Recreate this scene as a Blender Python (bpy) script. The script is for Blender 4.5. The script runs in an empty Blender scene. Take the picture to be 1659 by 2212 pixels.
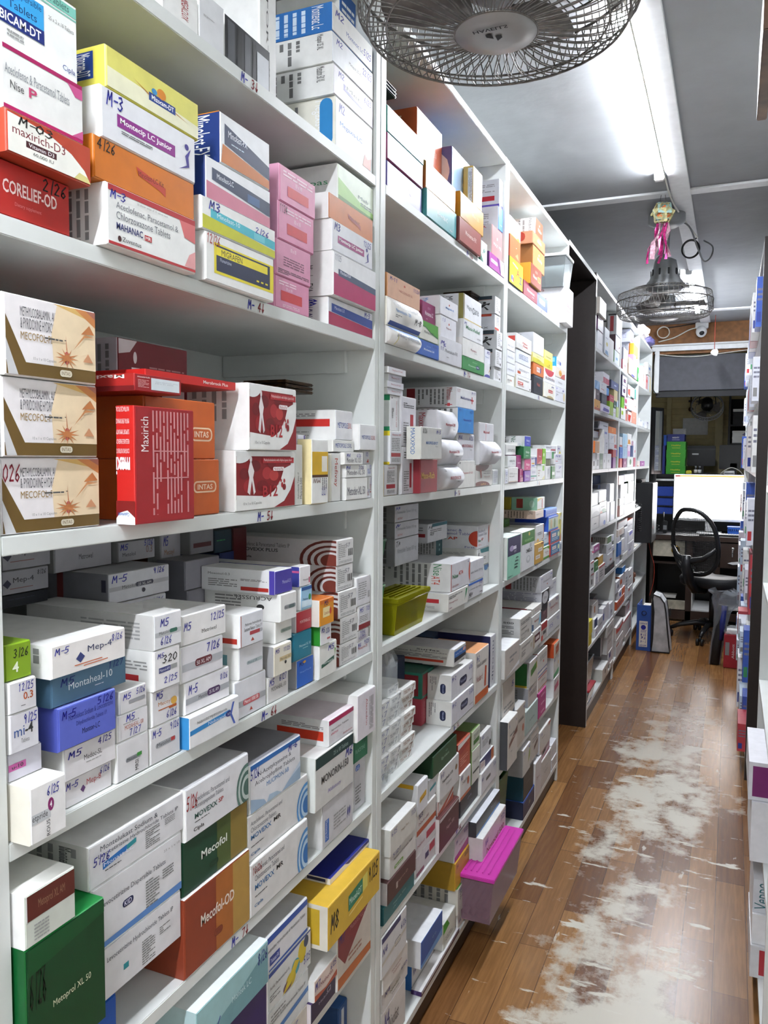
import bpy, bmesh, math, random
from mathutils import Vector, Matrix
random.seed(7)
S = bpy.context.scene
C = S.collection
# ---------------------------------------------------------------- camera
CAM = Vector((0, 0, 1.43)); FPX = 1727.0; CX, CY = 829.5, 1106.0
RT = Vector((.91741868, .39785791, .00721495)); DN = Vector((.0335948, -.05937387, -.99767035)); FW = Vector((-.39650266, .9155238, -.06783665))
cd = bpy.data.cameras.new('camera'); cam = bpy.data.objects.new('camera', cd); C.objects.link(cam)
cd.sensor_fit = 'VERTICAL'; cd.sensor_height = 24; cd.lens = 24 * FPX / 2212; cd.clip_start = .02
cam.matrix_world = Matrix(((RT.x, -DN.x, -FW.x, CAM.x), (RT.y, -DN.y, -FW.y, CAM.y), (RT.z, -DN.z, -FW.z, CAM.z), (0, 0, 0, 1)))
S.camera = cam
# ---------------------------------------------------------------- light and exposure
S.view_settings.view_transform = 'Standard'; S.view_settings.look = 'None'; S.view_settings.gamma = 1
S.view_settings.exposure = 2.5
TUBE_E = 46.0; TUBE_BACK = 85.0; SCREEN_E = 3.0
w = bpy.data.worlds.new('world'); S.world = w; w.use_nodes = True
w.node_tree.nodes['Background'].inputs[0].default_value = (.9, .95, 1, 1); w.node_tree.nodes['Background'].inputs[1].default_value = .05
S.cycles.max_bounces = 8; S.cycles.diffuse_bounces = 5; S.cycles.sample_clamp_indirect = 4; S.cycles.caustics_reflective = False; S.cycles.caustics_refractive = False
# ---------------------------------------------------------------- a point on a plane of the room, seen at a place in the photograph
def ray(x, y): return RT * (x - CX) + DN * (y - CY) + FW * FPX
def onX(x, y, X): r = ray(x, y); return CAM + r * (X / r.x)
def onY(x, y, Y): r = ray(x, y); return CAM + r * (Y / r.y)
def onZ(x, y, Z): r = ray(x, y); return CAM + r * ((Z - CAM.z) / r.z)
# ---------------------------------------------------------------- materials
def lin(c): return c / 12.92 if c <= .04045 else ((c + .055) / 1.055) ** 2.4
NAMED = {'W': 'e9e9e7', 'R': 'b02a30', 'N': '1d2550', 'K': '202022'}
def hexc(h):
    h = NAMED.get(h, h)
    if len(h) == 3: h = ''.join(a + a for a in h)
    return tuple(lin(int(h[i:i + 2], 16) / 255) for i in (0, 2, 4)) + (1,)
def mat(name, col, rough=.5, metal=0, noise=.06, scale=30, bump=0, alpha=1, trans=0, emit=0, coat=0, ior=1.45):
    m = bpy.data.materials.new(name); m.use_nodes = True; nt = m.node_tree; b = nt.nodes['Principled BSDF']
    c = hexc(col); geo = nt.nodes.new('ShaderNodeNewGeometry')
    n = nt.nodes.new('ShaderNodeTexNoise'); n.inputs['Scale'].default_value = scale; n.inputs['Detail'].default_value = 4
    nt.links.new(geo.outputs['Position'], n.inputs['Vector'])
    r = nt.nodes.new('ShaderNodeValToRGB'); r.color_ramp.elements[0].position = .3; r.color_ramp.elements[1].position = .75
    r.color_ramp.elements[0].color = tuple(max(0, x * (1 - 2 * noise)) for x in c[:3]) + (1,); r.color_ramp.elements[1].color = c
    nt.links.new(n.outputs[0], r.inputs[0]); nt.links.new(r.outputs[0], b.inputs['Base Color'])
    b.inputs['Roughness'].default_value = rough; b.inputs['Metallic'].default_value = metal; b.inputs['IOR'].default_value = ior
    b.inputs['Alpha'].default_value = alpha; b.inputs['Transmission Weight'].default_value = trans; b.inputs['Coat Weight'].default_value = coat
    if bump:
        bp = nt.nodes.new('ShaderNodeBump'); bp.inputs['Strength'].default_value = bump; bp.inputs['Distance'].default_value = .01
        nt.links.new(n.outputs[0], bp.inputs['Height']); nt.links.new(bp.outputs[0], b.inputs['Normal'])
    if emit: b.inputs['Emission Color'].default_value = c; b.inputs['Emission Strength'].default_value = emit
    return m
def card(name, rough, spec, coat=0):
    m = bpy.data.materials.new(name); m.use_nodes = True; nt = m.node_tree; b = nt.nodes['Principled BSDF']
    a = nt.nodes.new('ShaderNodeVertexColor'); a.layer_name = 'ink'
    geo = nt.nodes.new('ShaderNodeNewGeometry'); n = nt.nodes.new('ShaderNodeTexNoise'); n.inputs['Scale'].default_value = 45; n.inputs['Detail'].default_value = 5
    nt.links.new(geo.outputs['Position'], n.inputs['Vector'])
    mr = nt.nodes.new('ShaderNodeMapRange'); mr.inputs[1].default_value = .3; mr.inputs[2].default_value = .7; mr.inputs[3].default_value = .9; mr.inputs[4].default_value = 1.0
    nt.links.new(n.outputs[0], mr.inputs[0]); mx = nt.nodes.new('ShaderNodeMix'); mx.data_type = 'RGBA'; mx.blend_type = 'MULTIPLY'; mx.inputs[0].default_value = 1
    nt.links.new(a.outputs['Color'], mx.inputs[6]); nt.links.new(mr.outputs[0], mx.inputs[7]); nt.links.new(mx.outputs[2], b.inputs['Base Color'])
    b.inputs['Roughness'].default_value = rough; b.inputs['Specular IOR Level'].default_value = spec; b.inputs['Coat Weight'].default_value = coat; b.inputs['Coat Roughness'].default_value = .25
    return m
M = dict(
    card=card('printed_card', .42, .45), foil=card('varnished_card', .3, .6, .5),
    lam=mat('white_laminate', 'd9dcda', .38, noise=.04, scale=14), ply=mat('plinth_dark_laminate', '33251d', .4, noise=.2, scale=40),
    dark=mat('dark_brown_laminate', '251d1b', .42, noise=.12, scale=60), inkb=mat('blue_marker', '2a2f9e', .6), inkr=mat('red_marker', '8f2328', .6),
    plas=mat('ceiling_plaster', '8f9194', .7, noise=.05, scale=9, bump=.35), strip=mat('ceiling_strip_paint', 'd6d8da', .5),
    wall=mat('wall_paint', 'c9cac6', .7), brown=mat('brown_hardboard', '8f5f33', .6, noise=.2, scale=25), slate=mat('slate_grey_board', '4a4b51', .6, noise=.12, scale=20),
    trunk=mat('white_cable_trunking', 'e4e6e6', .4), cream=mat('cream_shutter', 'd9cb98', .5, noise=.1, scale=12), black=mat('black_plastic', '17181a', .35, noise=.1), blk2=mat('soft_black', '1c1d20', .6, noise=.1),
    mesh=mat('black_mesh_fabric', '141416', .7), chrome=mat('polished_metal', 'c8c9cc', .15, 1), wire=mat('galvanised_wire', '8f8c88', .45, .7, noise=.25, scale=80),
    fgrey=mat('fan_grey_enamel', '8d9092', .4, .1), fcap=mat('fan_hub_silver', 'a9aaab', .38, .4), blade=mat('fan_blade_grey', '7b7672', .4, .2, noise=.2),
    tube=mat('lit_tube', 'f4f8ff', .5, noise=0, emit=TUBE_E), tubeb=mat('lit_tube_rear', 'f4f8ff', .5, noise=0, emit=TUBE_BACK), white=mat('white_plastic', 'e6e7e6', .4), cord=mat('grey_cable', '77797b', .5), cordb=mat('black_cable', '1d1d1f', .5), cordw=mat('white_cable', 'd8d6cc', .5), cordr=mat('red_cable', 'b0402f', .5),
    screen=mat('lit_screen', 'ffffff', .4, noise=0, emit=SCREEN_E), screeno=mat('screen_orange', 'd8572a', .4, noise=0, emit=1.2), green=mat('green_bin_plastic', '1d6a3c', .3, noise=.1), greent=mat('green_clear_plastic', '5aa85a', .15, trans=.75, noise=.05, ior=1.15),
    clear=mat('clear_plastic', 'e4ecee', .12, trans=.85, noise=.02, ior=1.12), yelt=mat('yellow_clear_plastic', 'e0dc2a', .12, trans=.75, noise=.03, ior=1.15), gold=mat('gold_foil', 'd8a82a', .25, .9, noise=.3, scale=90), silver=mat('silver_foil', 'b9bbbe', .25, .9, noise=.3, scale=90), darkfoil=mat('dark_green_foil', '28302a', .3, .6, noise=.4, scale=90),
    brownfoil=mat('bronze_foil', '5a3f22', .3, .7, noise=.4, scale=90), pink=mat('magenta_lid_plastic', 'c93aa8', .28, noise=.05), pinkc=mat('pink_clear_plastic', 'd8b0c4', .2, trans=.7, noise=.05, ior=1.1), pinkstick=mat('pink_card_tubes', 'c07a8a', .5), film=mat('cling_film', 'dfe6ea', .1, alpha=.22, noise=.02), filmg=mat('smoky_film', '9aa0a6', .12, alpha=.45, noise=.1),
    blue=mat('blue_plastic', '2a5fc0', .35), royal=mat('royal_blue_card', '1f3f9a', .4), binder=mat('blue_binder_card', '2f57a8', .4), bagw=mat('white_woven_bag', 'cfd1d2', .6, noise=.25, scale=12), bagb=mat('black_polythene', '26272b', .3), bagp=mat('violet_polythene', '6f6aa0', .35), bagr=mat('white_pink_polythene', 'e4dcdc', .4, noise=.1, scale=20), lime=mat('green_card', '3a9a2a', .45), navy=mat('navy_card', '23307a', .45), redc=mat('red_card', 'a82634', .45, noise=.1),
    paper=mat('paper', 'e8e4da', .6), kraft=mat('brown_paper', 'a8794a', .6), tassel=mat('pink_tinsel', 'd83a8a', .25, .5, noise=.4, scale=120), tassel2=mat('silver_pink_tinsel', 'e8b8c8', .2, .5, noise=.3, scale=120), lant=mat('lantern_card', 'd8cf9a', .4, noise=.3, scale=70), lant2=mat('lantern_blue_card', '9fc0bc', .4, noise=.1), orange=mat('orange_paper', 'd8703a', .5),
    stone=mat('cream_drawer_front', 'cfc9b4', .55, noise=.25, scale=18), deskb=mat('desk_dark_brown', '3a2b24', .4), wood=mat('wood_grain_board', '7a5638', .5, noise=.35, scale=18), pouch=mat('maroon_pouch', '7a1f22', .3, noise=.05), yel=mat('yellow_paper', 'd8cf3a', .5), leather=mat('brown_leather', '7a4a34', .5, noise=.2))
# ---------------------------------------------------------------- mesh helpers
class MB:
    def __init__(s): s.v = []; s.f = []; s.c = []; s.sm = []
    def add(s, vs, fs, col=None, smooth=False):
        k = len(s.v); s.v += [tuple(p) for p in vs]
        for f in fs: s.f.append(tuple(i + k for i in f)); s.c.append(col); s.sm.append(smooth)
        return s
    def box(s, x0, y0, z0, x1, y1, z1, col=None):
        return s.add([(x, y, z) for x in (x0, x1) for y in (y0, y1) for z in (z0, z1)], [(0, 1, 3, 2), (4, 6, 7, 5), (0, 4, 5, 1), (2, 3, 7, 6), (0, 2, 6, 4), (1, 5, 7, 3)], col)
    def tube(s, pts, r, n=6, closed=False, col=None, cap=True):
        pts = [Vector(p) for p in pts]; m = len(pts); vs = []; fs = []; prev = None
        for i, p in enumerate(pts):
            t = (pts[(i + 1) % m] - pts[i - 1]) if closed else (pts[min(i + 1, m - 1)] - pts[max(i - 1, 0)])
            t = t.normalized() if t.length else Vector((0, 0, 1))
            if prev is None: u = t.orthogonal().normalized()
            else:
                u = prev - t * prev.dot(t); u = u.normalized() if u.length > 1e-6 else t.orthogonal().normalized()
            prev = u; q = t.cross(u); rr = r[i] if isinstance(r, (list, tuple)) else r
            vs += [p + (u * math.cos(2 * math.pi * k / n) + q * math.sin(2 * math.pi * k / n)) * rr for k in range(n)]
        for i in range(m if closed else m - 1):
            a = i * n; b = ((i + 1) % m) * n
            fs += [(a + k, a + (k + 1) % n, b + (k + 1) % n, b + k) for k in range(n)]
        if cap and not closed: fs += [tuple(range(n - 1, -1, -1)), tuple(range((m - 1) * n, m * n))]
        return s.add(vs, fs, col, True)
    def lathe(s, prof, org=(0, 0, 0), n=32, col=None):
        vs = []; fs = []; o = Vector(org)
        for r, z in prof: vs += [o + Vector((r * math.cos(2 * math.pi * k / n), r * math.sin(2 * math.pi * k / n), z)) for k in range(n)]
        for i in range(len(prof) - 1):
            fs += [(i * n + k, i * n + (k + 1) % n, (i + 1) * n + (k + 1) % n, (i + 1) * n + k) for k in range(n)]
        fs += [tuple(range(n - 1, -1, -1)), tuple(range((len(prof) - 1) * n, len(prof) * n))]
        return s.add(vs, fs, col, True)
    def ring(s, R, z, r, org=(0, 0, 0), n=48, k=5):
        o = Vector(org); return s.tube([o + Vector((R * math.cos(2 * math.pi * i / n), R * math.sin(2 * math.pi * i / n), z)) for i in range(n)], r, k, True)
    def prism(s, poly, lo, hi, ax='x', col=None):
        P = {'x': lambda a, b, h: (h, a, b), 'y': lambda a, b, h: (a, h, b), 'z': lambda a, b, h: (a, b, h)}[ax]; n = len(poly)
        return s.add([P(a, b, lo) for a, b in poly] + [P(a, b, hi) for a, b in poly], [tuple(range(n - 1, -1, -1)), tuple(range(n, 2 * n))] + [(i, (i + 1) % n, n + (i + 1) % n, n + i) for i in range(n)], col)
    def blob(s, c, rx, ry, rz, jit=.15, n=14, m=9, seed=0, col=None):
        rnd = random.Random(seed); vs = []; fs = []; c = Vector(c)
        for i in range(m + 1):
            th = math.pi * i / m
            for k in range(n):
                ph = 2 * math.pi * k / n; q = 1 + rnd.uniform(-jit, jit)
                vs.append(c + Vector((rx * math.sin(th) * math.cos(ph) * q, ry * math.sin(th) * math.sin(ph) * q, rz * math.cos(th) * (1 if i in (0, m) else q))))
        for i in range(m):
            for k in range(n): fs.append((i * n + k, (i + 1) * n + k, (i + 1) * n + (k + 1) % n, i * n + (k + 1) % n))
        return s.add(vs, fs, col, True)
    def build(s, name, m, parent=None, loc=(0, 0, 0), bevel=0, rot=None):
        me = bpy.data.meshes.new(name); o3 = Vector(loc)
        me.from_pydata([(v[0] - o3.x, v[1] - o3.y, v[2] - o3.z) for v in s.v], [], s.f); me.materials.append(M[m] if isinstance(m, str) else m)
        me.polygons.foreach_set('use_smooth', s.sm)
        if any(c is not None for c in s.c):
            at = me.color_attributes.new('ink', 'FLOAT_COLOR', 'CORNER'); buf = []
            for p, c in zip(me.polygons, s.c): buf += list(c or (.8, .8, .8, 1)) * p.loop_total
            at.data.foreach_set('color', buf)
        bm = bmesh.new(); bm.from_mesh(me); bmesh.ops.recalc_face_normals(bm, faces=bm.faces)
        if bevel: bmesh.ops.bevel(bm, geom=bm.edges[:], offset=bevel, segments=2, affect='EDGES', clamp_overlap=True)
        bm.to_mesh(me); bm.free(); me.update()
        o = bpy.data.objects.new(name, me); C.objects.link(o); o.location = o3
        if rot: o.rotation_euler = rot
        if parent:
            o.parent = parent; o.matrix_parent_inverse = Matrix()
            q = parent; wl = Vector((0, 0, 0))
            while q: wl += q.location; q = q.parent
            o.location = o3 - wl
        return o
def emp(name, loc, label, cat, group=None):
    o = bpy.data.objects.new(name, None); C.objects.link(o); o.location = loc; o.empty_display_size = .05; return tag(o, label, cat, group)
def tag(o, label, cat, group=None):
    o['label'] = label; o['category'] = cat
    if group: o['group'] = group
    return o
def struct(o): o['kind'] = 'structure'; return o
def bx(name, m, d, parent=None, bevel=.0012):
    c = ((d[0] + d[3]) / 2, (d[1] + d[4]) / 2, min(d[2], d[5])); return MB().box(*d).build(name, m, parent, c if parent is None else (0, 0, 0), bevel) if parent is None else MB().box(*d).build(name, m, parent, c, bevel)
# ---------------------------------------------------------------- lettering: print and marker pen
_tx = {}
def textmesh(s, bold):
    k = (s, bold)
    if k not in _tx:
        cu = bpy.data.curves.new('lettering', 'FONT'); cu.body = s; cu.resolution_u = 2
        if bold: cu.offset = .018
        o = bpy.data.objects.new('lettering', cu); C.objects.link(o); dg = bpy.context.evaluated_depsgraph_get(); me = o.evaluated_get(dg).to_mesh()
        vs = [(v.co.x, v.co.y) for v in me.vertices]; fs = [tuple(p.vertices) for p in me.polygons]
        bpy.data.objects.remove(o); bpy.data.curves.remove(cu)
        if vs:
            x0 = min(v[0] for v in vs); x1 = max(v[0] for v in vs); y1 = max(v[1] for v in vs); y0 = min(0, min(v[1] for v in vs))
            vs = [((x - x0) / max(x1 - x0, 1e-6), (y - y0) / max(y1 - y0, 1e-6)) for x, y in vs]
        _tx[k] = (vs, fs)
    return _tx[k]
GL = {'0': [[(.3, 1), (.05, .7), (.05, .3), (.3, 0), (.55, .3), (.55, .7), (.3, 1)]], '1': [[(.15, .8), (.35, 1), (.3, 0)]], '2': [[(.05, .8), (.3, 1), (.52, .75), (.1, .05), (.58, .05)]], '3': [[(.05, .92), (.35, 1), (.5, .75), (.22, .52), (.52, .3), (.3, 0), (.02, .1)]], '4': [[(.4, 0), (.42, 1), (.02, .35), (.6, .35)]], '5': [[(.55, 1), (.15, .98), (.1, .55), (.45, .55), (.5, .2), (.25, 0), (.02, .08)]], '6': [[(.5, 1), (.12, .55), (.08, .15), (.32, 0), (.52, .25), (.3, .45), (.1, .3)]], '7': [[(.02, .95), (.55, 1), (.22, 0)]], '8': [[(.3, .52), (.08, .78), (.3, 1), (.52, .78), (.3, .52), (.05, .25), (.3, 0), (.55, .25), (.3, .52)]], '9': [[(.5, .7), (.25, .5), (.08, .75), (.3, 1), (.5, .75), (.42, 0)]],
      'M': [[(.02, 0), (.1, 1), (.3, .4), (.52, 1), (.6, 0)]], 'N': [[(.05, 0), (.08, 1), (.5, 0), (.55, 1)]], 'T': [[(0, .95), (.6, 1)], [(.3, .97), (.28, 0)]], '-': [[(.08, .5), (.5, .52)]], '/': [[(.25, -.05), (.35, 1.1)]], 'm': [[(0, 0), (.05, .7), (.25, .3), (.4, .7), (.55, 0)]], 'o': [[(.3, .7), (.05, .4), (.3, .05), (.55, .4), (.3, .7)]], '.': [[(.25, .0), (.3, .08)]], '!': [[(.3, 1), (.3, .1)], [(.1, .35), (.3, .0), (.5, .35)]]}
def hand(s):
    out = []; x = 0
    for ch in s:
        if ch == ' ': x += .5; continue
        for st in GL.get(ch, [[(0, .1), (.2, .9), (.35, .3), (.55, .8)]]): out.append([(x + px + .12 * py, py) for px, py in st])
        x += .78 if ch not in '/-.' else .55
    return out, max(x - .1, .3)
def ribbon(pts, w):
    r = []
    for (x0, y0), (x1, y1) in zip(pts, pts[1:]):
        dx, dy = x1 - x0, y1 - y0; L = math.hypot(dx, dy) or 1e-6; nx, ny = -dy / L * w, dx / L * w; ex, ey = dx / L * w * .7, dy / L * w * .7
        r.append([(x0 + nx - ex, y0 + ny - ey), (x0 - nx - ex, y0 - ny - ey), (x1 - nx + ex, y1 - ny + ey), (x1 + nx + ex, y1 + ny + ey)])
    return r
def clip(poly):
    for ax, lim, sg in ((0, 0, 1), (0, 1, -1), (1, 0, 1), (1, 1, -1)):
        out = []
        for i, p in enumerate(poly):
            q = poly[i - 1]; a = sg * (p[ax] - lim) >= 0; b = sg * (q[ax] - lim) >= 0
            if a != b: t = (lim - q[ax]) / (p[ax] - q[ax]); out.append((q[0] + t * (p[0] - q[0]), q[1] + t * (p[1] - q[1])))
            if a: out.append(p)
        poly = out
        if not poly: break
    return poly
MAC = {'$N': 'p e8d2b0 .5 .17 1 .17 1 1 .55 1 .48 .6;p d8b068 .5 1 1 .85 1 1;p c8824a .75 1 1 .78 1 1;p a86a5a .88 1 1 .9 1 1;c .65 .3 .03 .09 b8505a;p c07048 .64 .62 .655 .4 .645 .4;' + ';'.join('p c07a48 %.3f %.3f %.3f %.3f %.3f %.3f' % (.65 + .01 * math.sin(t), .3 - .02 * math.cos(t), .65 - .01 * math.sin(t), .3 + .02 * math.cos(t), .65 + (.14 + .03 * math.sin(5 * t)) * math.cos(t), .29 + .15 * math.sin(t)) for t in [k * .52 for k in range(12)]) + ';p c88a58 .72 .42 .86 .62 .98 .64 .86 .66;p c07a48 .82 .66 .92 .8 .98 .68;p c8906a .84 .28 .96 .28 .9 .4;l .4 .5 .6 .55 1 555;l .62 .52 .64 .55 1 222',
       '$Q': 'r 0 .18 .93 .92 86191f;' + ';'.join('c %.2f %.2f %.3f %.3f %s' % q for q in [(.3, .75, .09, .1, '6a1118'), (.5, .62, .08, .11, 'a82c30'), (.62, .58, .08, .1, 'b83a38'), (.42, .4, .1, .1, '74141a'), (.2, .4, .09, .12, '9c262b'), (.78, .4, .09, .11, 'a02a2e'), (.12, .62, .07, .1, '70131a'), (.58, .8, .08, .08, '74141a')]) + ';c .05 .96 .18 .16 e8e8e8;p e9e9e7 0 0 .93 0 .93 .08 .7 .2 .4 .22 0 .26;p e9e9e7 .45 .18 .62 .3 .74 .5 .8 .7 1 .8 1 .3 .8 0 .5 0;p 8f2026 .62 0 1 0 1 .55 .92 .3 .8 .1;p e4dcdc .17 .3 .2 .55 .18 .66 .2 .76 .225 .86 .25 .76 .28 .66 .26 .55 .3 .3 .27 .25 .24 .5 .21 .25;c .225 .87 .02 .05 e4dcdc;r .42 .8 .98 .9 b02a30;t .44 .82 .5 .06 f0dede Methylcobalamin with Alpha Lipoic Acid;R .6 .66 .8 .73 f0e8e8;t .62 .67 .16 .05 a03038 Merobrook Plus;b .42 .2 .26 .2 b02a30 B12;t .56 .4 .14 .06 a03038 vitamin;c .76 .4 .02 .05 b02a30;c .8 .47 .018 .04 b02a30;c .8 .36 .03 .06 8a2028;c .74 .48 .014 .03 b02a30;t .1 .07 .3 .06 666 10 x 1 x 10 Capsules',
       '$M': 'l .08 .2 .5 .9 9 999;h .5 .68 .28 .16 667 57;r .68 .3 .71 .6 444;r .73 .3 .75 .6 444;r .78 .3 .82 .6 444;r .85 .3 .87 .6 444;r .9 .3 .95 .6 444;l .1 .06 .9 .16 2 999',
       '$C': 'c .95 .2 .28 .8 6a3028;c .95 .2 .25 .71 cfcccc;c .95 .2 .21 .6 6a3028;c .95 .2 .18 .52 cfcccc;c .95 .2 .15 .42 6a3028;c .95 .2 .12 .34 cfcccc;c .95 .2 .09 .26 7a3a30',
       '$R': 'c .99 .28 .19 .56 4f8fca;c .99 .28 .165 .48 c8d8e4;c .99 .28 .14 .4 3f80c0;c .99 .28 .11 .32 b8d0e4;c .99 .28 .08 .22 2f70b4',
       '$V': 'l .15 .15 .6 .9 7 aaa;r .7 .1 .85 .25 555;l .6 .5 .9 .6 2 88a', '$W': 'r .3 .8 .95 1 1f2f3a;r .3 .78 .95 .8 c08a70;c .62 .42 .17 .24 8a8f96;c .64 .42 .15 .21 bdbfc2;c .82 .62 .03 .06 222;p 222 .8 .56 .86 .52 .8 .38 .74 .4;p 222 .74 .4 .8 .38 .7 .22 .68 .28;p 222 .8 .4 .84 .38 .9 .2 .86 .2;p 222 .82 .54 .92 .6 .9 .46 .86 .5;l .5 .08 .9 .14 1 555'}
def prints(spec, W, H, put):
    """calls put(polygon or triangles in face coordinates, colour, layer)"""
    for k in MAC: spec = spec.replace(k, MAC[k])
    lay = 0
    for e in spec.split(';'):
        t = e.split()
        if not t: continue
        lay += 1; op = t[0]
        if op == 'p': put([clip(list(zip(map(float, t[2::2]), map(float, t[3::2]))))], hexc(t[1]), lay); continue
        nn = {'r': 4, 'R': 4, 'c': 4, 't': 4, 'b': 4, 'x': 4, 'h': 4, 'v': 4, 'V': 4, 'u': 4, 'U': 4, 'w': 4, 'l': 5, 'L': 5}[op]
        a = [float(q) for q in t[1:1 + nn]]; col = hexc(t[1 + nn]); s = ' '.join(t[2 + nn:])
        if op == 'r': put([clip([(a[0], a[1]), (a[2], a[1]), (a[2], a[3]), (a[0], a[3])])], col, lay)
        elif op == 'R':
            r = .45 * min((a[2] - a[0]) * W, (a[3] - a[1]) * H); P = []
            for cx, cy, t0 in ((a[2] - r / W, a[3] - r / H, 0), (a[0] + r / W, a[3] - r / H, 1), (a[0] + r / W, a[1] + r / H, 2), (a[2] - r / W, a[1] + r / H, 3)):
                P += [(cx + r / W * math.cos((t0 + q / 3) * math.pi / 2), cy + r / H * math.sin((t0 + q / 3) * math.pi / 2)) for q in range(4)]
            put([clip(P)], col, lay)
        elif op == 'c': put([clip([(a[0] + a[2] * math.cos(q * math.pi / 12), a[1] + a[3] * math.sin(q * math.pi / 12)) for q in range(24)])], col, lay)
        elif op in 'lL':
            rn = random.Random(len(spec) * 7 + lay); n = int(a[4]); P = []
            for i in range(n):
                q0 = (i + .25) / n; q1 = (i + .7) / n; x = 0
                while x < 1:
                    L = rn.uniform(.1, .4); e1 = min(x + L, 1)
                    if rn.random() < .12 and x > .3: break
                    if op == 'l': P.append([(a[0] + x * (a[2] - a[0]), a[1] + q0 * (a[3] - a[1])), (a[0] + e1 * (a[2] - a[0]), a[1] + q0 * (a[3] - a[1])), (a[0] + e1 * (a[2] - a[0]), a[1] + q1 * (a[3] - a[1])), (a[0] + x * (a[2] - a[0]), a[1] + q1 * (a[3] - a[1]))])
                    else: P.append([(a[0] + q0 * (a[2] - a[0]), a[3] - e1 * (a[3] - a[1])), (a[0] + q1 * (a[2] - a[0]), a[3] - e1 * (a[3] - a[1])), (a[0] + q1 * (a[2] - a[0]), a[3] - x * (a[3] - a[1])), (a[0] + q0 * (a[2] - a[0]), a[3] - x * (a[3] - a[1]))])
                    x = e1 + rn.uniform(.02, .05)
            put(P, col, lay)
        elif op == 'h':
            st, wd = hand(s); P = []
            for line in st: P += [[(a[0] + x / wd * a[2], a[1] + y * a[3]) for x, y in q] for q in ribbon(line, .065)]
            put(P, col, lay)
        else:
            vs, fs = textmesh(s, op in 'bxU'); u, v, ww, hh = a
            f = {'t': lambda x, y: (u + x * ww, v + y * hh), 'v': lambda x, y: (u - hh + y * hh, v - x * ww), 'V': lambda x, y: (u + hh - y * hh, v + x * ww), 'u': lambda x, y: (u - x * ww, v + hh - y * hh)}
            f = f[{'b': 't', 'x': 't', 'U': 'u', 'w': 'u'}.get(op, op)]; put([[f(*vs[i]) for i in q] for q in fs], col, lay)
# ---------------------------------------------------------------- cartons
def side_prints(mb, spec, W, H, place):
    def put(polys, col, lay):
        for P in polys:
            if len(P) > 2: mb.add([place(u, v, .00025 + lay * .00004) for u, v in P], [tuple(range(len(P)))], col)
    prints(spec, W, H, put)
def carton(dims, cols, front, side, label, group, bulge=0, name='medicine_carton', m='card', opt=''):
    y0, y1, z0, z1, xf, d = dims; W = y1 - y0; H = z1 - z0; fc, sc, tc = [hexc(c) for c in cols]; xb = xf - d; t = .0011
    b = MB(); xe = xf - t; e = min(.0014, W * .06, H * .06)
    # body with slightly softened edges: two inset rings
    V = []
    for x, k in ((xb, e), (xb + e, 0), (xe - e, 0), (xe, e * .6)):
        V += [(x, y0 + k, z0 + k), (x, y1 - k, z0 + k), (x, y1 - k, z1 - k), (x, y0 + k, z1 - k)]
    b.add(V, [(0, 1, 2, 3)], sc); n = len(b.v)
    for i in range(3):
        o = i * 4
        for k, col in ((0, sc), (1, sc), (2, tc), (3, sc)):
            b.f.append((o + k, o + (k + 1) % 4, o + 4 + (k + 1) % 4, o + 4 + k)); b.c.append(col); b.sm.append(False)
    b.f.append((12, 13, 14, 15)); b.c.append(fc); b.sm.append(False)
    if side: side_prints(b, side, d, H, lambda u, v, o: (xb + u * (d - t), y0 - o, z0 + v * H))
    loc = (xf - d / 2, (y0 + y1) / 2, z0)
    o = b.build(name, m, None, loc); tag(o, label, 'box', group)
    # the closed end flap that faces the aisle, with its print and pen marks
    g = MB(); q = min(.0016, W * .03, H * .03)
    B = lambda v: bulge * (1 - (2 * v - 1) ** 2)
    nv = 8 if bulge else 1
    if opt != 'flap':
        P = [(xe, y0 + q, z0 + q + (H - 2 * q) * 0)]
        vs = []; fs = []
        for i in range(nv + 1):
            v = i / nv; zz = z0 + q + (H - 2 * q) * v
            vs += [(xe, y0 + q, zz), (xf + B(v), y0 + q, zz), (xf + B(v), y1 - q, zz), (xe, y1 - q, zz)]
        for i in range(nv):
            k = i * 4; fs += [(k, k + 1, k + 5, k + 4), (k + 1, k + 2, k + 6, k + 5), (k + 2, k + 3, k + 7, k + 6)]
        k = nv * 4; fs += [(0, 3, 2, 1), (k, k + 1, k + 2, k + 3)]
        g.add(vs, fs, fc, bool(bulge))
    else: g.add([(xe + .0002, y0 + q, z0 + q), (xe + .0002, y1 - q, z0 + q), (xe + .0002, y1 - q, z1 - q), (xe + .0002, y0 + q, z1 - q)], [(0, 1, 2, 3)], fc)
    xx = xf if opt != 'flap' else xe + .0002
    def put(polys, col, lay):
        off = .00022 + lay * .00004
        for P in polys:
            if len(P) < 3: continue
            if bulge:
                lo = min(p[1] for p in P); hi = max(p[1] for p in P)
                if hi - lo > .12:
                    k = max(2, int((hi - lo) / .06))
                    for i in range(k):
                        a = lo + (hi - lo) * i / k; c2 = lo + (hi - lo) * (i + 1) / k
                        Q = [(p[0], (p[1] - a) / (c2 - a)) for p in P]; Q = [(p[0], a + p[1] * (c2 - a)) for p in clip2(Q)]
                        if len(Q) > 2: g.add([(xx + B(v) + off, y0 + q + u * (W - 2 * q), z0 + q + v * (H - 2 * q)) for u, v in Q], [tuple(range(len(Q)))], col)
                    continue
            g.add([(xx + B(v) + off, y0 + q + u * (W - 2 * q), z0 + q + v * (H - 2 * q)) for u, v in P], [tuple(range(len(P)))], col)
    prints(front, W, H, put)
    g.build('end_flap_print', m, o, (xf, (y0 + y1) / 2, z0))
    return o
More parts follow.
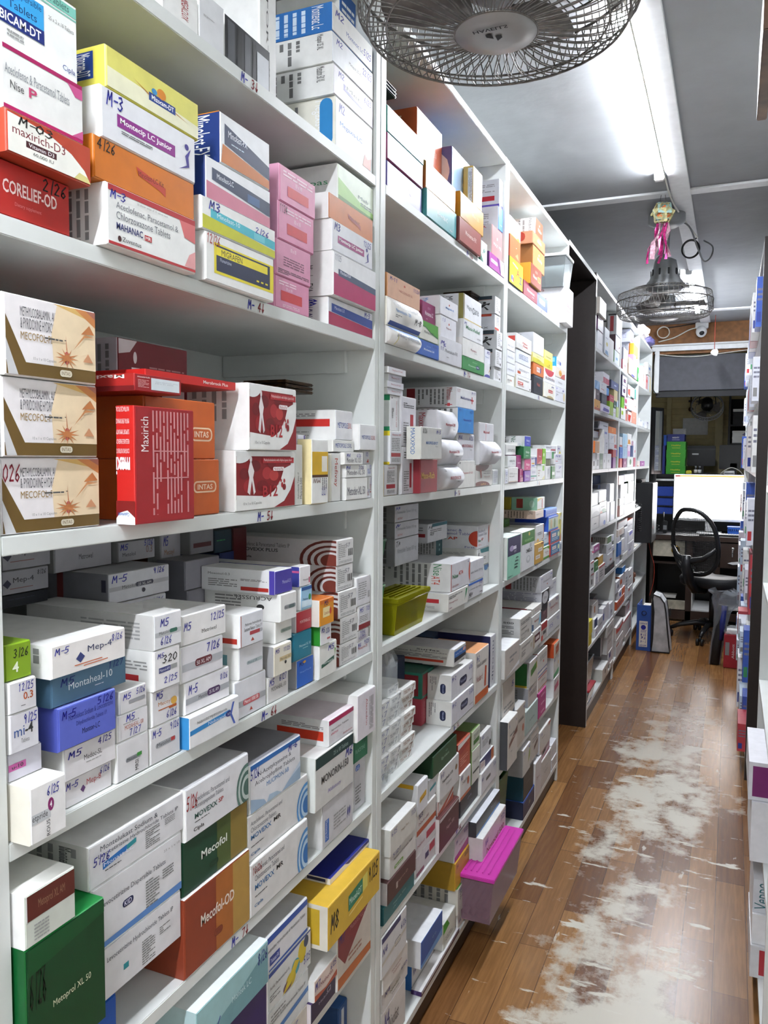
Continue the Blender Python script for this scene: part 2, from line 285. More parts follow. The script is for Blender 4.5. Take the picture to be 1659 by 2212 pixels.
def clip2(poly):
    for lim, sg in ((0, 1), (1, -1)):
        out = []
        for i, p in enumerate(poly):
            q = poly[i - 1]; a = sg * (p[1] - lim) >= 0; b = sg * (q[1] - lim) >= 0
            if a != b: t = (lim - q[1]) / (p[1] - q[1]); out.append((q[0] + t * (p[0] - q[0]), lim))
            if a: out.append(p)
        poly = out
    return poly
# ---------------------------------------------------------------- the shop: floor, ceiling, walls
XA = -.667; XB = .10; CE = 2.62
def floor_mat():
    m = bpy.data.materials.new('worn_wood_vinyl'); m.use_nodes = True; nt = m.node_tree; N = nt.nodes.new; L = nt.links.new; b = nt.nodes['Principled BSDF']
    geo = N('ShaderNodeNewGeometry'); sp = N('ShaderNodeSeparateXYZ'); L(geo.outputs['Position'], sp.inputs[0])
    cb = N('ShaderNodeCombineXYZ'); L(sp.outputs[1], cb.inputs[0]); L(sp.outputs[0], cb.inputs[1])
    br = N('ShaderNodeTexBrick'); L(cb.outputs[0], br.inputs['Vector']); br.offset = .37; br.offset_frequency = 2; br.squash = 1
    for k, v in (('Scale', 1), ('Mortar Size', .0011), ('Mortar Smooth', .1), ('Bias', -.1), ('Brick Width', .62), ('Row Height', .088)): br.inputs[k].default_value = v
    br.inputs['Color1'].default_value = hexc('6f4726'); br.inputs['Color2'].default_value = hexc('a87c4a'); br.inputs['Mortar'].default_value = hexc('55361d')
    def noise(sc, det, vec, rough=.5):
        n = N('ShaderNodeTexNoise'); n.inputs['Scale'].default_value = sc; n.inputs['Detail'].default_value = det; n.inputs['Roughness'].default_value = rough; L(vec, n.inputs['Vector']); return n.outputs[0]
    def mapped(sx, sy, rot=0):
        k = N('ShaderNodeMapping'); L(geo.outputs['Position'], k.inputs['Vector']); k.inputs['Scale'].default_value = (sx, sy, 1); k.inputs['Rotation'].default_value = (0, 0, rot); return k.outputs[0]
    def ramp(x, p0, p1):
        r = N('ShaderNodeMapRange'); L(x, r.inputs[0]); r.inputs[1].default_value = p0; r.inputs[2].default_value = p1; r.interpolation_type = 'SMOOTHSTEP'; return r.outputs[0]
    def math_(op, a, c):
        q = N('ShaderNodeMath'); q.operation = op
        for i, x in enumerate((a, c)):
            if isinstance(x, (int, float)): q.inputs[i].default_value = x
            else: L(x, q.inputs[i])
        return q.outputs[0]
    grain = ramp(noise(1, 8, mapped(95, 5), .65), .35, .7)
    mg = N('ShaderNodeMix'); mg.data_type = 'RGBA'; mg.blend_type = 'MULTIPLY'; mg.inputs[0].default_value = .55; L(br.outputs[0], mg.inputs[6])
    gc = N('ShaderNodeValToRGB'); L(grain, gc.inputs[0]); gc.color_ramp.elements[0].color = (.45, .38, .33, 1); gc.color_ramp.elements[1].color = (1, 1, 1, 1); L(gc.outputs[0], mg.inputs[7])
    # where feet have worn the print away: down the middle of the aisle, patchy, with scratches across it
    dx = math_('ABSOLUTE', math_('ADD', sp.outputs[0], .24), 0); mid = ramp(dx, .44, .08)
    far = ramp(sp.outputs[1], 5.9, 3.6)
    patch = noise(2.3, 9, mapped(1.0, .85, .3), .62); fine = noise(9, 8, mapped(1, 1), .7); scr = noise(1, 7, mapped(5.2, 19, .35), .6); scr2 = noise(1, 6, mapped(17, 5.0, -.3), .6)
    base = math_('ADD', math_('MULTIPLY', patch, .62), math_('MULTIPLY', fine, .3))
    base = math_('ADD', base, math_('MULTIPLY', mid, .115))
    base = math_('ADD', base, math_('MULTIPLY', far, .035))
    w1 = ramp(base, .585, .66)
    s1 = ramp(math_('ADD', scr, math_('MULTIPLY', mid, .07)), .66, .7); s2 = ramp(math_('ADD', scr2, math_('MULTIPLY', mid, .04)), .69, .725)
    wear = math_('MULTIPLY', math_('MAXIMUM', math_('MULTIPLY', w1, .92), math_('MAXIMUM', s1, math_('MULTIPLY', s2, .8))), ramp(dx, .56, .42))
    wear = math_('MULTIPLY', wear, far)
    mw = N('ShaderNodeMix'); mw.data_type = 'RGBA'; L(wear, mw.inputs[0]); L(mg.outputs[2], mw.inputs[6]); mw.inputs[7].default_value = hexc('c6c2b4'); L(mw.outputs[2], b.inputs['Base Color'])
    rr = N('ShaderNodeMapRange'); L(wear, rr.inputs[0]); rr.inputs[3].default_value = .27; rr.inputs[4].default_value = .36; L(rr.outputs[0], b.inputs['Roughness'])
    bp = N('ShaderNodeBump'); bp.inputs['Strength'].default_value = .12; bp.inputs['Distance'].default_value = .002; L(fine, bp.inputs['Height']); L(bp.outputs[0], b.inputs['Normal'])
    return m
M['floor'] = floor_mat()
struct(MB().box(-1.6, -1.6, -.05, 1.2, 9.3, 0).build('floor', 'floor'))
struct(MB().box(-1.6, -1.6, CE, 1.2, 9.3, CE + .1).build('ceiling', 'plas'))
struct(MB().box(-1.62, -1.6, 0, -1.06, 3.5, CE).build('wall_left', 'wall'))
struct(MB().box(-1.62, 4.27, 0, -1.06, 9.3, CE).build('wall_left_rear', 'wall'))
struct(MB().box(-1.7, 3.5, 0, -1.6, 4.27, CE).build('wall_left_passage', 'wall'))
struct(MB().box(.47, -1.6, 0, 1.2, 9.3, CE).build('wall_right', 'wall'))
struct(MB().box(-1.06, -1.7, 0, .47, -1.6, CE).build('wall_front', 'wall'))
struct(MB().box(-.285, -1.6, CE - .012, -.205, 7.5, CE).build('trim_1', 'strip', bevel=.002))
for i, y in enumerate((.95, 3.86, 6.92)):
    for j, (x0, x1) in enumerate(((-1.06, -.285), (-.205, .47))): struct(MB().box(x0, y - .035, CE - .01, x1, y + .035, CE).build('trim_%d' % (2 + 2 * i + j), 'strip', bevel=.002))
# the far end: hardboard header, trunking, slate board over the counter opening, shutter behind
struct(MB().box(-1.06, 7.56, 2.36, .47, 7.6, CE).build('wall_back_header', 'brown'))
struct(MB().box(-.64, 7.555, 2.04, .47, 7.59, 2.345).build('wall_back_board', 'slate', bevel=.002))
struct(MB().box(-.64, 7.57, 1.985, .47, 7.62, 2.04).build('trim_9', 'blk2'))
struct(MB().box(-.68, 7.52, 2.385, .47, 7.56, 2.425).build('trim_10', 'trunk', bevel=.004))
MBt = MB().box(-.7, 7.535, 2.43, .47, 7.56, 2.445); struct(MBt.build('trim_11', 'trunk', bevel=.003))
struct(MB().box(-.655, 7.52, 2.02, -.615, 7.56, 2.385).build('trim_12', 'trunk', bevel=.004))
for k in range(16):
    pass
sh = MB()
for k in range(17):
    z = 1.2 + k * .064; sh.add([(-1.06, 9.0, z), (.47, 9.0, z), (.47, 8.985, z + .002), (-1.06, 8.985, z + .002), (-1.06, 9.0, z + .064), (.47, 9.0, z + .064)], [(0, 1, 2, 3), (3, 2, 5, 4)])
sh.box(-1.06, 9.0, 0, .47, 9.1, CE)
struct(sh.build('wall_rear', 'cream'))
for i, x in enumerate((-.64, -.165)): struct(MB().box(x, 8.93, 1.2, x + (.045 if i == 0 else .075), 8.985, 2.4).build('trim_%d' % (13 + i), 'cream', bevel=.003))
# ---------------------------------------------------------------- racks
ZB1 = [2.335, 1.968, 1.647, 1.328, 1.011, .688, .384, .065]; ZB2 = [2.365, 1.995, 1.672, 1.355, 1.03, .717, .405, .085]
def marker(parent, y, z, s1, s2, x=None, h=.013):
    for txt, m, y0 in ((s1, 'inkb', y), (s2, 'inkr', y + len(s1) * .0115 + .004)):
        st, wd = hand(txt); g = MB()
        for line in st:
            for q in ribbon(line, .08): g.add([((x or XA) + .0006, y0 + u * .0125, z + v * h) for u, v in q], [(0, 1, 2, 3)])
        if s2 or txt: g.build('shelf_marking_print', m, parent, ((x or XA), y0, z))
def rack(y0, y1, ya, yb, zb, label, dark=None, x0=XA, dirn=-1, depth=.36, stub=None):
    """y0..y1 outside, ya..yb inside; boards run away from the aisle"""
    xb = x0 + dirn * depth; r = emp('shelving_rack', (x0, (y0 + y1) / 2, 0), label, 'rack', 'white laminate racks along the aisle'); ym = (y0 + y1) / 2
    lo, hi = sorted((x0, xb)); top = zb[0] + .022
    def p(n, m, *d, bev=.0012): MB().box(*d).build(n, m, r, ((d[0] + d[3]) / 2, (d[1] + d[4]) / 2, d[2]), bev)
    p('side_panel', 'lam', lo, y0, 0, hi, ya, top); p('side_panel', 'lam', lo, yb, 0, hi, y1, top)
    bk = (xb - .012, xb) if dirn < 0 else (xb, xb + .012)
    p('back_panel', 'lam', bk[0], y0, .02, bk[1], y1, top)
    for i, z in enumerate(zb):
        e = yb if not (stub and i == stub[0]) else stub[1]
        p('shelf', 'lam', lo, ya, z, hi, e, z + .02)
        if 0 < i < 7:
            bl, bh = sorted((x0 + dirn * .06, xb - dirn * .002))
            p('support_batten', 'lam', bl, yb - .012, z - .045, bh, yb, z); p('support_batten', 'lam', bl, ya, z - .045, bh, ya + .012, z)
    pl, ph = sorted((x0 + dirn * .012, x0 + dirn * .03)); p('plinth', 'ply', pl, y0, 0, ph, y1, zb[7])
    if dark:
        p('dark_end_panel', 'dark', lo - (.3 if dirn < 0 else 0), dark[0], 0, hi, dark[1], top)
    return r
struct(MB().box(-1.06, .545, 0, XA, .557, 2.357).build('wall_left_return', 'lam'))
R1 = rack(.557, 1.508, .578, 1.487, ZB1, 'white rack at the camera end, shelves marked in blue and red pen')
R2 = rack(1.511, 2.488, 1.537, 2.467, ZB1, 'second white rack from the camera, magenta lidded tub at its foot')
R3 = rack(2.489, 3.515, 2.512, 3.495, ZB1, 'third white rack, standing before the dark panel and passage')
R4 = rack(4.279, 5.313, 4.295, 5.29, ZB2, 'white rack with the dark brown end panel', dark=(4.262, 4.279))
R5 = rack(5.314, 6.373, 5.335, 6.35, ZB2, 'white rack between the dark panelled one and the computer tower')
R6 = rack(6.374, 7.462, 6.395, 7.44, ZB2, 'half empty white rack holding the computer tower, at the aisle end', stub=(4, 6.86))
b = emp('bridging_board', (-.85, 3.89, 2.345), 'long board bridging the passage between third and fourth racks', 'board')
MB().box(-1.03, 3.516, 2.346, XA - .001, 4.262, 2.366).build('board_panel', 'dark', b, (-.85, 3.89, 2.346)); MB().box(XA - .001, 3.516, 2.346, XA + .001, 4.262, 2.366).build('edge_band', 'lam', b, (XA, 3.89, 2.346))
for r, x, y, zi, a, c in ((R1, 520, 170, 1, 'M-', '3!'), (R1, 535, 655, 2, 'M-', '4!'), (R1, 556, 1118, 3, 'M-', '5!'), (R1, 565, 1550, 4, 'M-', '6!'), (R1, 500, 2030, 5, 'M-', '7!'), (R2, 1012, 240, 0, 'M-9', ''), (R2, 1008, 550, 1, 'M-', '10!'), (R2, 1002, 818, 2, 'M-', '11!'), (R2, 982, 1067, 3, 'N-', '1!'), (R2, 980, 1570, 5, 'N-', '3!'), (R2, 985, 1800, 6, 'N-', '4!'),
                          (R3, 1169, 670, 1, 'N', '7'), (R3, 1162, 858, 2, 'N', '8'), (R3, 1160, 1040, 3, 'T-', '1!'), (R3, 1157, 1220, 4, 'T-', '2'), (R3, 1162, 1396, 5, 'T-', '3'), (R3, 1160, 1560, 6, 'T-', '4'), (R4, 1322, 897, 2, 'T', '7'), (R4, 1314, 1018, 3, 'T', '9'), (R4, 1310, 1138, 4, 'T-', '4')):
    p = onX(x, y, XA); zb = ZB1 if r in (R1, R2, R3) else ZB2; marker(r, p.y, zb[zi] + .003, a, c)
# racks across the aisle, seen almost edge on
RR = rack(3.866, 5.6, 3.882, 5.58, ZB2, 'white rack across the aisle with a dark brown end', dark=(3.85, 3.866), x0=XB, dirn=1)
RR2 = rack(5.601, 7.36, 5.62, 7.34, ZB2, 'white rack across the aisle beside the desk chair', x0=XB, dirn=1)
RN = rack(1.95, 2.9, 1.968, 2.88, ZB1, 'white rack across the aisle at the camera side', x0=XB + .008, dirn=1)
tag(MB().box(.025, 1.55, 2.16, .045, 1.95, 2.3).build('wood_board', 'wood', None, (.035, 1.75, 2.16), .002), 'wood grained board end hanging high by the picture edge', 'board')
DATA = r"""
@1 1
.8408 .9147 1.9886 2.0345 -.671 .22|W W W|v .72 .72 .6 .2 b3343c MEGACLOX||white carton with red vertical lettering
.9167 .9748 1.9886 2.0535 -.671 .2|dcdde0 W W|l .15 .5 .6 .55 2 999||white carton with plain torn front, beside the open one
.9913 1.1136 1.9886 2.0593 -.681 .2|2a2b2e W W|r .05 .05 .2 .95 55575c;r .25 .05 .36 .95 1a1a1c;r .42 .1 .55 .95 55575c;r .6 .05 .68 .9 17181a;r .7 0 .98 .8 c9ccd2||open carton showing dark blister strips|flap
1.1144 1.1647 1.9886 2.1746 -.701 .16|W W W|v .5 .9 .5 .12 333 FORT;l .2 .25 .6 .4 3 aaa||tall white carton behind the hanging white flap
1.3052 1.4763 2.1823 2.2309 -.671 .24|e9e7e2 2f6fb5 W|t .32 .3 .42 .18 2b4f9a Montevac Lc;h .06 .62 .2 .24 3a3aa8 M2;h .76 .3 .2 .26 3a3aa8 5/25|L .2 .1 .8 .9 8 cfe0f2;v .93 .95 .8 .1 fff Montevac Lc;r .12 .05 .2 .95 R|white fronted carton with blue end wall
1.3056 1.48 2.1296 2.1817 -.671 .24|e2e4ea W W|t .38 .4 .32 .14 444 Metapol 25 XL;h .08 .7 .14 .2 3a3aa8 M2;h .72 .6 .24 .24 3a3aa8 22/25|L .25 .1 .75 .9 7 777;v .93 .95 .5 .07 333 Metapol 25 XL;r .1 .05 .16 .95 R|white carton with fine black name and blue date
1.3107 1.4808 2.0763 2.129 -.671 .24|e6e2ea W W|p 4b3f9e .22 .62 .28 .62 .26 .5 .7 .36 .7 .3 .22 .4;t .3 .5 .35 .14 555 Met;h .1 .72 .14 .2 3a3aa8 M2;h .75 .68 .2 .2 3a3aa8 6/25|L .25 .1 .75 .9 7 777;v .93 .95 .5 .07 444 Metadon 50 XL;r .1 .05 .16 .95 R|white carton with faint violet bracket
1.3184 1.4789 1.9886 2.0757 -.671 .24|W f0ede0 W|t .1 .45 .6 .12 3f7fc4 Megaxis-LC;p c9735a .72 .02 .95 .02 .97 .3 .86 .22 .78 .3;h .08 .75 .14 .18 4a4ab0 M2|v .93 .95 .75 .13 fff Megaxis-LC;L .35 .1 .7 .9 6 777;R .87 .02 .98 .98 2f86c6|white carton with blue strip on its end wall
1.4133 1.484 2.2315 2.3226 -.711 .14|2d63ad W W|l .1 .2 .9 .8 4 fff||flat blue and white carton lying above the blue walled one
@1 2
.582 .6817 1.6676 1.7225 -.671 .2|b02a25 b02a25 b02a25|b .1 .42 .72 .26 f0d8d4 CORELIEF-OD;t .25 .2 .35 .09 d88 Dietary supplement;h .62 .72 .34 .24 222 2/26||plain red carton with white capitals
.582 .693 1.7231 1.764 -.651 .25|b5442c b5442c b5442c|p efeee6 0 0 1 0 .92 .3 .75 .6 .5 .82 .2 .92 0 .95;p d8cf8a .78 0 1 0 .96 .15 .85 .2;t .05 .48 .62 .22 7e3038 maxirich-D3;r .2 .26 .56 .42 4a2228;t .23 .29 .3 .1 fff Vitamin D3;t .28 .1 .24 .1 444 60,000 IU;h .12 .74 .4 .2 333 M-03||orange sleeved carton with curved white front
.582 .6882 1.7646 1.8278 -.656 .25|W W W|r 0 .93 1 1 a31d5a;r 0 0 1 .06 b01660;t .02 .55 .8 .16 8a8f95 Aceclofenac & Paracetamol Tablets;t .08 .34 .16 .13 444 Nise;b .3 .34 .1 .16 c2456f P;p c9588f .9 .75 1 .75 1 .93 .8 .93;p c9588f .85 .06 1 .06 1 .22||big white carton with magenta edges
.582 .6866 1.8284 1.9096 -.661 .25|f2f4f2 W W|r 0 .84 1 .97 7fc4b4;r 0 .8 1 .82 7fc4b4;t .2 .87 .7 .09 3c5a5a Meloxicam Tablets;r 0 .42 .56 .74 3aa0dc;t .05 .62 .48 .1 1b3a70 am Dispersible;t .12 .47 .35 .1 1b3a70 Tablets;r 0 .24 .56 .42 1f2f78;b .02 .27 .5 .12 fff BICAM-DT;t .8 .06 .17 .09 1f3a86 Cipla;t .62 .62 .34 .05 777 25 x 2 x 10 Tablets;l .1 .1 .3 .2 2 999||big white and teal carton with blue name panel
.7028 .8828 1.7372 1.7846 -.656 .22|c8701c c8701c c8701c|p b8402a .38 .72 .68 .5 .68 .26 .62 .36 .4 .52;t .4 .5 .26 .14 5a1a10 Minolast-LC Kit;h .02 .72 .16 .25 222 4/26||plain orange carton with dark red arc
.7153 .8858 1.7852 1.8426 -.656 .22|e4e5ea W W|r .14 .34 .76 .6 8b2a86;b .17 .4 .55 .15 fff Montecip LC Junior;c .9 .72 .025 .07 3a2f8a;p 3a2f8a .95 .72 .88 .5 .9 .3 .8 .14 .93 .28 .92 .5;h .04 .68 .16 .28 2a2f9e M-3;l .18 .22 .5 .3 2 555|R .72 .05 .82 .98 8b2a86;v .8 .95 .85 .07 fff Montecip LC Junior;L .4 .2 .68 .9 4 777|white carton with purple name bar, second from its stack's top
.7165 .8785 1.6676 1.7366 -.651 .22|W W W|r 0 .9 1 1 b02a30;r 0 0 1 .05 b02a30;p cf6a6a .86 .6 1 .55 1 .9 .8 .9;p e0a0a0 .86 .06 1 .06 1 .4 .92 .3;t .08 .62 .7 .13 6c7076 Aceclofenac, Paracetamol &;t .08 .46 .6 .13 6c7076 Chlorzoxazone Tablets;b .08 .28 .28 .12 1f2a66 MAHANAC;r .38 .26 .46 .36 b03030;t .39 .28 .06 .06 fff MR;c .11 .13 .018 .05 411;t .14 .1 .2 .08 333 Zuventus;h .02 .78 .16 .14 2a2f9e M-3;t .3 .82 .35 .05 888 20 blister strips of 10 tablets each|L .45 .1 .9 .92 8 888|white carton with red edged squares
.7242 .8934 1.8432 1.8894 -.656 .22|ded873 d9d05a e2dc80|p eceacb 0 0 1 0 1 .35 .5 .45 0 .5;r .42 .28 .72 .5 22408a;b .45 .33 .25 .13 fff Mizocam-DT;c .56 .62 .05 .14 d98a2a;c .48 .58 .03 .08 3a90c8;p b9772a .25 .6 .42 .44 .42 .4;p b9772a .72 .36 .88 .26 .72 .33|r .78 .25 .92 .9 22408a;v .9 .86 .55 .1 fff Mizocam-DT;L .3 .2 .7 .85 6 a09a40|yellow carton with blue name panel
.8989 1.0854 1.7336 1.777 -.656 .2|W W W|p 3fb3c4 .1 .42 1 .3 1 .6 .1 .72;p c2c21e 0 0 1 0 1 .26 0 .44;t .18 .5 .3 .15 e6f6f6 Minolast-10;r .68 .36 .84 .6 6cc6d2;h .08 .68 .14 .28 2a2f9e M3;h .7 .62 .2 .2 3a3aa8 2/26||white carton with turquoise and lime stripes
.9071 1.0812 1.6676 1.733 -.656 .2|W W W|r .1 .18 1 .84 e0cf20;r .13 .24 .94 .8 1b2444;r .13 .58 .9 .76 e6d52a;t .2 .6 .3 .13 222 MIGRAFEN;t .18 .46 .16 .08 b8c0d8 Flunarizine;r .72 .32 .76 .36 e0cf20;r .79 .32 .83 .36 e0cf20;r .86 .32 .9 .36 e0cf20;h .0 .78 .18 .2 b03a30 12/26|v .5 .6 .7 .3 222 Migrafen|white carton with yellow framed navy panel
.9146 1.0794 1.7776 1.8346 -.661 .2|e9eaee 22397a W|p 22304f .08 .5 1 .3 1 .68 .08 .8;p c9788e 0 0 1 0 1 .28 0 .42;t .15 .58 .25 .13 e8eef8 Minolast-LC;r .62 .4 .82 .62 3b5c8c||white carton with navy panel and pink stripe
.9491 1.078 1.8352 1.9048 -.661 .2|e8eaee W W|p 1d2b50 .07 .82 1 .48 1 .2 .07 .4;p c2702a 0 0 1 0 1 .18 .03 .38;t .14 .58 .38 .14 e8eef8 Minolast-FX;l .2 .45 .45 .5 1 bcd|r .55 0 1 1 d2822a;r .72 0 1 .98 22397a;v .92 .95 .8 .16 fff Minolast-FX|white carton with navy panel over an orange stripe
1.1096 1.2212 1.6676 1.7185 -.671 .2|d88fae d88fae e0a0ba|l .1 .75 .9 .92 2 f3d6e2;r .15 .25 .78 .58 c8393f;t .3 .62 .18 .1 f6e6ee 10 x 10;l .2 .05 .7 .15 2 f0d0dc||pink carton, lowest of the four
1.112 1.2263 1.7191 1.7761 -.671 .2|d692b0 d692b0 e0a0ba|l .2 .3 .8 .6 4 7a4a60;l .05 .05 .95 .2 3 5a3a4a;t .4 .78 .16 .12 f6e6ee 10 x 10||pink carton, third down of the four
1.1204 1.2375 1.7767 1.8362 -.671 .2|da90b0 e0a2be e0a0ba|l .2 .75 .92 .92 2 f3d6e2;r .22 .2 .8 .5 c8393f;t .42 .58 .18 .12 f6e6ee 10 x 10;h .02 .74 .2 .22 333 1124||pink carton, second down of the four
1.1244 1.2427 1.8368 1.8946 -.671 .2|da90b0 e0a2be e0a0ba|l .08 .72 .92 .92 2 f3d6e2;r .2 .2 .8 .5 c8393f;t .42 .58 .18 .12 f6e6ee 10 x 10||pink carton, uppermost of the four
1.2833 1.472 1.8523 1.8974 -.666 .2|c8702a W W|p a84a34 .4 .62 .7 .4 .7 .2 .64 .3 .42 .42;t .42 .42 .26 .14 7a3020 Minolast|p b83a20 .35 .15 .5 .15 .6 .5 .5 .9 .35 .9 .47 .5|orange carton with white end wall
1.2867 1.4599 1.7971 1.8517 -.661 .2|e4e4ea W W|r .12 .3 .78 .55 9a2c72;b .15 .36 .6 .15 fff Montecip LC Junior;c .85 .6 .025 .07 3a2f8a;p 3a2f8a .9 .55 .85 .4 .87 .2 .78 .06 .9 .2 .89 .4;h .04 .7 .14 .24 2a2f9e M3;h .76 .7 .2 .2 2a2f9e 12/25|R .65 .05 .8 .98 8b2a86;v .78 .95 .85 .1 fff Montecip LC Junior;L .25 .2 .6 .9 4 777|white carton with purple name bar, under the orange one
1.288 1.4725 1.7184 1.7965 -.659 .2|ededf0 W W|p b02a62 0 0 1 0 1 .42 0 .52;p 44506e .1 .48 1 .4 1 .56 .1 .64;t .14 .54 .24 .08 eef Minolast-FXA;h .02 .82 .14 .14 99a 11/25|v .8 .7 .6 .1 333 Minolast-FXA;L .3 .1 .7 .85 5 888|white carton with slate stripe over deep pink
1.2916 1.484 1.6676 1.7178 -.671 .2|e8e8ee W W|p a82450 0 0 1 0 1 .35 0 .48;p 4a5fae .06 .5 1 .36 1 .72 .06 .82;t .12 .62 .22 .13 eef Minolast-LX;h .8 .76 .14 .2 2a2f9e M-3|v .85 .95 .85 .2 446 MEGACLOX-D;h .6 .7 .3 .2 2a2f9e M3|white carton with blue panel over a crimson stripe
1.3288 1.484 1.898 1.9619 -.671 .2|e6f2de W W|p 9acb6a 0 0 1 0 1 .2 .6 .3 0 .62;p 4f7d1a 0 0 1 0 1 .06 0 .12;t .55 .4 .3 .1 577 Mab;l .62 .2 .95 .34 2 677|t .35 .4 .55 .2 2f8f5a Mab-Spas|white and lime carton with green lettering on its end wall
@1 3
.582 .719 1.3486 1.4275 -.671 .22|e9e4e6 W W|r 0 0 1 .17 6a5226;p 6a5226 .12 0 .2 .17 0 .75 0 .45;p c7c7ca 0 .45 .12 0 .02 0 0 .2;t .17 .74 .8 .14 59595e METHYLCOBALAMIN, ALPHA LIPOIC ACID, FOLIC ACID;t .17 .6 .66 .14 59595e & PYRIDOXINE HYDROCHLORIDE CAPSULES;t .17 .46 .42 .1 9a7c42 MECOFOL-PLUS;$N;t .27 .2 .25 .05 888 10 x 1 x 10 Capsules;R .56 .04 .7 .13 d8d0bc;t .58 .06 .1 .05 6a5226 INTAS;h .0 .7 .16 .22 8a2030 026||white and gold carton with orange nerve cell picture, lowest of three
.582 .7117 1.4281 1.5087 -.666 .22|e9e4e6 W W|r 0 0 1 .17 6a5226;p 6a5226 .12 0 .2 .17 0 .75 0 .45;p c7c7ca 0 .45 .12 0 .02 0 0 .2;t .16 .74 .8 .14 59595e METHYLCOBALAMIN, ALPHA LIPOIC ACID, FOLIC ACID;t .16 .6 .66 .14 59595e & PYRIDOXINE HYDROCHLORIDE CAPSULES;t .16 .46 .42 .1 9a7c42 MECOFOL-PLUS;$N;t .27 .2 .25 .05 888 10 x 1 x 10 Capsules;R .56 .04 .7 .13 d8d0bc;t .58 .06 .1 .05 6a5226 INTAS||white and gold carton with orange nerve cell picture, middle of three
.582 .7065 1.5093 1.5907 -.661 .22|e9e4e6 W W|r 0 0 1 .17 6a5226;p 6a5226 .12 0 .2 .17 0 .75 0 .45;p c7c7ca 0 .45 .12 0 .02 0 0 .2;t .15 .74 .84 .14 59595e METHYLCOBALAMIN, ALPHA LIPOIC ACID, FOLIC ACID;t .15 .6 .66 .14 59595e & PYRIDOXINE HYDROCHLORIDE CAPSULES;t .15 .46 .42 .1 9a7c42 MECOFOL-PLUS;$N;t .27 .2 .25 .05 888 10 x 1 x 10 Capsules;R .56 .04 .7 .13 d8d0bc;t .58 .06 .1 .05 6a5226 INTAS||white and gold carton with orange nerve cell picture, top of three
.7454 .858 1.3486 1.489 -.641 .029|9a2126 c22420 b02a2a|V .08 .62 .3 .12 f3e6e4 Maxirich;L .25 .06 .92 .98 11 c98a8c;r .27 .62 .9 .63 c98a8c;r .27 .38 .9 .39 c98a8c|r .0 0 1 .2 7d1d1c;p e6eef2 .0 0 1 0 1 .06 .6 .12 .2 .1 0 .05;u .75 .95 .7 .04 f4dada NUTRACEUTICAL;u .75 .85 .7 .04 f4dada MENTAL PERFORMANCE;u .75 .76 .7 .04 f4dada SUPPORT IMMUNITY;u .75 .68 .7 .04 f4dada RELEASE ENERGY;u .75 .6 .7 .04 f4dada CONTAINS NUTRIENTS;r .2 .47 .75 .53 e8d8d8;u .7 .52 .4 .035 8a3040 DAILY M;U .78 .42 .75 .15 f6e8e8 maxi;u .7 .07 .6 .04 2a60a8 CiplaHealth|tall dark red multivitamin carton with dense white print
.7467 .8322 1.5062 1.5265 -.641 .12|9a2126 a32420 b02a2a|r .33 .12 .96 .86 d5dde2;t .42 .62 .5 .05 99a 2024 BATCH 0731;t .42 .52 .4 .05 99a MFG 01 2024;l .05 .2 .28 .7 6 d8a0a0;t .04 .8 .26 .1 eee maxirich|r .0 0 1 .3 6d1517;U .88 .72 .65 .22 f3e6e4 Maxirich;u .85 .86 .55 .05 d0b0a0 multivitamin|small dark red carton lying on the tall red one
.7967 .9563 1.3486 1.4256 -.671 .2|c8622c c8622c d07036|R .62 .4 .96 .62 e8c8a8;R .64 .43 .94 .59 c8622c;b .68 .46 .22 .1 f0dcc4 INTAS||plain orange carton with white oval emblem, lower of two
.803 .9525 1.4262 1.5056 -.675 .2|c8622c c8622c d07036|R .62 .3 .96 .55 e8c8a8;R .64 .33 .94 .52 c8622c;b .68 .37 .22 .11 f0dcc4 INTAS||plain orange carton with white oval emblem, upper of two
.8078 1.0056 1.5271 1.5391 -.676 .094|c2231f c2231f d8302a|b .6 .3 .3 .4 f4e0dc Merobrook Plus||flat bright red carton lid lying above the blood cell cartons
.8644 1.0169 1.5062 1.5916 -.771 .1|6d2028 a8a4aa 888|p c9c9cc 0 .75 0 1 .25 1 .15 .8;c .22 .72 .025 .1 ddd;p ddd .17 .55 .28 .55 .27 0 .18 0;l .42 .5 .95 .62 2 b08080;r .6 .1 .95 .3 d0c4c8|L .2 .1 .9 .9 5 666|dark red carton with a white figure, lying at the back
.9892 1.1627 1.3486 1.4393 -.666 .22|W W W|$Q|L .5 .15 .85 .9 5 999|white carton with dark red blood cell picture, lower of two
1.0177 1.1593 1.4399 1.5402 -.661 .22|W W W|$Q|L .35 .15 .85 .9 6 999|white carton with dark red blood cell picture, upper of two
1.1727 1.1979 1.3486 1.451 -.671 .16|W W W|V .3 .1 .45 .3 333 Hydrochloride Tablets I.P.;V .65 .1 .35 .3 222 Metros-500||narrow white carton standing upright with vertical black text
1.2122 1.2739 1.3486 1.4607 -.661 .029|W e8d9a8 W|r 0 .45 1 .82 d3a822;r 0 .41 1 .45 4a2a10;r .6 .5 .95 .75 e6e2d8;u .5 .32 .45 .08 6a2a10 MW;h .6 .12 .3 .12 2a2f9e 2/27;L .6 .2 .95 .4 3 777||white carton with yellow wrap and open top
1.2179 1.2444 1.3486 1.4687 -.691 .15|e8e8f0 dcdce6 W|p 6a5f96 .8 0 .95 0 .95 1 .75 1;c .35 .82 .12 .03 2a7a70||narrow white and violet leaflet pack standing upright
1.3054 1.343 1.3486 1.4377 -.671 .1|W W W|v .7 .9 .6 .45 c04a40 Mefivay||narrow white carton with red vertical name
1.3124 1.3996 1.4402 1.4618 -.671 .12|W W W|t .1 .35 .8 .4 2b4aa0 METOPOLE 25XL||white carton with blue and red capitals under the large one
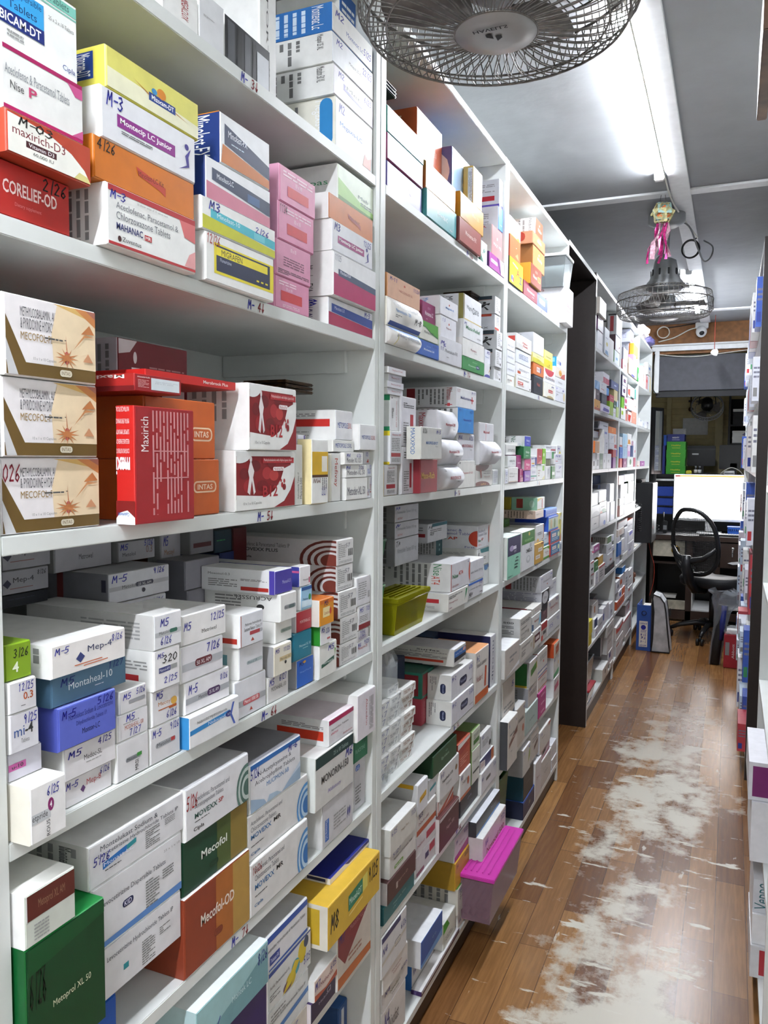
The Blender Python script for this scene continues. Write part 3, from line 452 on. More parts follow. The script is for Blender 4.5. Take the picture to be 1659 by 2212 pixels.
1.3319 1.4045 1.4624 1.518 -.676 .14|e6e6ea W W|t .1 .4 .62 .2 2b4aa0 METOPOLE;t .72 .4 .22 .2 b3303a 25XL|r .25 .45 .92 .7 c8322c;l .1 .78 .7 .9 2 888;l .1 .12 .6 .3 3 999|white carton with blue and red capitals, red bar on end wall
1.3438 1.4252 1.4164 1.4396 -.663 .11|W W W|t .1 .15 .8 .4 2b2b44 Metoder XL 12.5;h .1 .6 .2 .3 2a2f9e M4;h .65 .6 .25 .3 2a2f9e 6/26||thin white carton with navy name, topmost of the thin pile
1.3562 1.4494 1.3914 1.4158 -.666 .11|W W W|t .05 .2 .85 .4 2b2b44 Metoder-XL 50;h .0 .65 .2 .3 2a2f9e M4;h .6 .65 .25 .3 2a2f9e 2/26||thin white carton with navy name, third of the thin pile
1.3565 1.4532 1.3486 1.3908 -.666 .029|W W W|t .05 .2 .85 .4 2b2b44 Metoder-XL 50||thin white carton with navy name, second of the thin pile
1.3567 1.45 1.3486 1.3676 -.696 .11|W W W|t .05 .25 .85 .4 2b2b44 Metoder-XL 25||thin white carton with navy name, lowest of the thin pile
1.4053 1.484 1.4444 1.4948 -.661 .11|e9e9ec W W|t .12 .42 .52 .16 2b4aa0 METOPOLE;t .68 .42 .26 .16 b3303a 12.5XL||white carton with blue and red capitals leaning by the upright
1.4543 1.484 1.4167 1.4438 -.676 .1|d6d6dc W W|h .4 .6 .4 .3 2a2f9e 8/25;p c04a40 .5 .1 .9 .1 .8 .4||thin pale carton with torn flap beside the upright
1.4621 1.474 1.3486 1.3668 -.671 .1|dcdce2 W W|t .05 .4 .7 .3 b3403a METCIL-XL 25;r .1 .3 .75 .35 b3403a;h .5 .6 .4 .35 2a2f9e 4/25||thin pale carton with red name, lowest beside the upright
1.4626 1.484 1.392 1.4161 -.671 .1|dcdce2 W W|t .05 .35 .7 .3 3a5ab0 METCIL-XL 25;r .1 .25 .75 .3 3a5ab0;h .5 .62 .4 .35 2a2f9e 11/25||thin pale carton with blue name beside the upright
1.4748 1.484 1.3486 1.3914 -.671 .1|dcdce2 W W|t .05 .35 .7 .3 b3403a METCIL-XL 50;r .1 .25 .75 .3 b3403a;h .55 .6 .4 .35 2a2f9e 4/25||thin pale carton with red name, second beside the upright
@1 4
.582 .63 1.0316 1.0921 -.641 .2|eceaea e0dccf W|r 0 .34 .55 .52 c4c6ca;t .02 .36 .44 .15 333 etpride;c .56 .58 .09 .12 8a2a6a;b .53 .52 .06 .12 fff 4;h .45 .76 .36 .16 2a2f9e 6/25;V .42 .02 .3 .1 222 ROUS||white carton with purple disc, taped and crumpled corner
.582 .6265 1.0927 1.1224 -.671 .2|c9c6cf W W|r .0 .36 .52 .62 c05a9a;b .1 .42 .34 .14 333 u-10||grey white carton with pink name block
.582 .6189 1.123 1.1641 -.666 .2|d6d4da W W|t .1 .4 .38 .26 3a5a9a mi;b .5 .4 .3 .3 333 -4;t .35 .2 .3 .12 777 Tablets;h .45 .7 .5 .24 2a2f9e 9/25||white carton with blue italic name and blue date
.582 .6168 1.1647 1.1973 -.666 .2|dcdade W W|b .5 .35 .38 .26 b3552a 0.3;l .4 .15 .85 .2 1 555;h .3 .68 .6 .26 2a2f9e 12/25||white carton with orange figures and blue date
.582 .6155 1.1979 1.236 -.671 .2|7fa020 7fa020 8ab02a|h .3 .62 .6 .24 222 3/26;b .25 .2 .25 .3 e8f0d8 4||lime green carton with black date
.633 .7469 1.1887 1.2249 -.661 .22|e9e5e3 W W|t .46 .48 .34 .28 3f4668 Mep-4;p 3b4478 .3 .42 .36 .62 .42 .44 .36 .26;r .28 .2 .66 .23 c8622c;r .4 .12 .74 .15 c8622c;h .03 .72 .18 .2 2a2f9e M-5;h .8 .68 .16 .22 2a2f9e 8/26|L .6 .1 .95 .9 4 888|white carton with blue diamond and orange rules, on the steel blue one
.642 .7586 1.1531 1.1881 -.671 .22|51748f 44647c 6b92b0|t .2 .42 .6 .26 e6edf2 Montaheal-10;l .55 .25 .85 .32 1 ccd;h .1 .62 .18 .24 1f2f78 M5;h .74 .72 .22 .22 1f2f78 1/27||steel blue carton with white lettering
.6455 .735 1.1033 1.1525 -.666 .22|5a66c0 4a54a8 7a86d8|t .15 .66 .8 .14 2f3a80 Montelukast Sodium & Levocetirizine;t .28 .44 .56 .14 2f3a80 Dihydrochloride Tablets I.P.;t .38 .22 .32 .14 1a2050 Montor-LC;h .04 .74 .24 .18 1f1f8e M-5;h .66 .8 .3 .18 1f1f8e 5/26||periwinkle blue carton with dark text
.6574 .739 1.0642 1.1027 -.671 .22|dddadd W W|t .36 .42 .36 .17 333 Medoc-SL;l .4 .3 .7 .36 1 999;h .06 .66 .26 .2 2a2f9e M5;h .64 .74 .28 .2 2a2f9e 4/25|v .85 .9 .6 .2 444 Medoc-SL|white carton with black name below the blue one
.6622 .7354 1.0316 1.0636 -.675 .22|dddadd W W|t .44 .45 .32 .3 b3404a Mep-8;p 5a3a6a .3 .45 .36 .6 .41 .46 .36 .3;h .0 .66 .26 .24 2a2f9e M-5;h .74 .7 .22 .24 2a2f9e 6/26||white carton with red name, bottom of the tall stack
.7404 .7982 1.0316 1.0809 -.671 .2|d9d7da W W|R .25 .42 .75 .54 8a8c92;r .62 .46 .78 .56 3a8a3a;t .3 .44 .3 .08 333 Metolol;V .55 .1 .28 .12 222 MRSI||white carton with green tab on grey band
.7434 .7972 1.0815 1.1142 -.671 .2|dcdade W W|t .2 .38 .65 .18 b3552a MODAHEAL-100;l .15 .6 .7 .68 1 999;h .25 .7 .3 .26 2a2f9e M5;h .35 .08 .4 .26 2a2f9e 7/27||white carton with small orange name
.7472 .7955 1.1148 1.1433 -.671 .2|d9d7da W W|R .3 .35 .95 .52 9a9ca2;h .1 .6 .3 .26 2a2f9e M5;h .6 .68 .35 .26 2a2f9e 5/26||white carton with long grey band, topmost of its low stack
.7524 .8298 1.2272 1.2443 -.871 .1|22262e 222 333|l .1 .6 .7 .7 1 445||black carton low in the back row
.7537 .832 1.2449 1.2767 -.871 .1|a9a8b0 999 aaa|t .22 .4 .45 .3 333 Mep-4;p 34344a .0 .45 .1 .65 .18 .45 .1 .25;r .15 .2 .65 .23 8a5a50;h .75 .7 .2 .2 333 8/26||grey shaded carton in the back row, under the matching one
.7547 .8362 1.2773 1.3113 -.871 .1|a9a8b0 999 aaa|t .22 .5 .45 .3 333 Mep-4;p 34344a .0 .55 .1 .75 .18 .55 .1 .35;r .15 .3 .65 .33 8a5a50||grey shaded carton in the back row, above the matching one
.8012 .8619 1.0316 1.0799 -.671 .2|d9d7da W W|R .15 .4 .85 .55 a0a2a8;t .2 .43 .45 .1 444 Metolol;r .68 .43 .82 .54 b33a3a;h .05 .74 .3 .2 2a2f9e M-5;h .65 .78 .32 .2 2a2f9e 9/26||white carton with red tab on grey band
.8044 .8565 1.1281 1.1807 -.666 .2|e6e4e6 W W|r .15 .42 .62 .56 3a3f7a;r .62 .44 .9 .56 999;t .18 .45 .4 .08 dde Metrol-AM;h .3 .66 .6 .2 333 320;h .1 .82 .26 .12 2a2f9e M5;h .35 .12 .55 .16 2a2f9e 2/25|l .5 .5 .95 .75 3 999;r .3 .18 .88 .38 b02f34|white carton marked 320 in black handwriting
.8053 .8606 1.1813 1.2266 -.666 .22|e2e2e6 c9c8c6 W|r 0 .36 1 .5 b9bbbf;R .55 .4 .85 .52 3a6a5a;t .15 .41 .38 .1 555 Metolol;h .2 .66 .32 .22 2a2f9e M5;h .2 .1 .42 .22 2a2f9e 6/26|l .45 .15 .9 .8 6 999|white carton with green oval on grey band
.8056 .8609 1.0805 1.1275 -.671 .2|dddbde W W|t .2 .5 .5 .15 c07a30 Mecoyl;c .8 .55 .12 .12 d8a84a;r .2 .4 .9 .43 b8602a;r .6 .35 .9 .4 b8602a;h .12 .76 .26 .2 2a2f9e M5;h .5 .1 .4 .2 2a2f9e 6/26||white carton with gold ring and orange name
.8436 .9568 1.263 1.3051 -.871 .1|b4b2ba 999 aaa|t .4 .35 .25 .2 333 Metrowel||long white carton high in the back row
.866 .9625 1.1217 1.1721 -.671 .22|dddbe0 W W|r 0 .3 1 .52 b0b2b8;R .3 .34 .72 .56 6a2a34;t .34 .38 .34 .12 eee 50 XL AM;h .58 .68 .34 .24 2a2f9e 7/26||white carton with maroon oval on grey band
.8685 .9883 1.0316 1.0758 -.661 .1|e3e3e6 3a8cc8 W|p 2f86c8 0 .42 .8 .52 .8 .68 0 .58;t .14 .68 .6 .12 555 Nebivolol Hydrochloride;t .14 .78 .5 .01 555 .;t .35 .5 .35 .1 eef Nebicard;c .78 .55 .07 .1 2a2f78;t .75 .51 .06 .07 fff 2.5;p 4a5fb0 .86 .9 .9 .9 .84 .5 .92 .1 .88 .1 .8 .5||low white carton with blue wave stripe
.8687 .97 1.1727 1.2145 -.671 .129|e6e4e4 W W|t .42 .25 .35 .14 333 Metriwel;h .02 .5 .16 .26 2a2f9e M5;h .62 .6 .34 .26 2a2f9e 12/25||white carton dated in blue, topmost of the fourth stack
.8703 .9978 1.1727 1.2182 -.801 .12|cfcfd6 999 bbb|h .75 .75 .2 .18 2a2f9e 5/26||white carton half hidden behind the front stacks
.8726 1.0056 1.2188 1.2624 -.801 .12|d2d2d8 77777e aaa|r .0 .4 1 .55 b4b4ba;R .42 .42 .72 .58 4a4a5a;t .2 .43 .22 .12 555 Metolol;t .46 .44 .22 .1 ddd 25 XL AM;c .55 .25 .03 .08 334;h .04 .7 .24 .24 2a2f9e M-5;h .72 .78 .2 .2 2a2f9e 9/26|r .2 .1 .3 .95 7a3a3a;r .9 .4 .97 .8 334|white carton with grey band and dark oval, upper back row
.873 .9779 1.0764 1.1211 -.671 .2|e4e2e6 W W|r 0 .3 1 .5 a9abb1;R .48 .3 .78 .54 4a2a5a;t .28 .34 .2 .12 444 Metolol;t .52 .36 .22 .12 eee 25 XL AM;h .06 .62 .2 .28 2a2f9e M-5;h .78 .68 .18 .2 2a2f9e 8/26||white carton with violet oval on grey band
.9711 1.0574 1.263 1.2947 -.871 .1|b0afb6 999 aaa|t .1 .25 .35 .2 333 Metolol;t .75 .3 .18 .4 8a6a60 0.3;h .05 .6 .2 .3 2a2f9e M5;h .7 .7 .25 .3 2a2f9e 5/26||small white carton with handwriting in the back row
.9901 1.0793 1.0316 1.0912 -.671 .2|dcdce2 W W|r 0 .3 1 .46 aaacb2;R .25 .3 .8 .46 c25a60;t .3 .34 .45 .1 fff Metrol 1000 SR;p b3402a .46 .1 .56 .1 .51 .2||white carton with red capsule band, bottom of its stack
.9986 1.0639 1.1424 1.1928 -.666 .2|e2e3ea W W|t .2 .6 .72 .12 555 Metformin Hydrochloride;t .16 .46 .78 .12 555 Sustained Release Tablets I.P;R .4 .3 .98 .42 a9abb1;r .4 .3 .85 .42 b0444c;p b3402a .45 .1 .6 .1 .52 .22;r 0 0 .03 1 b86a5a|r .3 .12 .98 .28 b3352a|white carton with coral bar and red emblem
1.0031 1.0712 1.0918 1.1418 -.671 .2|dcdce2 W W|R .3 .38 .98 .5 a9b4b8;t .35 .4 .4 .08 567 Metrol SR|r .8 .25 .9 .75 6fa0a8|white carton with pale teal band
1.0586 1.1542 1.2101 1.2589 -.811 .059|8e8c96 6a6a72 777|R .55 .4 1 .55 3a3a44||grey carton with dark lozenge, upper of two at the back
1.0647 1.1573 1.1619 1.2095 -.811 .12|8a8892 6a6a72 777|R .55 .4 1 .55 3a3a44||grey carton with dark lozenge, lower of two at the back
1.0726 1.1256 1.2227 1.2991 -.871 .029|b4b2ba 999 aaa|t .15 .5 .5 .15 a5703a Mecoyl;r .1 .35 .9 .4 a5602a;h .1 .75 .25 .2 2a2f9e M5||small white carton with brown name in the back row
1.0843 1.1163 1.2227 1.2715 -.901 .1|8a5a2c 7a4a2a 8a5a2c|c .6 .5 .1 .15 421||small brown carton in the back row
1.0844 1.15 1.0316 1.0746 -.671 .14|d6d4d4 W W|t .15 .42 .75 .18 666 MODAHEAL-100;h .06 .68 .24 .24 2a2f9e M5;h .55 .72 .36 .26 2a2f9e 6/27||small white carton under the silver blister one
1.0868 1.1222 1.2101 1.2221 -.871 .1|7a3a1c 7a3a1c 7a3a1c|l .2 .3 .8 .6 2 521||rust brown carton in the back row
1.0903 1.1474 1.0752 1.1248 -.663 .16|e0dacb 9a9a9c W|r .3 .45 1 .6 c8b48a;t .35 .48 .55 .08 444 Metrolac-50;c .65 .36 .06 .06 333;h .06 .78 .24 .14 2a2f9e M5;h .52 .76 .4 .14 2a2f9e 11/25|c .5 .75 .3 .1 c9c9cc;c .5 .3 .25 .08 e0e0e4|cream carton with silver blister strips beside it
1.0999 1.1548 1.2076 1.2463 -.666 .144|4a3f9e e2e2e4 W|t .4 .4 .5 .16 c8c8e8 Monsol-0.3|r .93 0 1 1 4a3f9e;t .1 .7 .3 .1 555 Moxonol-0.3;r .55 .1 .92 .26 b3302a;l .1 .2 .5 .55 4 888;l .55 .5 .9 .6 2 777|white carton with violet blue end
1.1082 1.1604 1.1619 1.207 -.661 .149|e4e3e2 W W|R .2 .42 .95 .58 9a9ca0;R .5 .42 .88 .56 5a6a6a;t .24 .46 .24 .08 444 Metrol|u .9 .75 .5 .14 333 ACRUSSEL;c .75 .5 .05 .1 333;l .15 .2 .5 .9 6 888|white carton with grey capsule band and printed end wall
1.1086 1.1613 1.1254 1.1613 -.671 .2|dddcd8 W W|R .3 .42 1 .6 9aa89c;t .4 .46 .5 .1 456 Metrol 50|r .3 .6 .75 .85 b3352a|white carton with grey green band and red end mark
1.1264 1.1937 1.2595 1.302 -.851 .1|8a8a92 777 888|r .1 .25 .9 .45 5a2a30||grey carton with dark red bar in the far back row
1.1671 1.2312 1.081 1.1288 -.671 .18|2a7f9a 1f6a80 3a90a8|t .3 .45 .65 .1 d8eef2 Metowel-XL 50;l .5 .35 .8 .4 1 bdd||teal blue carton in the multicoloured stack
1.178 1.2309 1.1294 1.1651 -.671 .18|b02836 c9c2c4 W|t .2 .4 .7 .15 f0d8da MONTEHEAL-LC||small crimson carton with white end wall
1.1796 1.2382 1.0316 1.0804 -.671 .18|2a62c0 a0a0a4 W|t .15 .5 .7 .08 9ab8e8 Minopril Trio 50;c .42 .9 .1 .05 e0a03a;h .1 .8 .3 .14 1f2060 M5|c .4 .75 .4 .1 c0c0c4;c .4 .35 .4 .1 d0d0d4|royal blue carton at the foot of the multicoloured stack
1.1881 1.2265 1.2073 1.2419 -.671 .2|e9e6ea 3a3f90 W|r .85 .1 .95 .4 c04a6a;t .3 .25 .5 .1 666 Metolol|r .6 .7 1 .8 c0568a|small white carton with navy end wall
1.1937 1.2321 1.1657 1.2067 -.671 .18|9cc8e6 W W|r 0 .85 1 1 2f5a9a;c .8 .5 .12 .14 2f8a4a;t .15 .4 .5 .1 357 Metlineo;p cfe4f2 0 .1 1 .1 1 .35 0 .4||small pale blue carton with green dot
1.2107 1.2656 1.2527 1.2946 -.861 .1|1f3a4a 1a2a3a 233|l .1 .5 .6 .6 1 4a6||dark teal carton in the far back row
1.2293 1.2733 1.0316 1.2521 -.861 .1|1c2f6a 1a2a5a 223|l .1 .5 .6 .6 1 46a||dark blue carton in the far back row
1.2329 1.2884 1.1303 1.178 -.656 .14|e0962a d8d4cc d9772a|p d9742a 0 .85 1 .85 1 1 0 1;p ecd9a0 .2 .3 .7 .3 .7 .7 .2 .7;t .3 .4 .4 .14 a0402a Loxonol;c .75 .5 .07 .14 c0392a;h .3 .78 .3 .18 1f1f70 M5||small orange and cream carton with red dot
1.2449 1.3143 1.0316 1.0927 -.663 .18|e2e2de W W|p 2f5a4a .1 .3 .85 .42 .85 .55 .1 .42;t .2 .4 .6 .08 eee Atorestatin;p 5a9a3a .88 .8 .95 .75 .85 .4 .9 .6;h .5 .78 .35 .16 2a2f9e M5||white carton with dark green ribbon and leaf
1.2456 1.2876 1.0933 1.1297 -.661 .16|e9e9ec 2f8a2f W|h .08 .65 .3 .25 2a2f9e M5;h .5 .55 .35 .25 2a2f9e 2/26;r .6 .2 .9 .3 c0666a||small white carton with bright green end wall
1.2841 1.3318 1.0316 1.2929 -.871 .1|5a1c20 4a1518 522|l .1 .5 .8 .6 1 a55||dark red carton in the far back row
1.3326 1.4044 1.1759 1.2248 -.674 .2|e0dfdf cfcccc W|$M|$C|white carton with barcode and brown ringed end wall, second of five
1.3328 1.4046 1.2254 1.2739 -.673 .24|e0dfdf cbc8c8 W|$M|$C;t .1 .62 .48 .16 555 Aceclofenac & Paracetamol Tablets IP;b .12 .42 .35 .14 444 MOVEXX PLUS;b .12 .12 .1 .12 333 Cipla|long white carton with brown ringed end wall, topmost of five
1.3362 1.4156 1.1244 1.1753 -.671 .2|e0dfdf cfcccc W|$M|$C|white carton with barcode and brown ringed end wall, middle of five
1.3421 1.4194 1.0316 1.0732 -.671 .2|e0dfdf cfcccc W|$M|$C|white carton with barcode and brown ringed end wall, lowest of five
1.3454 1.4206 1.0738 1.1238 -.671 .2|e0dfdf cfcccc W|$M|$C|white carton with barcode and brown ringed end wall, fourth down of five
1.4164 1.4828 1.1336 1.1916 -.671 .16|dcdbe0 W W|l .1 .2 .7 .85 8 999;L .8 .2 .95 .45 4 555||white carton with fine print beside the upright, topmost
1.4213 1.4833 1.0316 1.0622 -.671 .16|dcdce0 W W|t .05 .4 .7 .24 b3404a Metapine-25;h .02 .6 .24 .3 2a2f9e M4;h .5 .7 .4 .28 2a2f9e 9/25||small white carton with red name beside the upright
1.4214 1.4732 1.0628 1.0838 -.671 .16|c6c4c6 W W|h .2 .4 .5 .5 2a2f9e 7/25;t .1 .1 .7 .3 5a3a8a MONOSIN 50||flat pale carton with violet name beside the upright
1.4245 1.4824 1.0844 1.133 -.671 .16|d9d8dc W W|r 0 0 1 .22 8a2a30;l .1 .3 .8 .6 4 888;h .1 .75 .3 .18 2a2f9e M5;h .65 .75 .3 .18 2a2f9e 7/25||white carton with maroon foot band beside the upright
@1 5
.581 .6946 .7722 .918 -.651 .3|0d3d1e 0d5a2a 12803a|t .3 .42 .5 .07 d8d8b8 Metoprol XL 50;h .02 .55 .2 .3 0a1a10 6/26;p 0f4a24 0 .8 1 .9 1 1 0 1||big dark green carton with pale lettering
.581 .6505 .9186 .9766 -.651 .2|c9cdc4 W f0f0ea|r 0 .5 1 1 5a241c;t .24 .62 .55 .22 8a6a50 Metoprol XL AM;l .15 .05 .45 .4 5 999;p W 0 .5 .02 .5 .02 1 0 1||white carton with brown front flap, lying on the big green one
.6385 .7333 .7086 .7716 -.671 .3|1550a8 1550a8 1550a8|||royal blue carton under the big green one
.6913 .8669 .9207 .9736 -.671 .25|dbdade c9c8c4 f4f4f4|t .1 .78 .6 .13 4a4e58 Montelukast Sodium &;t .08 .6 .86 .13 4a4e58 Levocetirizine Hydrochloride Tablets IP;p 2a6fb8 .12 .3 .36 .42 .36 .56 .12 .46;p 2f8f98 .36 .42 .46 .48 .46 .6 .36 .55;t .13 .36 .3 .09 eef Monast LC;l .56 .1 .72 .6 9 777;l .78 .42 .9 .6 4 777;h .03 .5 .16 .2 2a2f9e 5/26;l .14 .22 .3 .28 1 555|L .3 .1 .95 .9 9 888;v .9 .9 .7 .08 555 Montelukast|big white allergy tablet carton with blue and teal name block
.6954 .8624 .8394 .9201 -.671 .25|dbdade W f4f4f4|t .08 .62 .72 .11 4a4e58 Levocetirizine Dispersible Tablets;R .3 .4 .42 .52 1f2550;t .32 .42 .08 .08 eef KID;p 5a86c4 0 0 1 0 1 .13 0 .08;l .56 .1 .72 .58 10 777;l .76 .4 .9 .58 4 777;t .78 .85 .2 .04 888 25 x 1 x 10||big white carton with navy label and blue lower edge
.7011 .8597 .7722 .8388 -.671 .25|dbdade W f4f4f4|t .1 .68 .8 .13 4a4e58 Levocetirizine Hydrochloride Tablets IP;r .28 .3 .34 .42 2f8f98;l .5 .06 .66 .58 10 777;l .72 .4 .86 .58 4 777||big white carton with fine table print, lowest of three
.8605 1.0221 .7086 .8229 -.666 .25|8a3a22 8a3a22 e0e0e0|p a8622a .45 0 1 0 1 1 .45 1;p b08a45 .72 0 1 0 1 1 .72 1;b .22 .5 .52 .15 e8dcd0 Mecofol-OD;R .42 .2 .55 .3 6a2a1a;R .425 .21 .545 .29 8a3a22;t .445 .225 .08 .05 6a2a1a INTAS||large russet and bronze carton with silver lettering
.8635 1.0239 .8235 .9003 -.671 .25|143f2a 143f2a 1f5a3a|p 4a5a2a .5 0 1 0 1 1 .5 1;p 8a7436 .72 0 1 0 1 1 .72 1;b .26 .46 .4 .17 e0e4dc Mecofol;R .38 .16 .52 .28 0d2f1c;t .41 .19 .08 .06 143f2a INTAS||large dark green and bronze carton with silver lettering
.8665 1.0219 .9009 .9754 -.667 .25|dddce0 W c9c9cc|t .12 .66 .55 .12 6a6e76 Aceclofenac, Paracetamol and;t .12 .52 .45 .12 6a6e76 Serratiopeptidase Tablets;b .12 .34 .35 .11 2f5a50 MOVEXX;b .49 .36 .08 .09 b33a3a SP;b .1 .08 .16 .1 333 Cipla;l .12 .26 .34 .3 1 444;c .98 .3 .19 .52 5a7a70;c .98 .3 .16 .44 b8c4c0;c .98 .3 .13 .36 4a6a60;c .98 .3 .1 .27 b8c4c0;c .98 .3 .07 .18 4a6a60;h .0 .6 .16 .26 b02a2a 5/26||large white carton with grey green rings and red handwriting
1.0229 1.2064 .7086 .7945 -.665 .25|d9d7d6 W W|t .06 .78 .5 .11 6a6e76 Aceclofenac, Paracetamol and;t .06 .64 .4 .11 6a6e76 Chlorzoxazone Tablets;b .06 .46 .32 .11 3f74a8 MOVEXX;b .42 .49 .12 .1 333 MR;b .05 .12 .14 .08 2f6aa0 Cipla;l .06 .32 .26 .36 1 444;$R;h .02 .8 .15 .14 a02a2a 10/26||large white carton with blue rings and a red date, lower of two
1.0245 1.2171 .7951 .87 -.671 .25|d9d7d6 W W|t .04 .76 .5 .11 6a6e76 Aceclofenac, Paracetamol and;t .04 .62 .4 .11 6a6e76 Chlorzoxazone Tablets;b .04 .45 .32 .11 3f74a8 MOVEXX;b .4 .48 .12 .1 333 MR;b .04 .08 .14 .08 2f6aa0 Cipla;l .04 .28 .24 .32 1 444;$R||large white carton with blue rings, upper of two
1.0317 1.1911 .8706 .9496 -.671 .25|dfdfe4 W 8a8a90|p 2f6ab0 0 .9 1 .9 1 1 0 1;t .14 .66 .66 .12 555a64 N-Acetylcysteine &;t .08 .5 .8 .12 555a64 Acebrophylline Tablets;t .3 .36 .45 .1 4a86c0 MUCIMON AB;h .0 .7 .16 .2 2a2f9e 5/26;h .74 .8 .2 .14 2a2f9e M-6;p 9ab0c8 0 0 .3 0 .25 .12 0 .3;p a8bcd0 .3 0 .6 0 .5 .1 .35 .14;p 9ab0c8 .6 0 1 0 1 .3 .8 .2;p c0cede .75 .15 1 .3 1 .42||large white carton with blue top edge and mottled blue foot
1.2306 1.3888 .792 .8924 -.663 .2|cfcdca dfe3e0 W|p 1d3b3a 0 .78 1 .78 1 1 0 1;t .45 .84 .4 .08 9ab0a8 25 x 10 Tablets;b .14 .44 .72 .15 333 MONORIN-150;t .3 .16 .35 .1 7a6ab0 Aldistory;h .78 .62 .2 .16 2a2f9e M6||white carton with dark teal band and bold black name
1.2628 1.3933 .7086 .7914 -.666 .2|c9c8cc dcdcdc W|r .08 .1 .2 .62 3a6ab8;v .16 .6 .45 .08 dde Montecip LC;l .35 .2 .75 .6 5 999;h .8 .2 .12 .3 2a2f9e IP|t .3 .08 .5 .08 333 Cipla|white carton with blue vertical name and pale end wall
1.2898 1.3971 .893 .943 -.667 .2|dfdde2 dcdcdc f4e8ee|p b02458 0 .82 1 .82 1 1 0 1;t .08 .52 .7 .1 555 Apremilast Tablets;t .06 .38 .3 .08 c0486a APREMOS;t .55 .08 .4 .1 b3303a Aldistory|r .45 .2 .95 .55 c8371f;l .5 .62 .95 .8 3 777|white carton with magenta band and orange red end panel
1.3979 1.484 .8664 .9608 -.659 .2|dcd6de W W|v .55 .85 .6 .1 b03a4a Alecedrin;L .65 .1 .9 .85 4 888;p d8a02a .0 .0 0 0 .1 .6||white carton with vertical red name, poking past the upright
1.4172 1.484 .8127 .8658 -.676 .16|2f7a5a 2a6a4c 3a8a6a|t .1 .35 .7 .16 a8d0c0 PLACETINE;h .5 .62 .4 .24 1a3a3a 11/25||green carton with pale lettering beside the upright
1.4285 1.484 .7086 .8121 -.681 .16|c6c4c9 W W|R .1 .8 .5 .92 3a6ab8;t .16 .82 .26 .07 eef LG;l .1 .1 .6 .5 6 777||tall grey white carton with blue pill mark beside the upright
@1 6
.7969 .8701 .4046 .5986 -.671 .25|d4d2d8 W W|h .75 .75 .2 .16 2a2f9e M6;l .4 .3 .8 .6 4 888||white carton at the shelf's near end, beside the mint one
.8709 1.0599 .5865 .6576 -.656 .25|9cc4c8 b8d4d8 e8eeee|p 6f9ca4 0 0 1 0 1 .85 .6 .55 .25 .35;t .46 .42 .28 .14 c8e0e2 Montek LC;h .14 .12 .16 .3 2a2f8e M-6;h .84 .64 .15 .26 2a2f8e 8/26||mint carton with white top panel
.8785 1.0686 .4046 .5859 -.661 .25|2a1758 W 3a2470|r .97 0 1 1 W;t .2 .4 .5 .2 8a7ab8 Montair||deep violet carton with white edge, under the mint one
1.0694 1.2174 .5801 .643 -.671 .25|d9d8dc W d0d0d2|p 1f4aa0 0 .82 1 .82 1 1 0 1;t .04 .52 .9 .13 555 Fexofenadine Hydrochloride & Montelukast Tablets;p 2a3f8e .12 .14 .34 .14 .34 .4 .12 .4;t .14 .2 .18 .12 eef Telekast FX;p 2f5ab0 .1 0 1 0 1 .1 .1 .04||big white carton with glossy blue top edge
1.0832 1.2156 .4046 .4428 -.671 .25|d3cdc2 W W|h .55 .7 .2 .16 2a2f9e M7;l .3 .2 .7 .4 2 888||big cream carton at the stack's foot, below the wave banded one
1.0835 1.2206 .4434 .5108 -.671 .25|d6d8d8 W W|t .02 .6 .9 .12 555 Tranexamic Acid & Hydrobromide Tablets IP;p 4a7ab8 0 .2 1 .35 1 .5 0 .34;l .05 .7 .4 .9 2 888||big white carton with pale blue wave band
1.0839 1.2298 .5114 .5795 -.671 .25|d6d8d8 W W|p 2f4a9a 0 .88 1 .96 1 1 0 1;c .78 .62 .1 .3 d2b82a;c .62 .4 .1 .22 4a9aa8;c .5 .2 .12 .2 c8ae2a;c .42 .12 .1 .14 6a4a5a;c .88 .8 .06 .16 2a3a5a;p d2b82a .3 0 .5 .1 .72 .5 .6 .6;t .02 .52 .45 .1 666 Acid, Paracetamol &;l .02 .2 .25 .4 3 888;h .82 .2 .16 .2 2a2f9e 5/25||big white carton with yellow and teal figure drawing
1.2164 1.313 .4046 .4424 -.663 .2|2d2346 d8d0d4 4a3a6a|t .3 .5 .5 .14 b8b0c8 Mebivol;r .64 .6 .8 .82 b8b0c8;r .66 .63 .78 .79 2d2346||dark plum carton with small pale square
1.2214 1.3122 .443 .4837 -.659 .2|e2cfc6 W W|p b8553a 0 0 1 0 1 .3 .5 .1 0 .3;t .25 .42 .55 .22 8a3a4a Metheron;h .02 .5 .22 .36 2a2f9e M7;h .7 .66 .26 .26 2a2f9e 6/25|v .6 .7 .5 .25 8a3a4a Metheron;r .4 .05 .7 .2 3a3f8e|white carton fading to rust with dark red name
1.2388 1.4713 .5344 .6182 -.641 .2|d0a832 dcd8cc e0b840|p 1f7a5a .36 .36 .64 .44 .64 .82 .36 .74;t .38 .5 .24 .16 d8f0e0 Minoxil-DT;p d8cc60 .64 .44 .74 .48 .74 .86 .64 .82;p e8d080 .37 .24 .64 .32 .64 .36 .37 .28;h .04 .34 .14 .4 222 M8;h .76 .5 .2 .36 222 9/25|v .6 .9 .8 .25 333 Mizoxil-DT;r .75 .1 .92 .9 c8a832|yellow carton with green name panel, jutting out
1.3073 1.484 .6188 .6308 -.671 .2|e6e2d8 dcdad6 1f2a86|p 1f2a80 .45 .4 1 .5 1 1 .35 1;l .5 .6 .9 .7 1 9ab|r .75 .3 .95 .8 2a2f5a;l .1 .2 .6 .8 5 888|navy topped carton with torn open end|flap
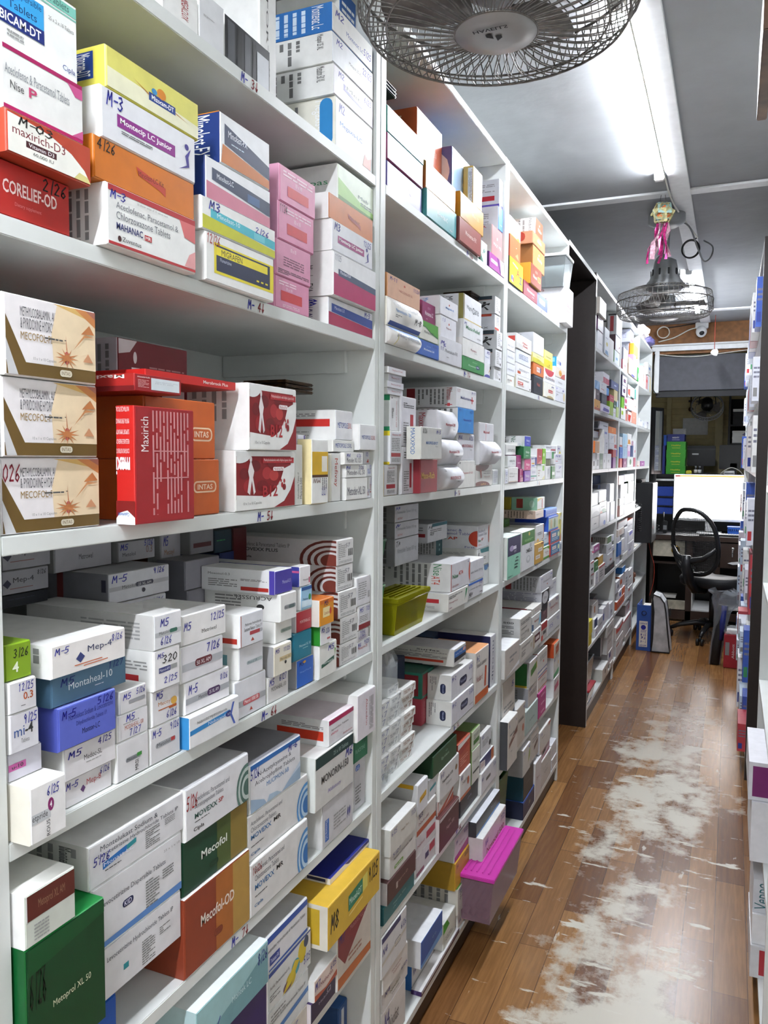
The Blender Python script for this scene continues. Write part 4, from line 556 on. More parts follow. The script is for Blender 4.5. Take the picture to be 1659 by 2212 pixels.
1.3138 1.4679 .4046 .5338 -.659 .2|d9cfc6 W W|p 8a2a34 0 .55 0 1 1 1 1 .9 .6 .6 .2 .3;p b8622a 0 0 1 0 1 .14 0 .18;t .35 .74 .5 .08 c08088 Mezacal LC Kid DT;l .3 .25 .7 .4 2 a76;h .04 .7 .16 .16 3a3a8e M7|v .6 .85 .7 .3 c0305a LC KID DT|maroon and white carton with orange foot stripe
@1 7
1.4429 1.484 .0856 .2691 -.721 .14|1f4f8a 1f3f70 2a5a9a|r .3 .4 .62 .95 c8ccd0;r .7 .2 .8 .9 2a3f7a;L .35 .1 .7 .35 3 9ab||blue carton with white window panel, low by the upright
@2 1
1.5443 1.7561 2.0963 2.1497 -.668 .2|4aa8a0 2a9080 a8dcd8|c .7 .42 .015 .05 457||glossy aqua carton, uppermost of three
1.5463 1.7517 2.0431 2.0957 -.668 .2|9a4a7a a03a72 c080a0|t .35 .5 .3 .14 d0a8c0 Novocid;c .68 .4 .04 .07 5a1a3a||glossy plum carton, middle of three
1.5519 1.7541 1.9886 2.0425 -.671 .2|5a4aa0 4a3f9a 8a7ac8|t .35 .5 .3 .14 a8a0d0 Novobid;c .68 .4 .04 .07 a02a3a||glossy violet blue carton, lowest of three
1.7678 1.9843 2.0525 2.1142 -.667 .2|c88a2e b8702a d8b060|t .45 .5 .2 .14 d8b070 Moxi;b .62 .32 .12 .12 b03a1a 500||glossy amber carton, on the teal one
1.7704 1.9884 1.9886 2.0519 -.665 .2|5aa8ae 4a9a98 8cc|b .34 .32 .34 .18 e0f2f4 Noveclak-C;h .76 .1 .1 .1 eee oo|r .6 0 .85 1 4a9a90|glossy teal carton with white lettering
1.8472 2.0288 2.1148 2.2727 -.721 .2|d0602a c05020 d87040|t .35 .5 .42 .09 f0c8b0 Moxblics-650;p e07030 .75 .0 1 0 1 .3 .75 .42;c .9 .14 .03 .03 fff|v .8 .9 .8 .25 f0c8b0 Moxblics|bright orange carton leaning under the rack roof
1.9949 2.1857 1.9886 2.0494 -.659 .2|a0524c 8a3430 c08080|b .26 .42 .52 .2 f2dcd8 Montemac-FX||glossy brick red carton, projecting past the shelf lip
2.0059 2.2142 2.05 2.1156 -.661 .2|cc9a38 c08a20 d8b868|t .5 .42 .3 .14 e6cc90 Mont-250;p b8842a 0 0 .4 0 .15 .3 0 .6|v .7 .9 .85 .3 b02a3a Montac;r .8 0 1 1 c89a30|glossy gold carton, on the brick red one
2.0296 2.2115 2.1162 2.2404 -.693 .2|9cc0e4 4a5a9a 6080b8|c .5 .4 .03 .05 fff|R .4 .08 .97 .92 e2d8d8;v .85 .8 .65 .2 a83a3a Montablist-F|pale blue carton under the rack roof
2.1194 2.2037 2.1162 2.2162 -.663 .029|dcb860 c9a040 d8b868|l .3 .3 .8 .5 2 b89a50|r .5 .05 .96 .95 e2e0da;v .92 .9 .8 .08 a83a3a Montablist-LA;L .55 .15 .85 .85 5 888|gold carton with white label on its end wall
2.2262 2.2896 1.9886 2.049 -.671 .12|d8e6e0 2a6a5a W|p 2a6a5a 0 0 .4 0 0 .35;h .3 .4 .4 .3 4a8a7a K||white and dark green packet tucked by the brick red carton
2.2993 2.4621 1.9886 2.034 -.667 .15|b855b0 6a2a80 W|p 6a2f86 .72 .1 .8 .1 .6 1 .5 1;R .08 .4 .55 .65 f0e0f0;t .12 .46 .36 .12 7a3a8a Montas-10;p W .8 0 1 0 1 1 .7 1;h .75 .8 .2 .14 2a2f9e 13||magenta carton with slanted violet stripe
2.3468 2.464 2.0346 2.1245 -.674 .15|e09898 c9c9cc W|c .5 .65 .06 .05 fff;b .15 .35 .75 .12 fae8e8 MAX MR|L .3 .1 .8 .7 5 777;t .6 .88 .3 .08 b34a4a AR|salmon pink carton beside the upright
2.4119 2.464 2.1251 2.195 -.673 .15|4a86d8 d8d8dc W|p 9ac0ee 0 .5 .3 1 0 1;h .4 .2 .4 .1 cde ooo|l .3 .15 .8 .8 8 999|sky blue carton beside the upright
2.4278 2.464 2.1956 2.2798 -.675 .15|eeeef2 c9cbd0 W|r 0 0 1 .1 4a4aa0|r .3 .25 .9 .42 b02a34;r .1 .02 1 .12 5a4aa0;l .2 .55 .9 .85 5 888|white carton with violet foot stripe beside the upright
@2 2
1.54 1.7114 1.6676 1.7043 -.663 .2 b.012|d9d7d4 d9d7d4 W|r 0 .82 1 1 2f6ab8;r 0 .78 1 .82 4a9ad8;w .95 .42 .8 .2 7a7e82 Metronidazole Tablets IP;w .9 .58 .5 .12 4a8ac8 Metronidazole - 200;h .18 .5 .2 .2 2a2f9e M-11;r .19 0 .215 .8 d8cf90|| pale bulging carton lying upside down with yellow band
1.54 1.7203 1.7049 1.764 -.663 .2 b.012|dcdad6 e6e2d6 W|r 0 0 1 .14 1f4a90;t .1 .72 .78 .18 7a7e82 Metronidazole Tablets IP;t .1 .5 .48 .13 4a8ac8 Metronidazole - 200;l .1 .3 .4 .42 2 777;h .72 .3 .22 .22 444 M-8||pale bulging carton with blue foot band
1.5499 1.7388 1.7646 1.8147 -.667 .2|d3a68a b8804f e0c0a8|t .34 .42 .42 .1 a0483a NECONLIST SL;c .5 .76 .025 .05 b3402a;h .06 .76 .22 .16 3a3a8e M-11;h .78 .74 .2 .16 3a3a8e 11/24|v .5 .9 .8 .3 5a2a1a Neconlist|peach carton with blue dates in its top corners
1.7207 1.8653 1.6676 1.7039 -.665 .2|3a64b8 2f58a8 4a74c8|b .28 .36 .5 .15 e0e8f8 Montemac-LA;t .42 .62 .18 .1 8aa8e0 KIVI;h .1 .75 .1 .12 2a3a8a M;h .7 .72 .2 .14 2a3a7a 8/26||cobalt blue carton with white lettering
1.7327 1.8594 1.7045 1.7491 -.665 .2|dfddd4 c0d8a0 5a9a30|p 4a9a2a 0 .7 .3 .74 .6 .5 1 .35 1 1 0 1;p 2f6a3a 0 .66 .3 .68 .6 .42 1 .26 1 .35 .6 .5 .3 .74 0 .7;t .24 .36 .5 .14 333 Maximal-de DT||white carton with green swoosh across its top
1.7933 1.887 1.7497 1.8035 -.683 .2|8f2a62 a04070 a84a7a|b .22 .4 .62 .2 f0dce8 Montemac-LZ;t .42 .7 .2 .12 c890b0 KIVI;l .3 .2 .7 .28 1 c8a||raspberry carton with white lettering
1.8685 2.0477 1.6676 1.7313 -.665 .2|d4d4da W W|t .24 .42 .56 .14 4a4e56 Montukast-FX;h .06 .7 .14 .14 3a3a9e M;h .16 .62 .12 .14 3a3a9e 6;h .04 .45 .14 .14 3a3a9e 11;l .3 .2 .4 .26 1 888||tall white carton with grey name and scattered handwriting
1.8878 2.0271 1.7857 1.8304 -.671 .2|dadae0 d6d6d8 W|c .5 .7 .03 .06 b3402a;b .3 .4 .48 .16 5a8ac8 Megneliv-R|v .85 .9 .6 .1 4a8ac8 Megneliv;L .3 .3 .75 .9 4 777|white carton with light blue lettering
1.8942 2.0152 1.7319 1.7851 -.671 .2|d9d9e0 W W|c .52 .7 .03 .06 b3402a;t .34 .42 .34 .12 a04a4a Megneliv;h .08 .76 .2 .14 3a3a9e 1.5||white carton with small red emblem, middle of its stack
2.0541 2.2579 1.6676 1.7034 -.665 .2|3a8a4a 2f7a3c 4a9a5a|t .26 .36 .34 .14 d8f0dc Montemac;c .68 .44 .09 .16 2a2a6a;t .63 .4 .1 .1 fff KID;h .08 .78 .14 .14 2a5a3a 13;t .44 .7 .2 .12 9aca9a KIVI||mid green carton with dark round seal
2.0581 2.2603 1.704 1.7524 -.667 .2|dfdedc d8d4d4 W|t .36 .42 .28 .13 a04a5a Montek-L;t .52 .3 .14 .07 999 Tablets|v .6 .8 .5 .3 a83a4a Montek|plain white carton with small crimson name
2.0663 2.2499 1.753 1.8027 -.668 .2|dedfe2 d6d6d8 W|b .12 .52 .72 .22 2f7a4a Maxx-Relief;t .68 .16 .2 .1 666 LOTION;h .04 .75 .1 .14 4a4a9e M||white carton with bold green lettering
2.0834 2.2483 1.8033 1.8732 -.673 .2|dcdde2 d0d0d4 W|t .16 .42 .28 .2 4a5058 Migra;b .47 .36 .1 .28 3a4048 C;t .58 .4 .26 .2 4a5058 are;r 0 0 .03 1 8a7a3a;r 0 0 1 .04 c0a860|r .93 0 1 1 8a8040;v .85 .9 .8 .14 333 MigraCare;L .4 .4 .75 .9 4 777|large white carton with tan edging and grey lettering
2.2781 2.3373 1.6676 1.7103 -.671 .12|e2e2e8 W W|c .6 0 .6 .22 4a4a9a;p b8a060 .7 .3 1 .5 1 .7||small white packet with violet curve
2.2935 2.354 1.7109 1.7518 -.675 .12|dfe0ea W W|h .4 .7 .5 .2 2a2f9e M5;t .1 .4 .6 .1 36a Mont||small white carton with blue writing by the green one
2.3767 2.4377 1.8675 1.9196 -.669 .18|e9e9ec bdbfc2 W|$V|$W|white carton with running figure on its end wall, uppermost
2.3812 2.4482 1.8191 1.8669 -.671 .18|e6e6ea c9cbd2 W|r 0 0 .7 .15 c04a3a;L .3 .3 .7 .9 3 999|r .5 .85 .95 1 b0402a;r .2 .05 .55 .25 c8402a;t .6 .1 .3 .1 555 max|white carton with coral tab on its end wall, between the runner ones
2.3828 2.4552 1.709 1.7619 -.667 .18|e6e6ea bdbfc2 W|$V|$W|white carton with running figure on its end wall, second up
2.3833 2.464 1.6676 1.7084 -.671 .18|e6e6ea bdbfc2 W|$V|$W|white carton with running figure on its end wall, lowest of the column
2.3891 2.4511 1.7625 1.8185 -.665 .18|e6e6ea bdbfc2 W|$V|$W|white carton with running figure on its end wall, third up
@2 3
1.5483 1.6207 1.3486 1.4148 -.671 .15|d4d2d4 d8b86a W|r .15 .22 .85 .36 a02a34;t .3 .88 .5 .06 b3404a Maxymox 500;l .2 .42 .8 .84 8 777;l .2 .05 .8 .18 3 777|r .3 .9 1 1 d8c030|white carton with red block near its foot, lowest by the upright
1.561 1.6582 1.6092 1.6224 -.668 .1|dcdce2 W W|t .2 .35 .6 .3 a83a40 Maxymox CV 625||thin white carton with red name, uppermost of the thin four
1.564 1.6535 1.5794 1.5931 -.671 .1|d2d2da W W|t .2 .35 .6 .3 a83a40 Maxymox CV 625||thin white carton with red name, second of the thin four
1.5681 1.6538 1.5654 1.5788 -.673 .1|d2d2da W W|t .25 .35 .6 .3 a83a40 Maxymox CV 625||thin white carton with red name, lowest of the thin four
1.5732 1.6371 1.4154 1.4872 -.668 .15|d6d6dc e4e6ea W|r .06 .22 .92 .34 a8343c;t .15 .86 .8 .08 b3404a Maxymox 500;l .1 .4 .85 .82 8 777;l .1 .06 .85 .18 3 777|r .0 .86 1 1 e0cc2a;r .0 0 1 .08 d8c030|white carton with yellow corners on its end wall
1.5766 1.6507 1.5937 1.6086 -.674 .1|c9c8d2 W W|t .2 .35 .6 .3 a83a40 Maxymox CV||thin white carton with red name, third of the thin four
1.5882 1.6386 1.4878 1.5648 -.675 .15|dcdcdf e4e8e6 W|v .75 .85 .75 .13 b3404a Maxymox CV 625;L .15 .35 .4 .65 3 333;l .1 .9 .6 .98 1 777|r .0 .85 1 1 2f9a6a;r .0 0 1 .12 2f9a6a|white carton with red vertical name and green corners
1.6394 1.7314 1.4551 1.566 -.671 .18|cfcdd4 c9c9cc W|r .6 .1 .82 .66 a02a34;l .15 .78 .85 .9 3 333;l .15 .05 .5 .5 9 777||tall grey white carton with red bar, upper of two
1.6396 1.7106 1.3486 1.4545 -.668 .18|cfcdd4 c9c9cc W|r .66 .12 .84 .66 a02a34;l .15 .76 .85 .92 3 444;l .15 .05 .6 .5 9 777||tall grey white carton with red bar, lower of two
1.6612 1.7997 1.4271 1.4998 -.631 .036|c9c9c6 d8d8d0 W|b .22 .46 .58 .1 3a6aa8 MAXXPOD-200 DT;t .66 .38 .14 .05 777 Tablets;h .06 .82 .2 .14 333 8/26;h .72 .82 .22 .12 4a4a9e M-3|v .6 .95 .8 .3 3a6aa8 MAXXPOD|square ivory carton hung out in front of the others
1.7114 1.826 1.3486 1.4265 -.651 .2|96323a 8a2a34 a84a50|x .05 .42 .78 .2 d8b050 Maxx-Rich||wine red carton with gold lettering
1.8715 2.0368 1.412 1.4787 -.673 .2 b.02|d6d6dc W W|b .3 .42 .5 .15 a83a44 Maxxopan-DSR;t .66 .3 .14 .07 777 Capsules||bulging white carton with red name, behind the ivory one
1.8749 2.0305 1.3486 1.4114 -.669 .2 b.022|d6d6dc W W|b .26 .42 .56 .15 a0343c MAXXORAB-DSR;t .66 .3 .14 .07 777 Tablets;h .04 .78 .16 .16 444 9/26||bulging white carton with dark red capitals, foot of its stack
1.8869 2.0213 1.4793 1.5503 -.675 .2 b.012|d9d9df d4d4d8 W|b .24 .42 .58 .14 a83a44 Maxxopan-DSR;t .7 .3 .14 .06 777 Capsules|v .85 .9 .8 .12 b3404a Maxxopan;L .2 .3 .7 .9 6 777|white carton with red name, above the bulging ones
2.0146 2.1935 1.5645 1.6178 -.668 .2|dcdce0 d0d0d2 W|b .2 .44 .52 .16 3f4a80 Meftomaxx;p b3343c .76 .28 .8 .28 .8 .66 .76 .66;p b3343c .7 .43 .86 .43 .86 .52 .7 .52;h .02 .78 .16 .14 a04a4a 1/27;h .76 .8 .2 .14 4a4a9e M-11|r .3 .1 .42 .95 8a2a30;v .95 .95 .6 .08 a83a40 Meftomaxx;L .45 .15 .85 .9 7 777;p b3343c .88 .05 .92 .05 .92 .2 .88 .2;p b3343c .85 .1 .95 .1 .95 .14 .85 .14|white carton with red cross mark
2.0221 2.1628 1.4969 1.5639 -.665 .2|2f86d0 d8d8da 3a96e0|b .34 .5 .5 .1 4a58b0 Maxcoldit-500;t .66 .4 .14 .05 9ac KIVI;h .04 .88 .2 .1 2a4a9e M11;h .74 .84 .2 .12 2a4a9e 4/27|L .3 .3 .95 .95 8 777|azure blue carton with white end wall
2.0376 2.1887 1.3486 1.4229 -.667 .2|dcdbd8 W W|t .26 .5 .6 .1 c0505a Maxymox CV 625;h .02 .9 .1 .08 444 4||square white carton with coral name, foot of its stack
2.0431 2.1899 1.4235 1.4963 -.671 .2|d3d3da W W|b .24 .5 .66 .12 a04048 MAXXORAB-LS;t .72 .38 .14 .06 777 Tablets;h .02 .78 .22 .18 3a3a9e M4;h .68 .78 .26 .16 3a3a9e 4/26||white carton with maroon capitals, under the azure one
2.1947 2.367 1.3486 1.4118 -.667 .18|d6d4d2 W W|c .3 1 .5 .3 5a1d1a;c .35 0 .5 .22 6a241a;p a04a40 .28 .35 .36 .4 .32 .8 .24 .75;l .45 .55 .9 .75 2 888;t .5 .4 .35 .06 933 Maxmol-SP;h .3 .02 .3 .12 d8b070 oxo||white carton with brown waves top and bottom
2.2283 2.3934 1.4124 1.4804 -.665 .18 b.02|d3d3da d8d8dc W|b .32 .46 .46 .12 a8444c Maxxopan-DSR;t .62 .36 .14 .05 777 Capsules|v .8 .95 .9 .2 b3404a Maxxopan-DSR|bulging white carton with red name near the upright
2.2367 2.3922 1.481 1.5344 -.671 .18|cfcfd4 c9c9cc W|b .28 .42 .42 .16 b03a44 Maxocef;r .42 0 .45 1 d09aa0|v .8 .9 .75 .25 b03a44 Maxocef|white carton tied with a pink band
2.4005 2.464 1.3486 1.3946 -.675 .15|d9dbdc W W|L .15 .1 .9 .9 4 aab||narrow white folded leaflet packet by the upright
@2 4
1.8514 2.0147 1.2662 1.3085 -.771 .16|cdcdd4 8a8a8e 999|t .08 .46 .82 .24 8a9098 Nimesulide Tablets 100 mg;t .1 .14 .2 .12 b3404a KFW;h .02 .72 .18 .26 2a2f9e JP|L .3 .1 .9 .9 4 555|white carton with grey lettering, uppermost of three at the back
1.8523 2.0159 1.2244 1.2656 -.771 .16|cdcdd4 8a8a8e 999|t .08 .46 .82 .24 8a9098 Nimesulide Tablets 100 mg;t .1 .14 .2 .12 b3404a KFW;h .02 .68 .18 .26 2a2f9e W|L .3 .1 .9 .9 4 555|white carton with grey lettering, middle of three at the back
1.8532 2.0171 1.1543 1.2238 -.771 .16|cdcdd4 8a8a8e 999|t .08 .4 .82 .24 8a9098 Nimesulide Tablets 100 mg;h .02 .72 .18 .2 333 TD|L .3 .1 .9 .9 4 555|white carton with grey lettering, lowest of three at the back
1.9418 2.1138 1.0316 1.079 -.659 .24|dcdad6 d0cfca d0d0d0|l .04 .68 .7 .86 2 555;t .06 .4 .4 .12 a04a5a Nogut-p;p 2f8f5a .8 .2 .9 .5 .97 .9 .88 .9 .86 .5;b .04 .1 .14 .1 8a2a6a Cipla|r .5 .46 .9 .68 b02a30;l .4 .15 .85 .3 2 999|white carton with green ribbon, beneath the large red edged one
1.9672 2.1349 1.0796 1.1537 -.661 .24|d6d5dc d2d2d0 c9c9cc|r 0 0 .03 1 b8402a;b .08 .44 .28 .16 2f7a4a Nise;b .38 .5 .24 .15 c0402a AT4;c 1.02 .5 .09 .4 c8452a;l .08 .12 .4 .2 2 a66;c .9 .9 .02 .03 338|v .9 .97 .4 .1 2f7a4a Nise;v .88 .55 .3 .1 c0402a AT4;L .1 .1 .75 .95 9 777|large white carton with red edge and half disc
2.0896 2.2547 1.1915 1.2452 -.771 .14|d0d0d4 b8b8bc 8a8a8e|p 2f6a78 .2 .82 1 .82 1 1 .2 1;b .1 .35 .2 .16 333 NICIP;l .1 .5 .9 .7 2 777;h .02 .72 .2 .2 333 G4|r .2 .3 .95 .48 8a2a30;l .2 .6 .9 .85 2 777|white carton with teal flap and red bar in the back row
2.1373 2.2794 1.0316 1.0786 -.665 .2|d0cfd4 W W|p 3a6ac0 0 .86 1 .86 1 1 0 1;t .06 .5 .8 .14 666 n Losartan tabs 10mg;h .02 .1 .25 .3 333 MU;b .76 .1 .2 .1 446 Cipla;h .72 .72 .24 .18 2a2f9e 5/25||white carton with blue top stripe
2.152 2.2852 1.0792 1.1388 -.665 .2|d3d2d9 W W|t .02 .36 .9 .16 7a8088 ulide Tablets 100 mg||white carton with grey lettering beside the red edged one
2.2165 2.271 1.1394 1.1909 -.791 .1|1f4f58 c0c0c0 888|l .4 .2 .6 .8 2 9bb|r .2 .1 .35 .95 a02a30;L .4 .1 .95 .9 6 777|white carton with dark teal front in the back row
2.3388 2.464 1.1526 1.2238 -.701 .2|dcdce2 d3d3d6 c0c0c0|t .03 .7 .6 .13 5a5f78 Aceclofenac &;t .03 .54 .75 .13 5a5f78 Paracetamol Tablets;b .04 .28 .2 .13 2f7a4a Nise;b .27 .32 .2 .12 b8402a AP;c .98 .55 .07 .42 c0452a;l .04 .12 .3 .2 2 b66|t .25 .74 .5 .11 4a4f90 Aceclofenac &;t .25 .59 .7 .11 4a4f90 Paracetamol Tablets;b .25 .38 .25 .12 2f7a4a Nise;b .52 .38 .16 .12 c0402a AP;c 1 .45 .14 .34 c0402a;t .8 .04 .16 .08 4a4a90 First;h .24 .82 .22 .14 333 4/25|white carton with red half disc at its corner
2.3392 2.464 1.0978 1.152 -.701 .2|dcdcdc d0d0cc W|p 2f7a80 .3 .75 1 .7 1 1 .2 1;h .02 .6 .14 .2 333 8;l .1 .3 .75 .5 2 777|t .5 .5 .3 .14 777 P3;l .2 .6 .8 .8 3 999|white carton with teal corner, under the red half disc one
2.4103 2.464 1.0316 1.0972 -.701 .16|d6d8d8 W W|p 3a5a90 0 .82 1 .82 1 1 0 1;c .4 .84 .4 .12 4a7ab0||white carton with dark blue cap by the upright
@2 5
1.8404 1.9761 .7086 .898 -.791 .18|22304a 4a4a4e 2a3a5a|l .1 .4 .8 .6 1 667||dark carton deep in the shadow behind the plastic wrapped piles
1.9769 2.0703 .7822 .8527 -.741 .2|2f7a66 2f7a66 2f6a5a|r .02 .08 .45 .95 8a2a30;L .5 .1 .95 .9 4 1f5a4a|r .7 .1 .95 .9 8a2a30;L .1 .1 .6 .9 5 1f5a4a|sea green carton with red bars
1.9789 2.0726 .7086 .7816 -.741 .14|a83a48 b04450 b85060|L .1 .1 .9 .9 6 c8707a||rose red carton, beneath the sea green one
2.0053 2.2057 .7086 .7757 -.666 .074|d4d3dc d6d6d2 W|R .38 .32 .72 .66 1d2648;t .42 .42 .26 .14 a8b0d0 Nicosib;h .02 .74 .16 .16 3a3a9e M-2;h .78 .72 .2 .18 3a3a9e 5/26;l .8 .2 .96 .26 1 777|R .55 .2 .78 .62 1d2648;v .72 .56 .3 .08 a8b0d0 Nicosib;L .1 .3 .4 .9 4 888|white carton with navy lozenge, lower of two
2.0139 2.2103 .7763 .8453 -.671 .069|d6d5dc d6d6d2 W|R .36 .3 .7 .64 1d2648;t .4 .4 .26 .14 a8b0d0 Nicosib;h .02 .74 .18 .16 3a3a9e M-2;h .8 .72 .18 .16 3a3a9e 6/26;l .8 .2 .96 .26 1 777|R .55 .25 .78 .65 1d2648;v .72 .6 .32 .08 a8b0d0 Nicosib;L .1 .3 .4 .9 4 888|white carton with navy lozenge, upper of two
2.0496 2.1548 .8605 .9083 -.676 .2|c9c8c6 d4d2cc e8e8ee|p 2f6ab0 0 .5 1 .45 1 .86 0 .86;t .1 .58 .6 .14 dde Surfaz Drops;p 22242a 0 .22 1 .26 1 .45 0 .5;c .85 .72 .12 .12 d8a8a0;b .6 .06 .25 .1 333 Surfaz|r .1 .18 .85 .32 c8402a;b .45 .8 .35 .09 444 Surfaz;t .1 .68 .8 .08 444 Franco Indian Remedies;l .1 .4 .9 .6 3 777|white carton with blue picture panel and red end bar
2.1232 2.315 .7086 .8599 -.831 .16|1f3358 3a3a40 2a4a78|l .1 .3 .8 .5 1 557||dark blue carton deep in the back row
2.2132 2.3555 .7086 .8624 -.665 .165|dcd6d0 c9c6c2 e0a070|r 0 0 1 .16 c8602a;t .1 .66 .7 .12 777 Nimesulide Suspension;t .1 .4 .42 .12 a04a4a Nodard;p c8502a .68 .2 .8 .2 .84 .6 .72 .62;h .1 .8 .2 .12 2a2f8e M-2||white carton with orange flame drawing
2.3701 2.464 .7086 .8585 -.851 .15|2a4a78 33363a 30507f|l .1 .5 .8 .7 1 88a||dark blue topped carton high in the back row
2.4056 2.464 .7086 .8719 -.674 .176|cfcfd6 2a2a58 W|v .7 .9 .8 .4 2a2f58 nicosip|r .2 .8 1 .95 2a2a5a|tall white carton with navy vertical lettering
@2 6
1.5486 1.7344 .4046 .4439 -.665 .2|1f6a72 1a5a62 2a7a82|t .3 .5 .4 .14 a8d0d4 Naprox 250;h .3 .3 .1 .1 9bb B||dark teal carton, lowest at the shelf's near end
1.561 1.7335 .4445 .4957 -.661 .2|4a2624 d0cccc 5a3634|t .3 .46 .4 .16 b89890 Naprox-D;r .28 .3 .34 .6 b8a8a0||dark brown carton with white end wall
1.5693 1.7278 .5518 .6127 -.659 .2|d2cfc9 c9c9c2 f0f0ee|t .4 .5 .3 .12 8a6a4a Naga Plus;h .04 .74 .2 .18 3a3a8e 6/25;h .8 .7 .18 .2 3a3a8e 10/26|L .3 .2 .8 .9 4 888|long white carton with orange seal on its top
1.577 1.7355 .4963 .5512 -.663 .2|d2d0cc d8d8d2 W|t .14 .6 .72 .14 444 Naproxen and Domperidone Tablets;R .16 .2 .5 .36 6a9a3a;t .2 .23 .26 .1 eee Naxdom;h .1 .82 .3 .16 3a3a8e 5/27|L .3 .2 .7 .9 3 888|white carton with small green tab
1.7562 1.8281 .5641 .6411 -.667 .2|dcdce2 c8c8c8 f2f2f4|p d8a82a .2 .36 .85 .44 .85 .62 .2 .54;h .3 .4 .4 .1 865 oo|r .1 .85 .95 .98 d8a82a|narrow white carton with yellow stripe
1.7608 1.9026 .4582 .5068 -.671 .2|d0ccd0 W W|r .5 .35 .96 .75 b03048;t .05 .4 .35 .14 a04050 Naftol||white carton with crimson block, second of its stack
1.762 1.902 .5074 .5635 -.671 .2|d2cecb W W|r 0 .0 1 .25 b0502a;t .1 .42 .5 .14 8a3a4a Nafodil;h .1 .74 .2 .2 3a3a8e N3||white carton with rust red foot
1.7622 1.8992 .4046 .4576 -.671 .2|d0ccd0 W W|r .68 .5 .98 .9 b03048;r .45 .4 .64 .7 2a2a5a;r .0 .0 .4 .2 8a3a5a||white carton with crimson and navy blocks, lowest of its stack
1.8573 1.9136 .5641 .6151 -.675 .2|dcdce2 c8c8c8 f2f2f4|p 3a9aa8 .1 .36 .95 .44 .95 .6 .1 .52|r .1 .85 .95 .98 3a9aa8|narrow white carton with turquoise stripe
1.8688 2.0614 .6157 .672 -.669 .2|1f4a2a 1a3a24 2a5a3a|t .34 .42 .32 .18 a8c8b0 Eprident;h .5 .7 .1 .1 7a9 o||bottle green carton with pale lettering
1.9034 2.065 .4046 .4951 -.661 .2|4f2220 d0c8c8 5f3230|b .34 .42 .4 .14 b89a98 Napro 500;h .44 .62 .1 .1 a88 oo;p c9c0c0 0 .9 1 .96 1 1 0 1||maroon brown carton with white upper edge
1.9176 2.0767 .5354 .615 -.667 .2|d2d0d2 W W|b .12 .5 .56 .14 444 Nepafresh 3 SR;t .3 .32 .3 .08 777 Tablets;c .86 .6 .06 .1 8a6a4a;h .04 .74 .16 .16 3a3a8e N-3||white carton with bold grey name and brown dot
1.9178 2.044 .4957 .5348 -.671 .2|b05a48 d0c8c8 W|p d8d2d0 0 .2 .6 .6 1 1 0 1;p e8e4e2 .3 0 1 .6 1 .8||terracotta and white carton tilted behind the maroon one
2.0775 2.1944 .5426 .6327 -.671 .2|b04a30 8a2a20 b04a30|p e2dcd8 0 .82 1 .9 1 1 0 1;p a02a20 0 .82 .7 .86 .9 .7 .2 .6;l .2 .2 .8 .5 4 e0a090||orange red carton with curved white corner
2.092 2.192 .4653 .542 -.667 .2|d2cfd0 W W|t .2 .55 .5 .14 666 NeFit;c .75 .5 .1 .16 b0502a;r 0 0 1 .12 b8603a;h .04 .78 .2 .14 3a3a8e N3||white carton with orange figure marks
2.12 2.2947 .4046 .4647 -.675 .2|2f303a 3a3a44 4a4a54|h .4 .5 .2 .1 88a M;l .5 .25 .9 .32 1 667||slate black carton low in its stack
2.2159 2.2958 .4653 .5675 -.671 .18|d6d6d0 7a9a5a 8aaa6a|t .15 .6 .7 .1 777 Nipatin;r .1 .3 .9 .36 333||narrow white carton with black rule
2.2166 2.3002 .5681 .6251 -.673 .18|cfd4c2 6a8a4a 7a9a5a|r .2 .2 .9 .45 4a7a3a;l .2 .5 .9 .8 3 888||narrow pale green carton, topmost by the open space
2.2966 2.464 .4046 .4705 -.665 .18|d2d2d8 W W|R .3 .4 .6 .56 444;h .02 .62 .12 .16 3a3a8e N5;h .78 .68 .2 .18 3a3a8e 7/26||white carton with small dark lozenge, foot of the end stack
2.2993 2.4519 .4711 .5091 -.671 .18|2f2f6a W W|p b8622a .8 0 1 0 1 1 .8 1;p dcd8d8 0 0 .35 0 .35 .7 0 .9;l .05 .3 .3 .7 3 a77||indigo and orange carton
2.317 2.4308 .5097 .5802 -.675 .18|d9dade c8c8cc W|l .15 .4 .8 .7 4 888;c .9 .3 .1 .14 2a2a2e;h .1 .8 .2 .14 3a3a8e N5||white carton with black quarter disc, uppermost at the rack end
@2 7
1.54 1.6869 .2862 .381 -.665 .2|d0cfd2 W W|p 22265a 0 .86 .75 .86 .75 1 0 1;R .5 .34 .76 .5 555;R .52 .36 .74 .48 d0cfd2;t .54 .39 .18 .06 555 INTAS;h .02 .55 .2 .16 3a3a8e N4;h .76 .6 .22 .16 3a3a8e 6/26;p bfb8ae 0 .3 1 .42 1 .5 0 .38||white carton with navy corner and boxed emblem
1.5545 1.7008 .2426 .2856 -.667 .2|d2ccc8 W f0f0f0|t .34 .5 .4 .16 8a4a4a Nexpedia;t .38 .3 .3 .14 8a4a4a Tablets||white carton with crimson tab on its top
1.5569 1.712 .1946 .242 -.671 .2|d2cfce W W|t .3 .42 .4 .16 664 Nivofast;t .35 .22 .3 .1 555 Tablets;h .1 .66 .2 .2 3a3a8e N4;h .74 .76 .24 .2 3a3a8e 6/25||white carton with cramped dark print, second up
1.5575 1.6997 .0856 .194 -.671 .2|d0cdcc W W|t .3 .4 .4 .3 555 Nivofast;h .1 .6 .2 .3 3a3a8e N4||white carton at the very foot of the near pile
1.7869 1.9474 .161 .231 -.665 .25|2f58a0 d8d8da eaecf0|p 6a9ad0 0 0 1 0 1 .3 0 .12;h .5 .5 .2 .1 8ab oo|v .6 .8 .5 .3 3a6aa8 Nimulide;c .4 .15 .08 .06 c0783a|blue fronted carton with lettered white top
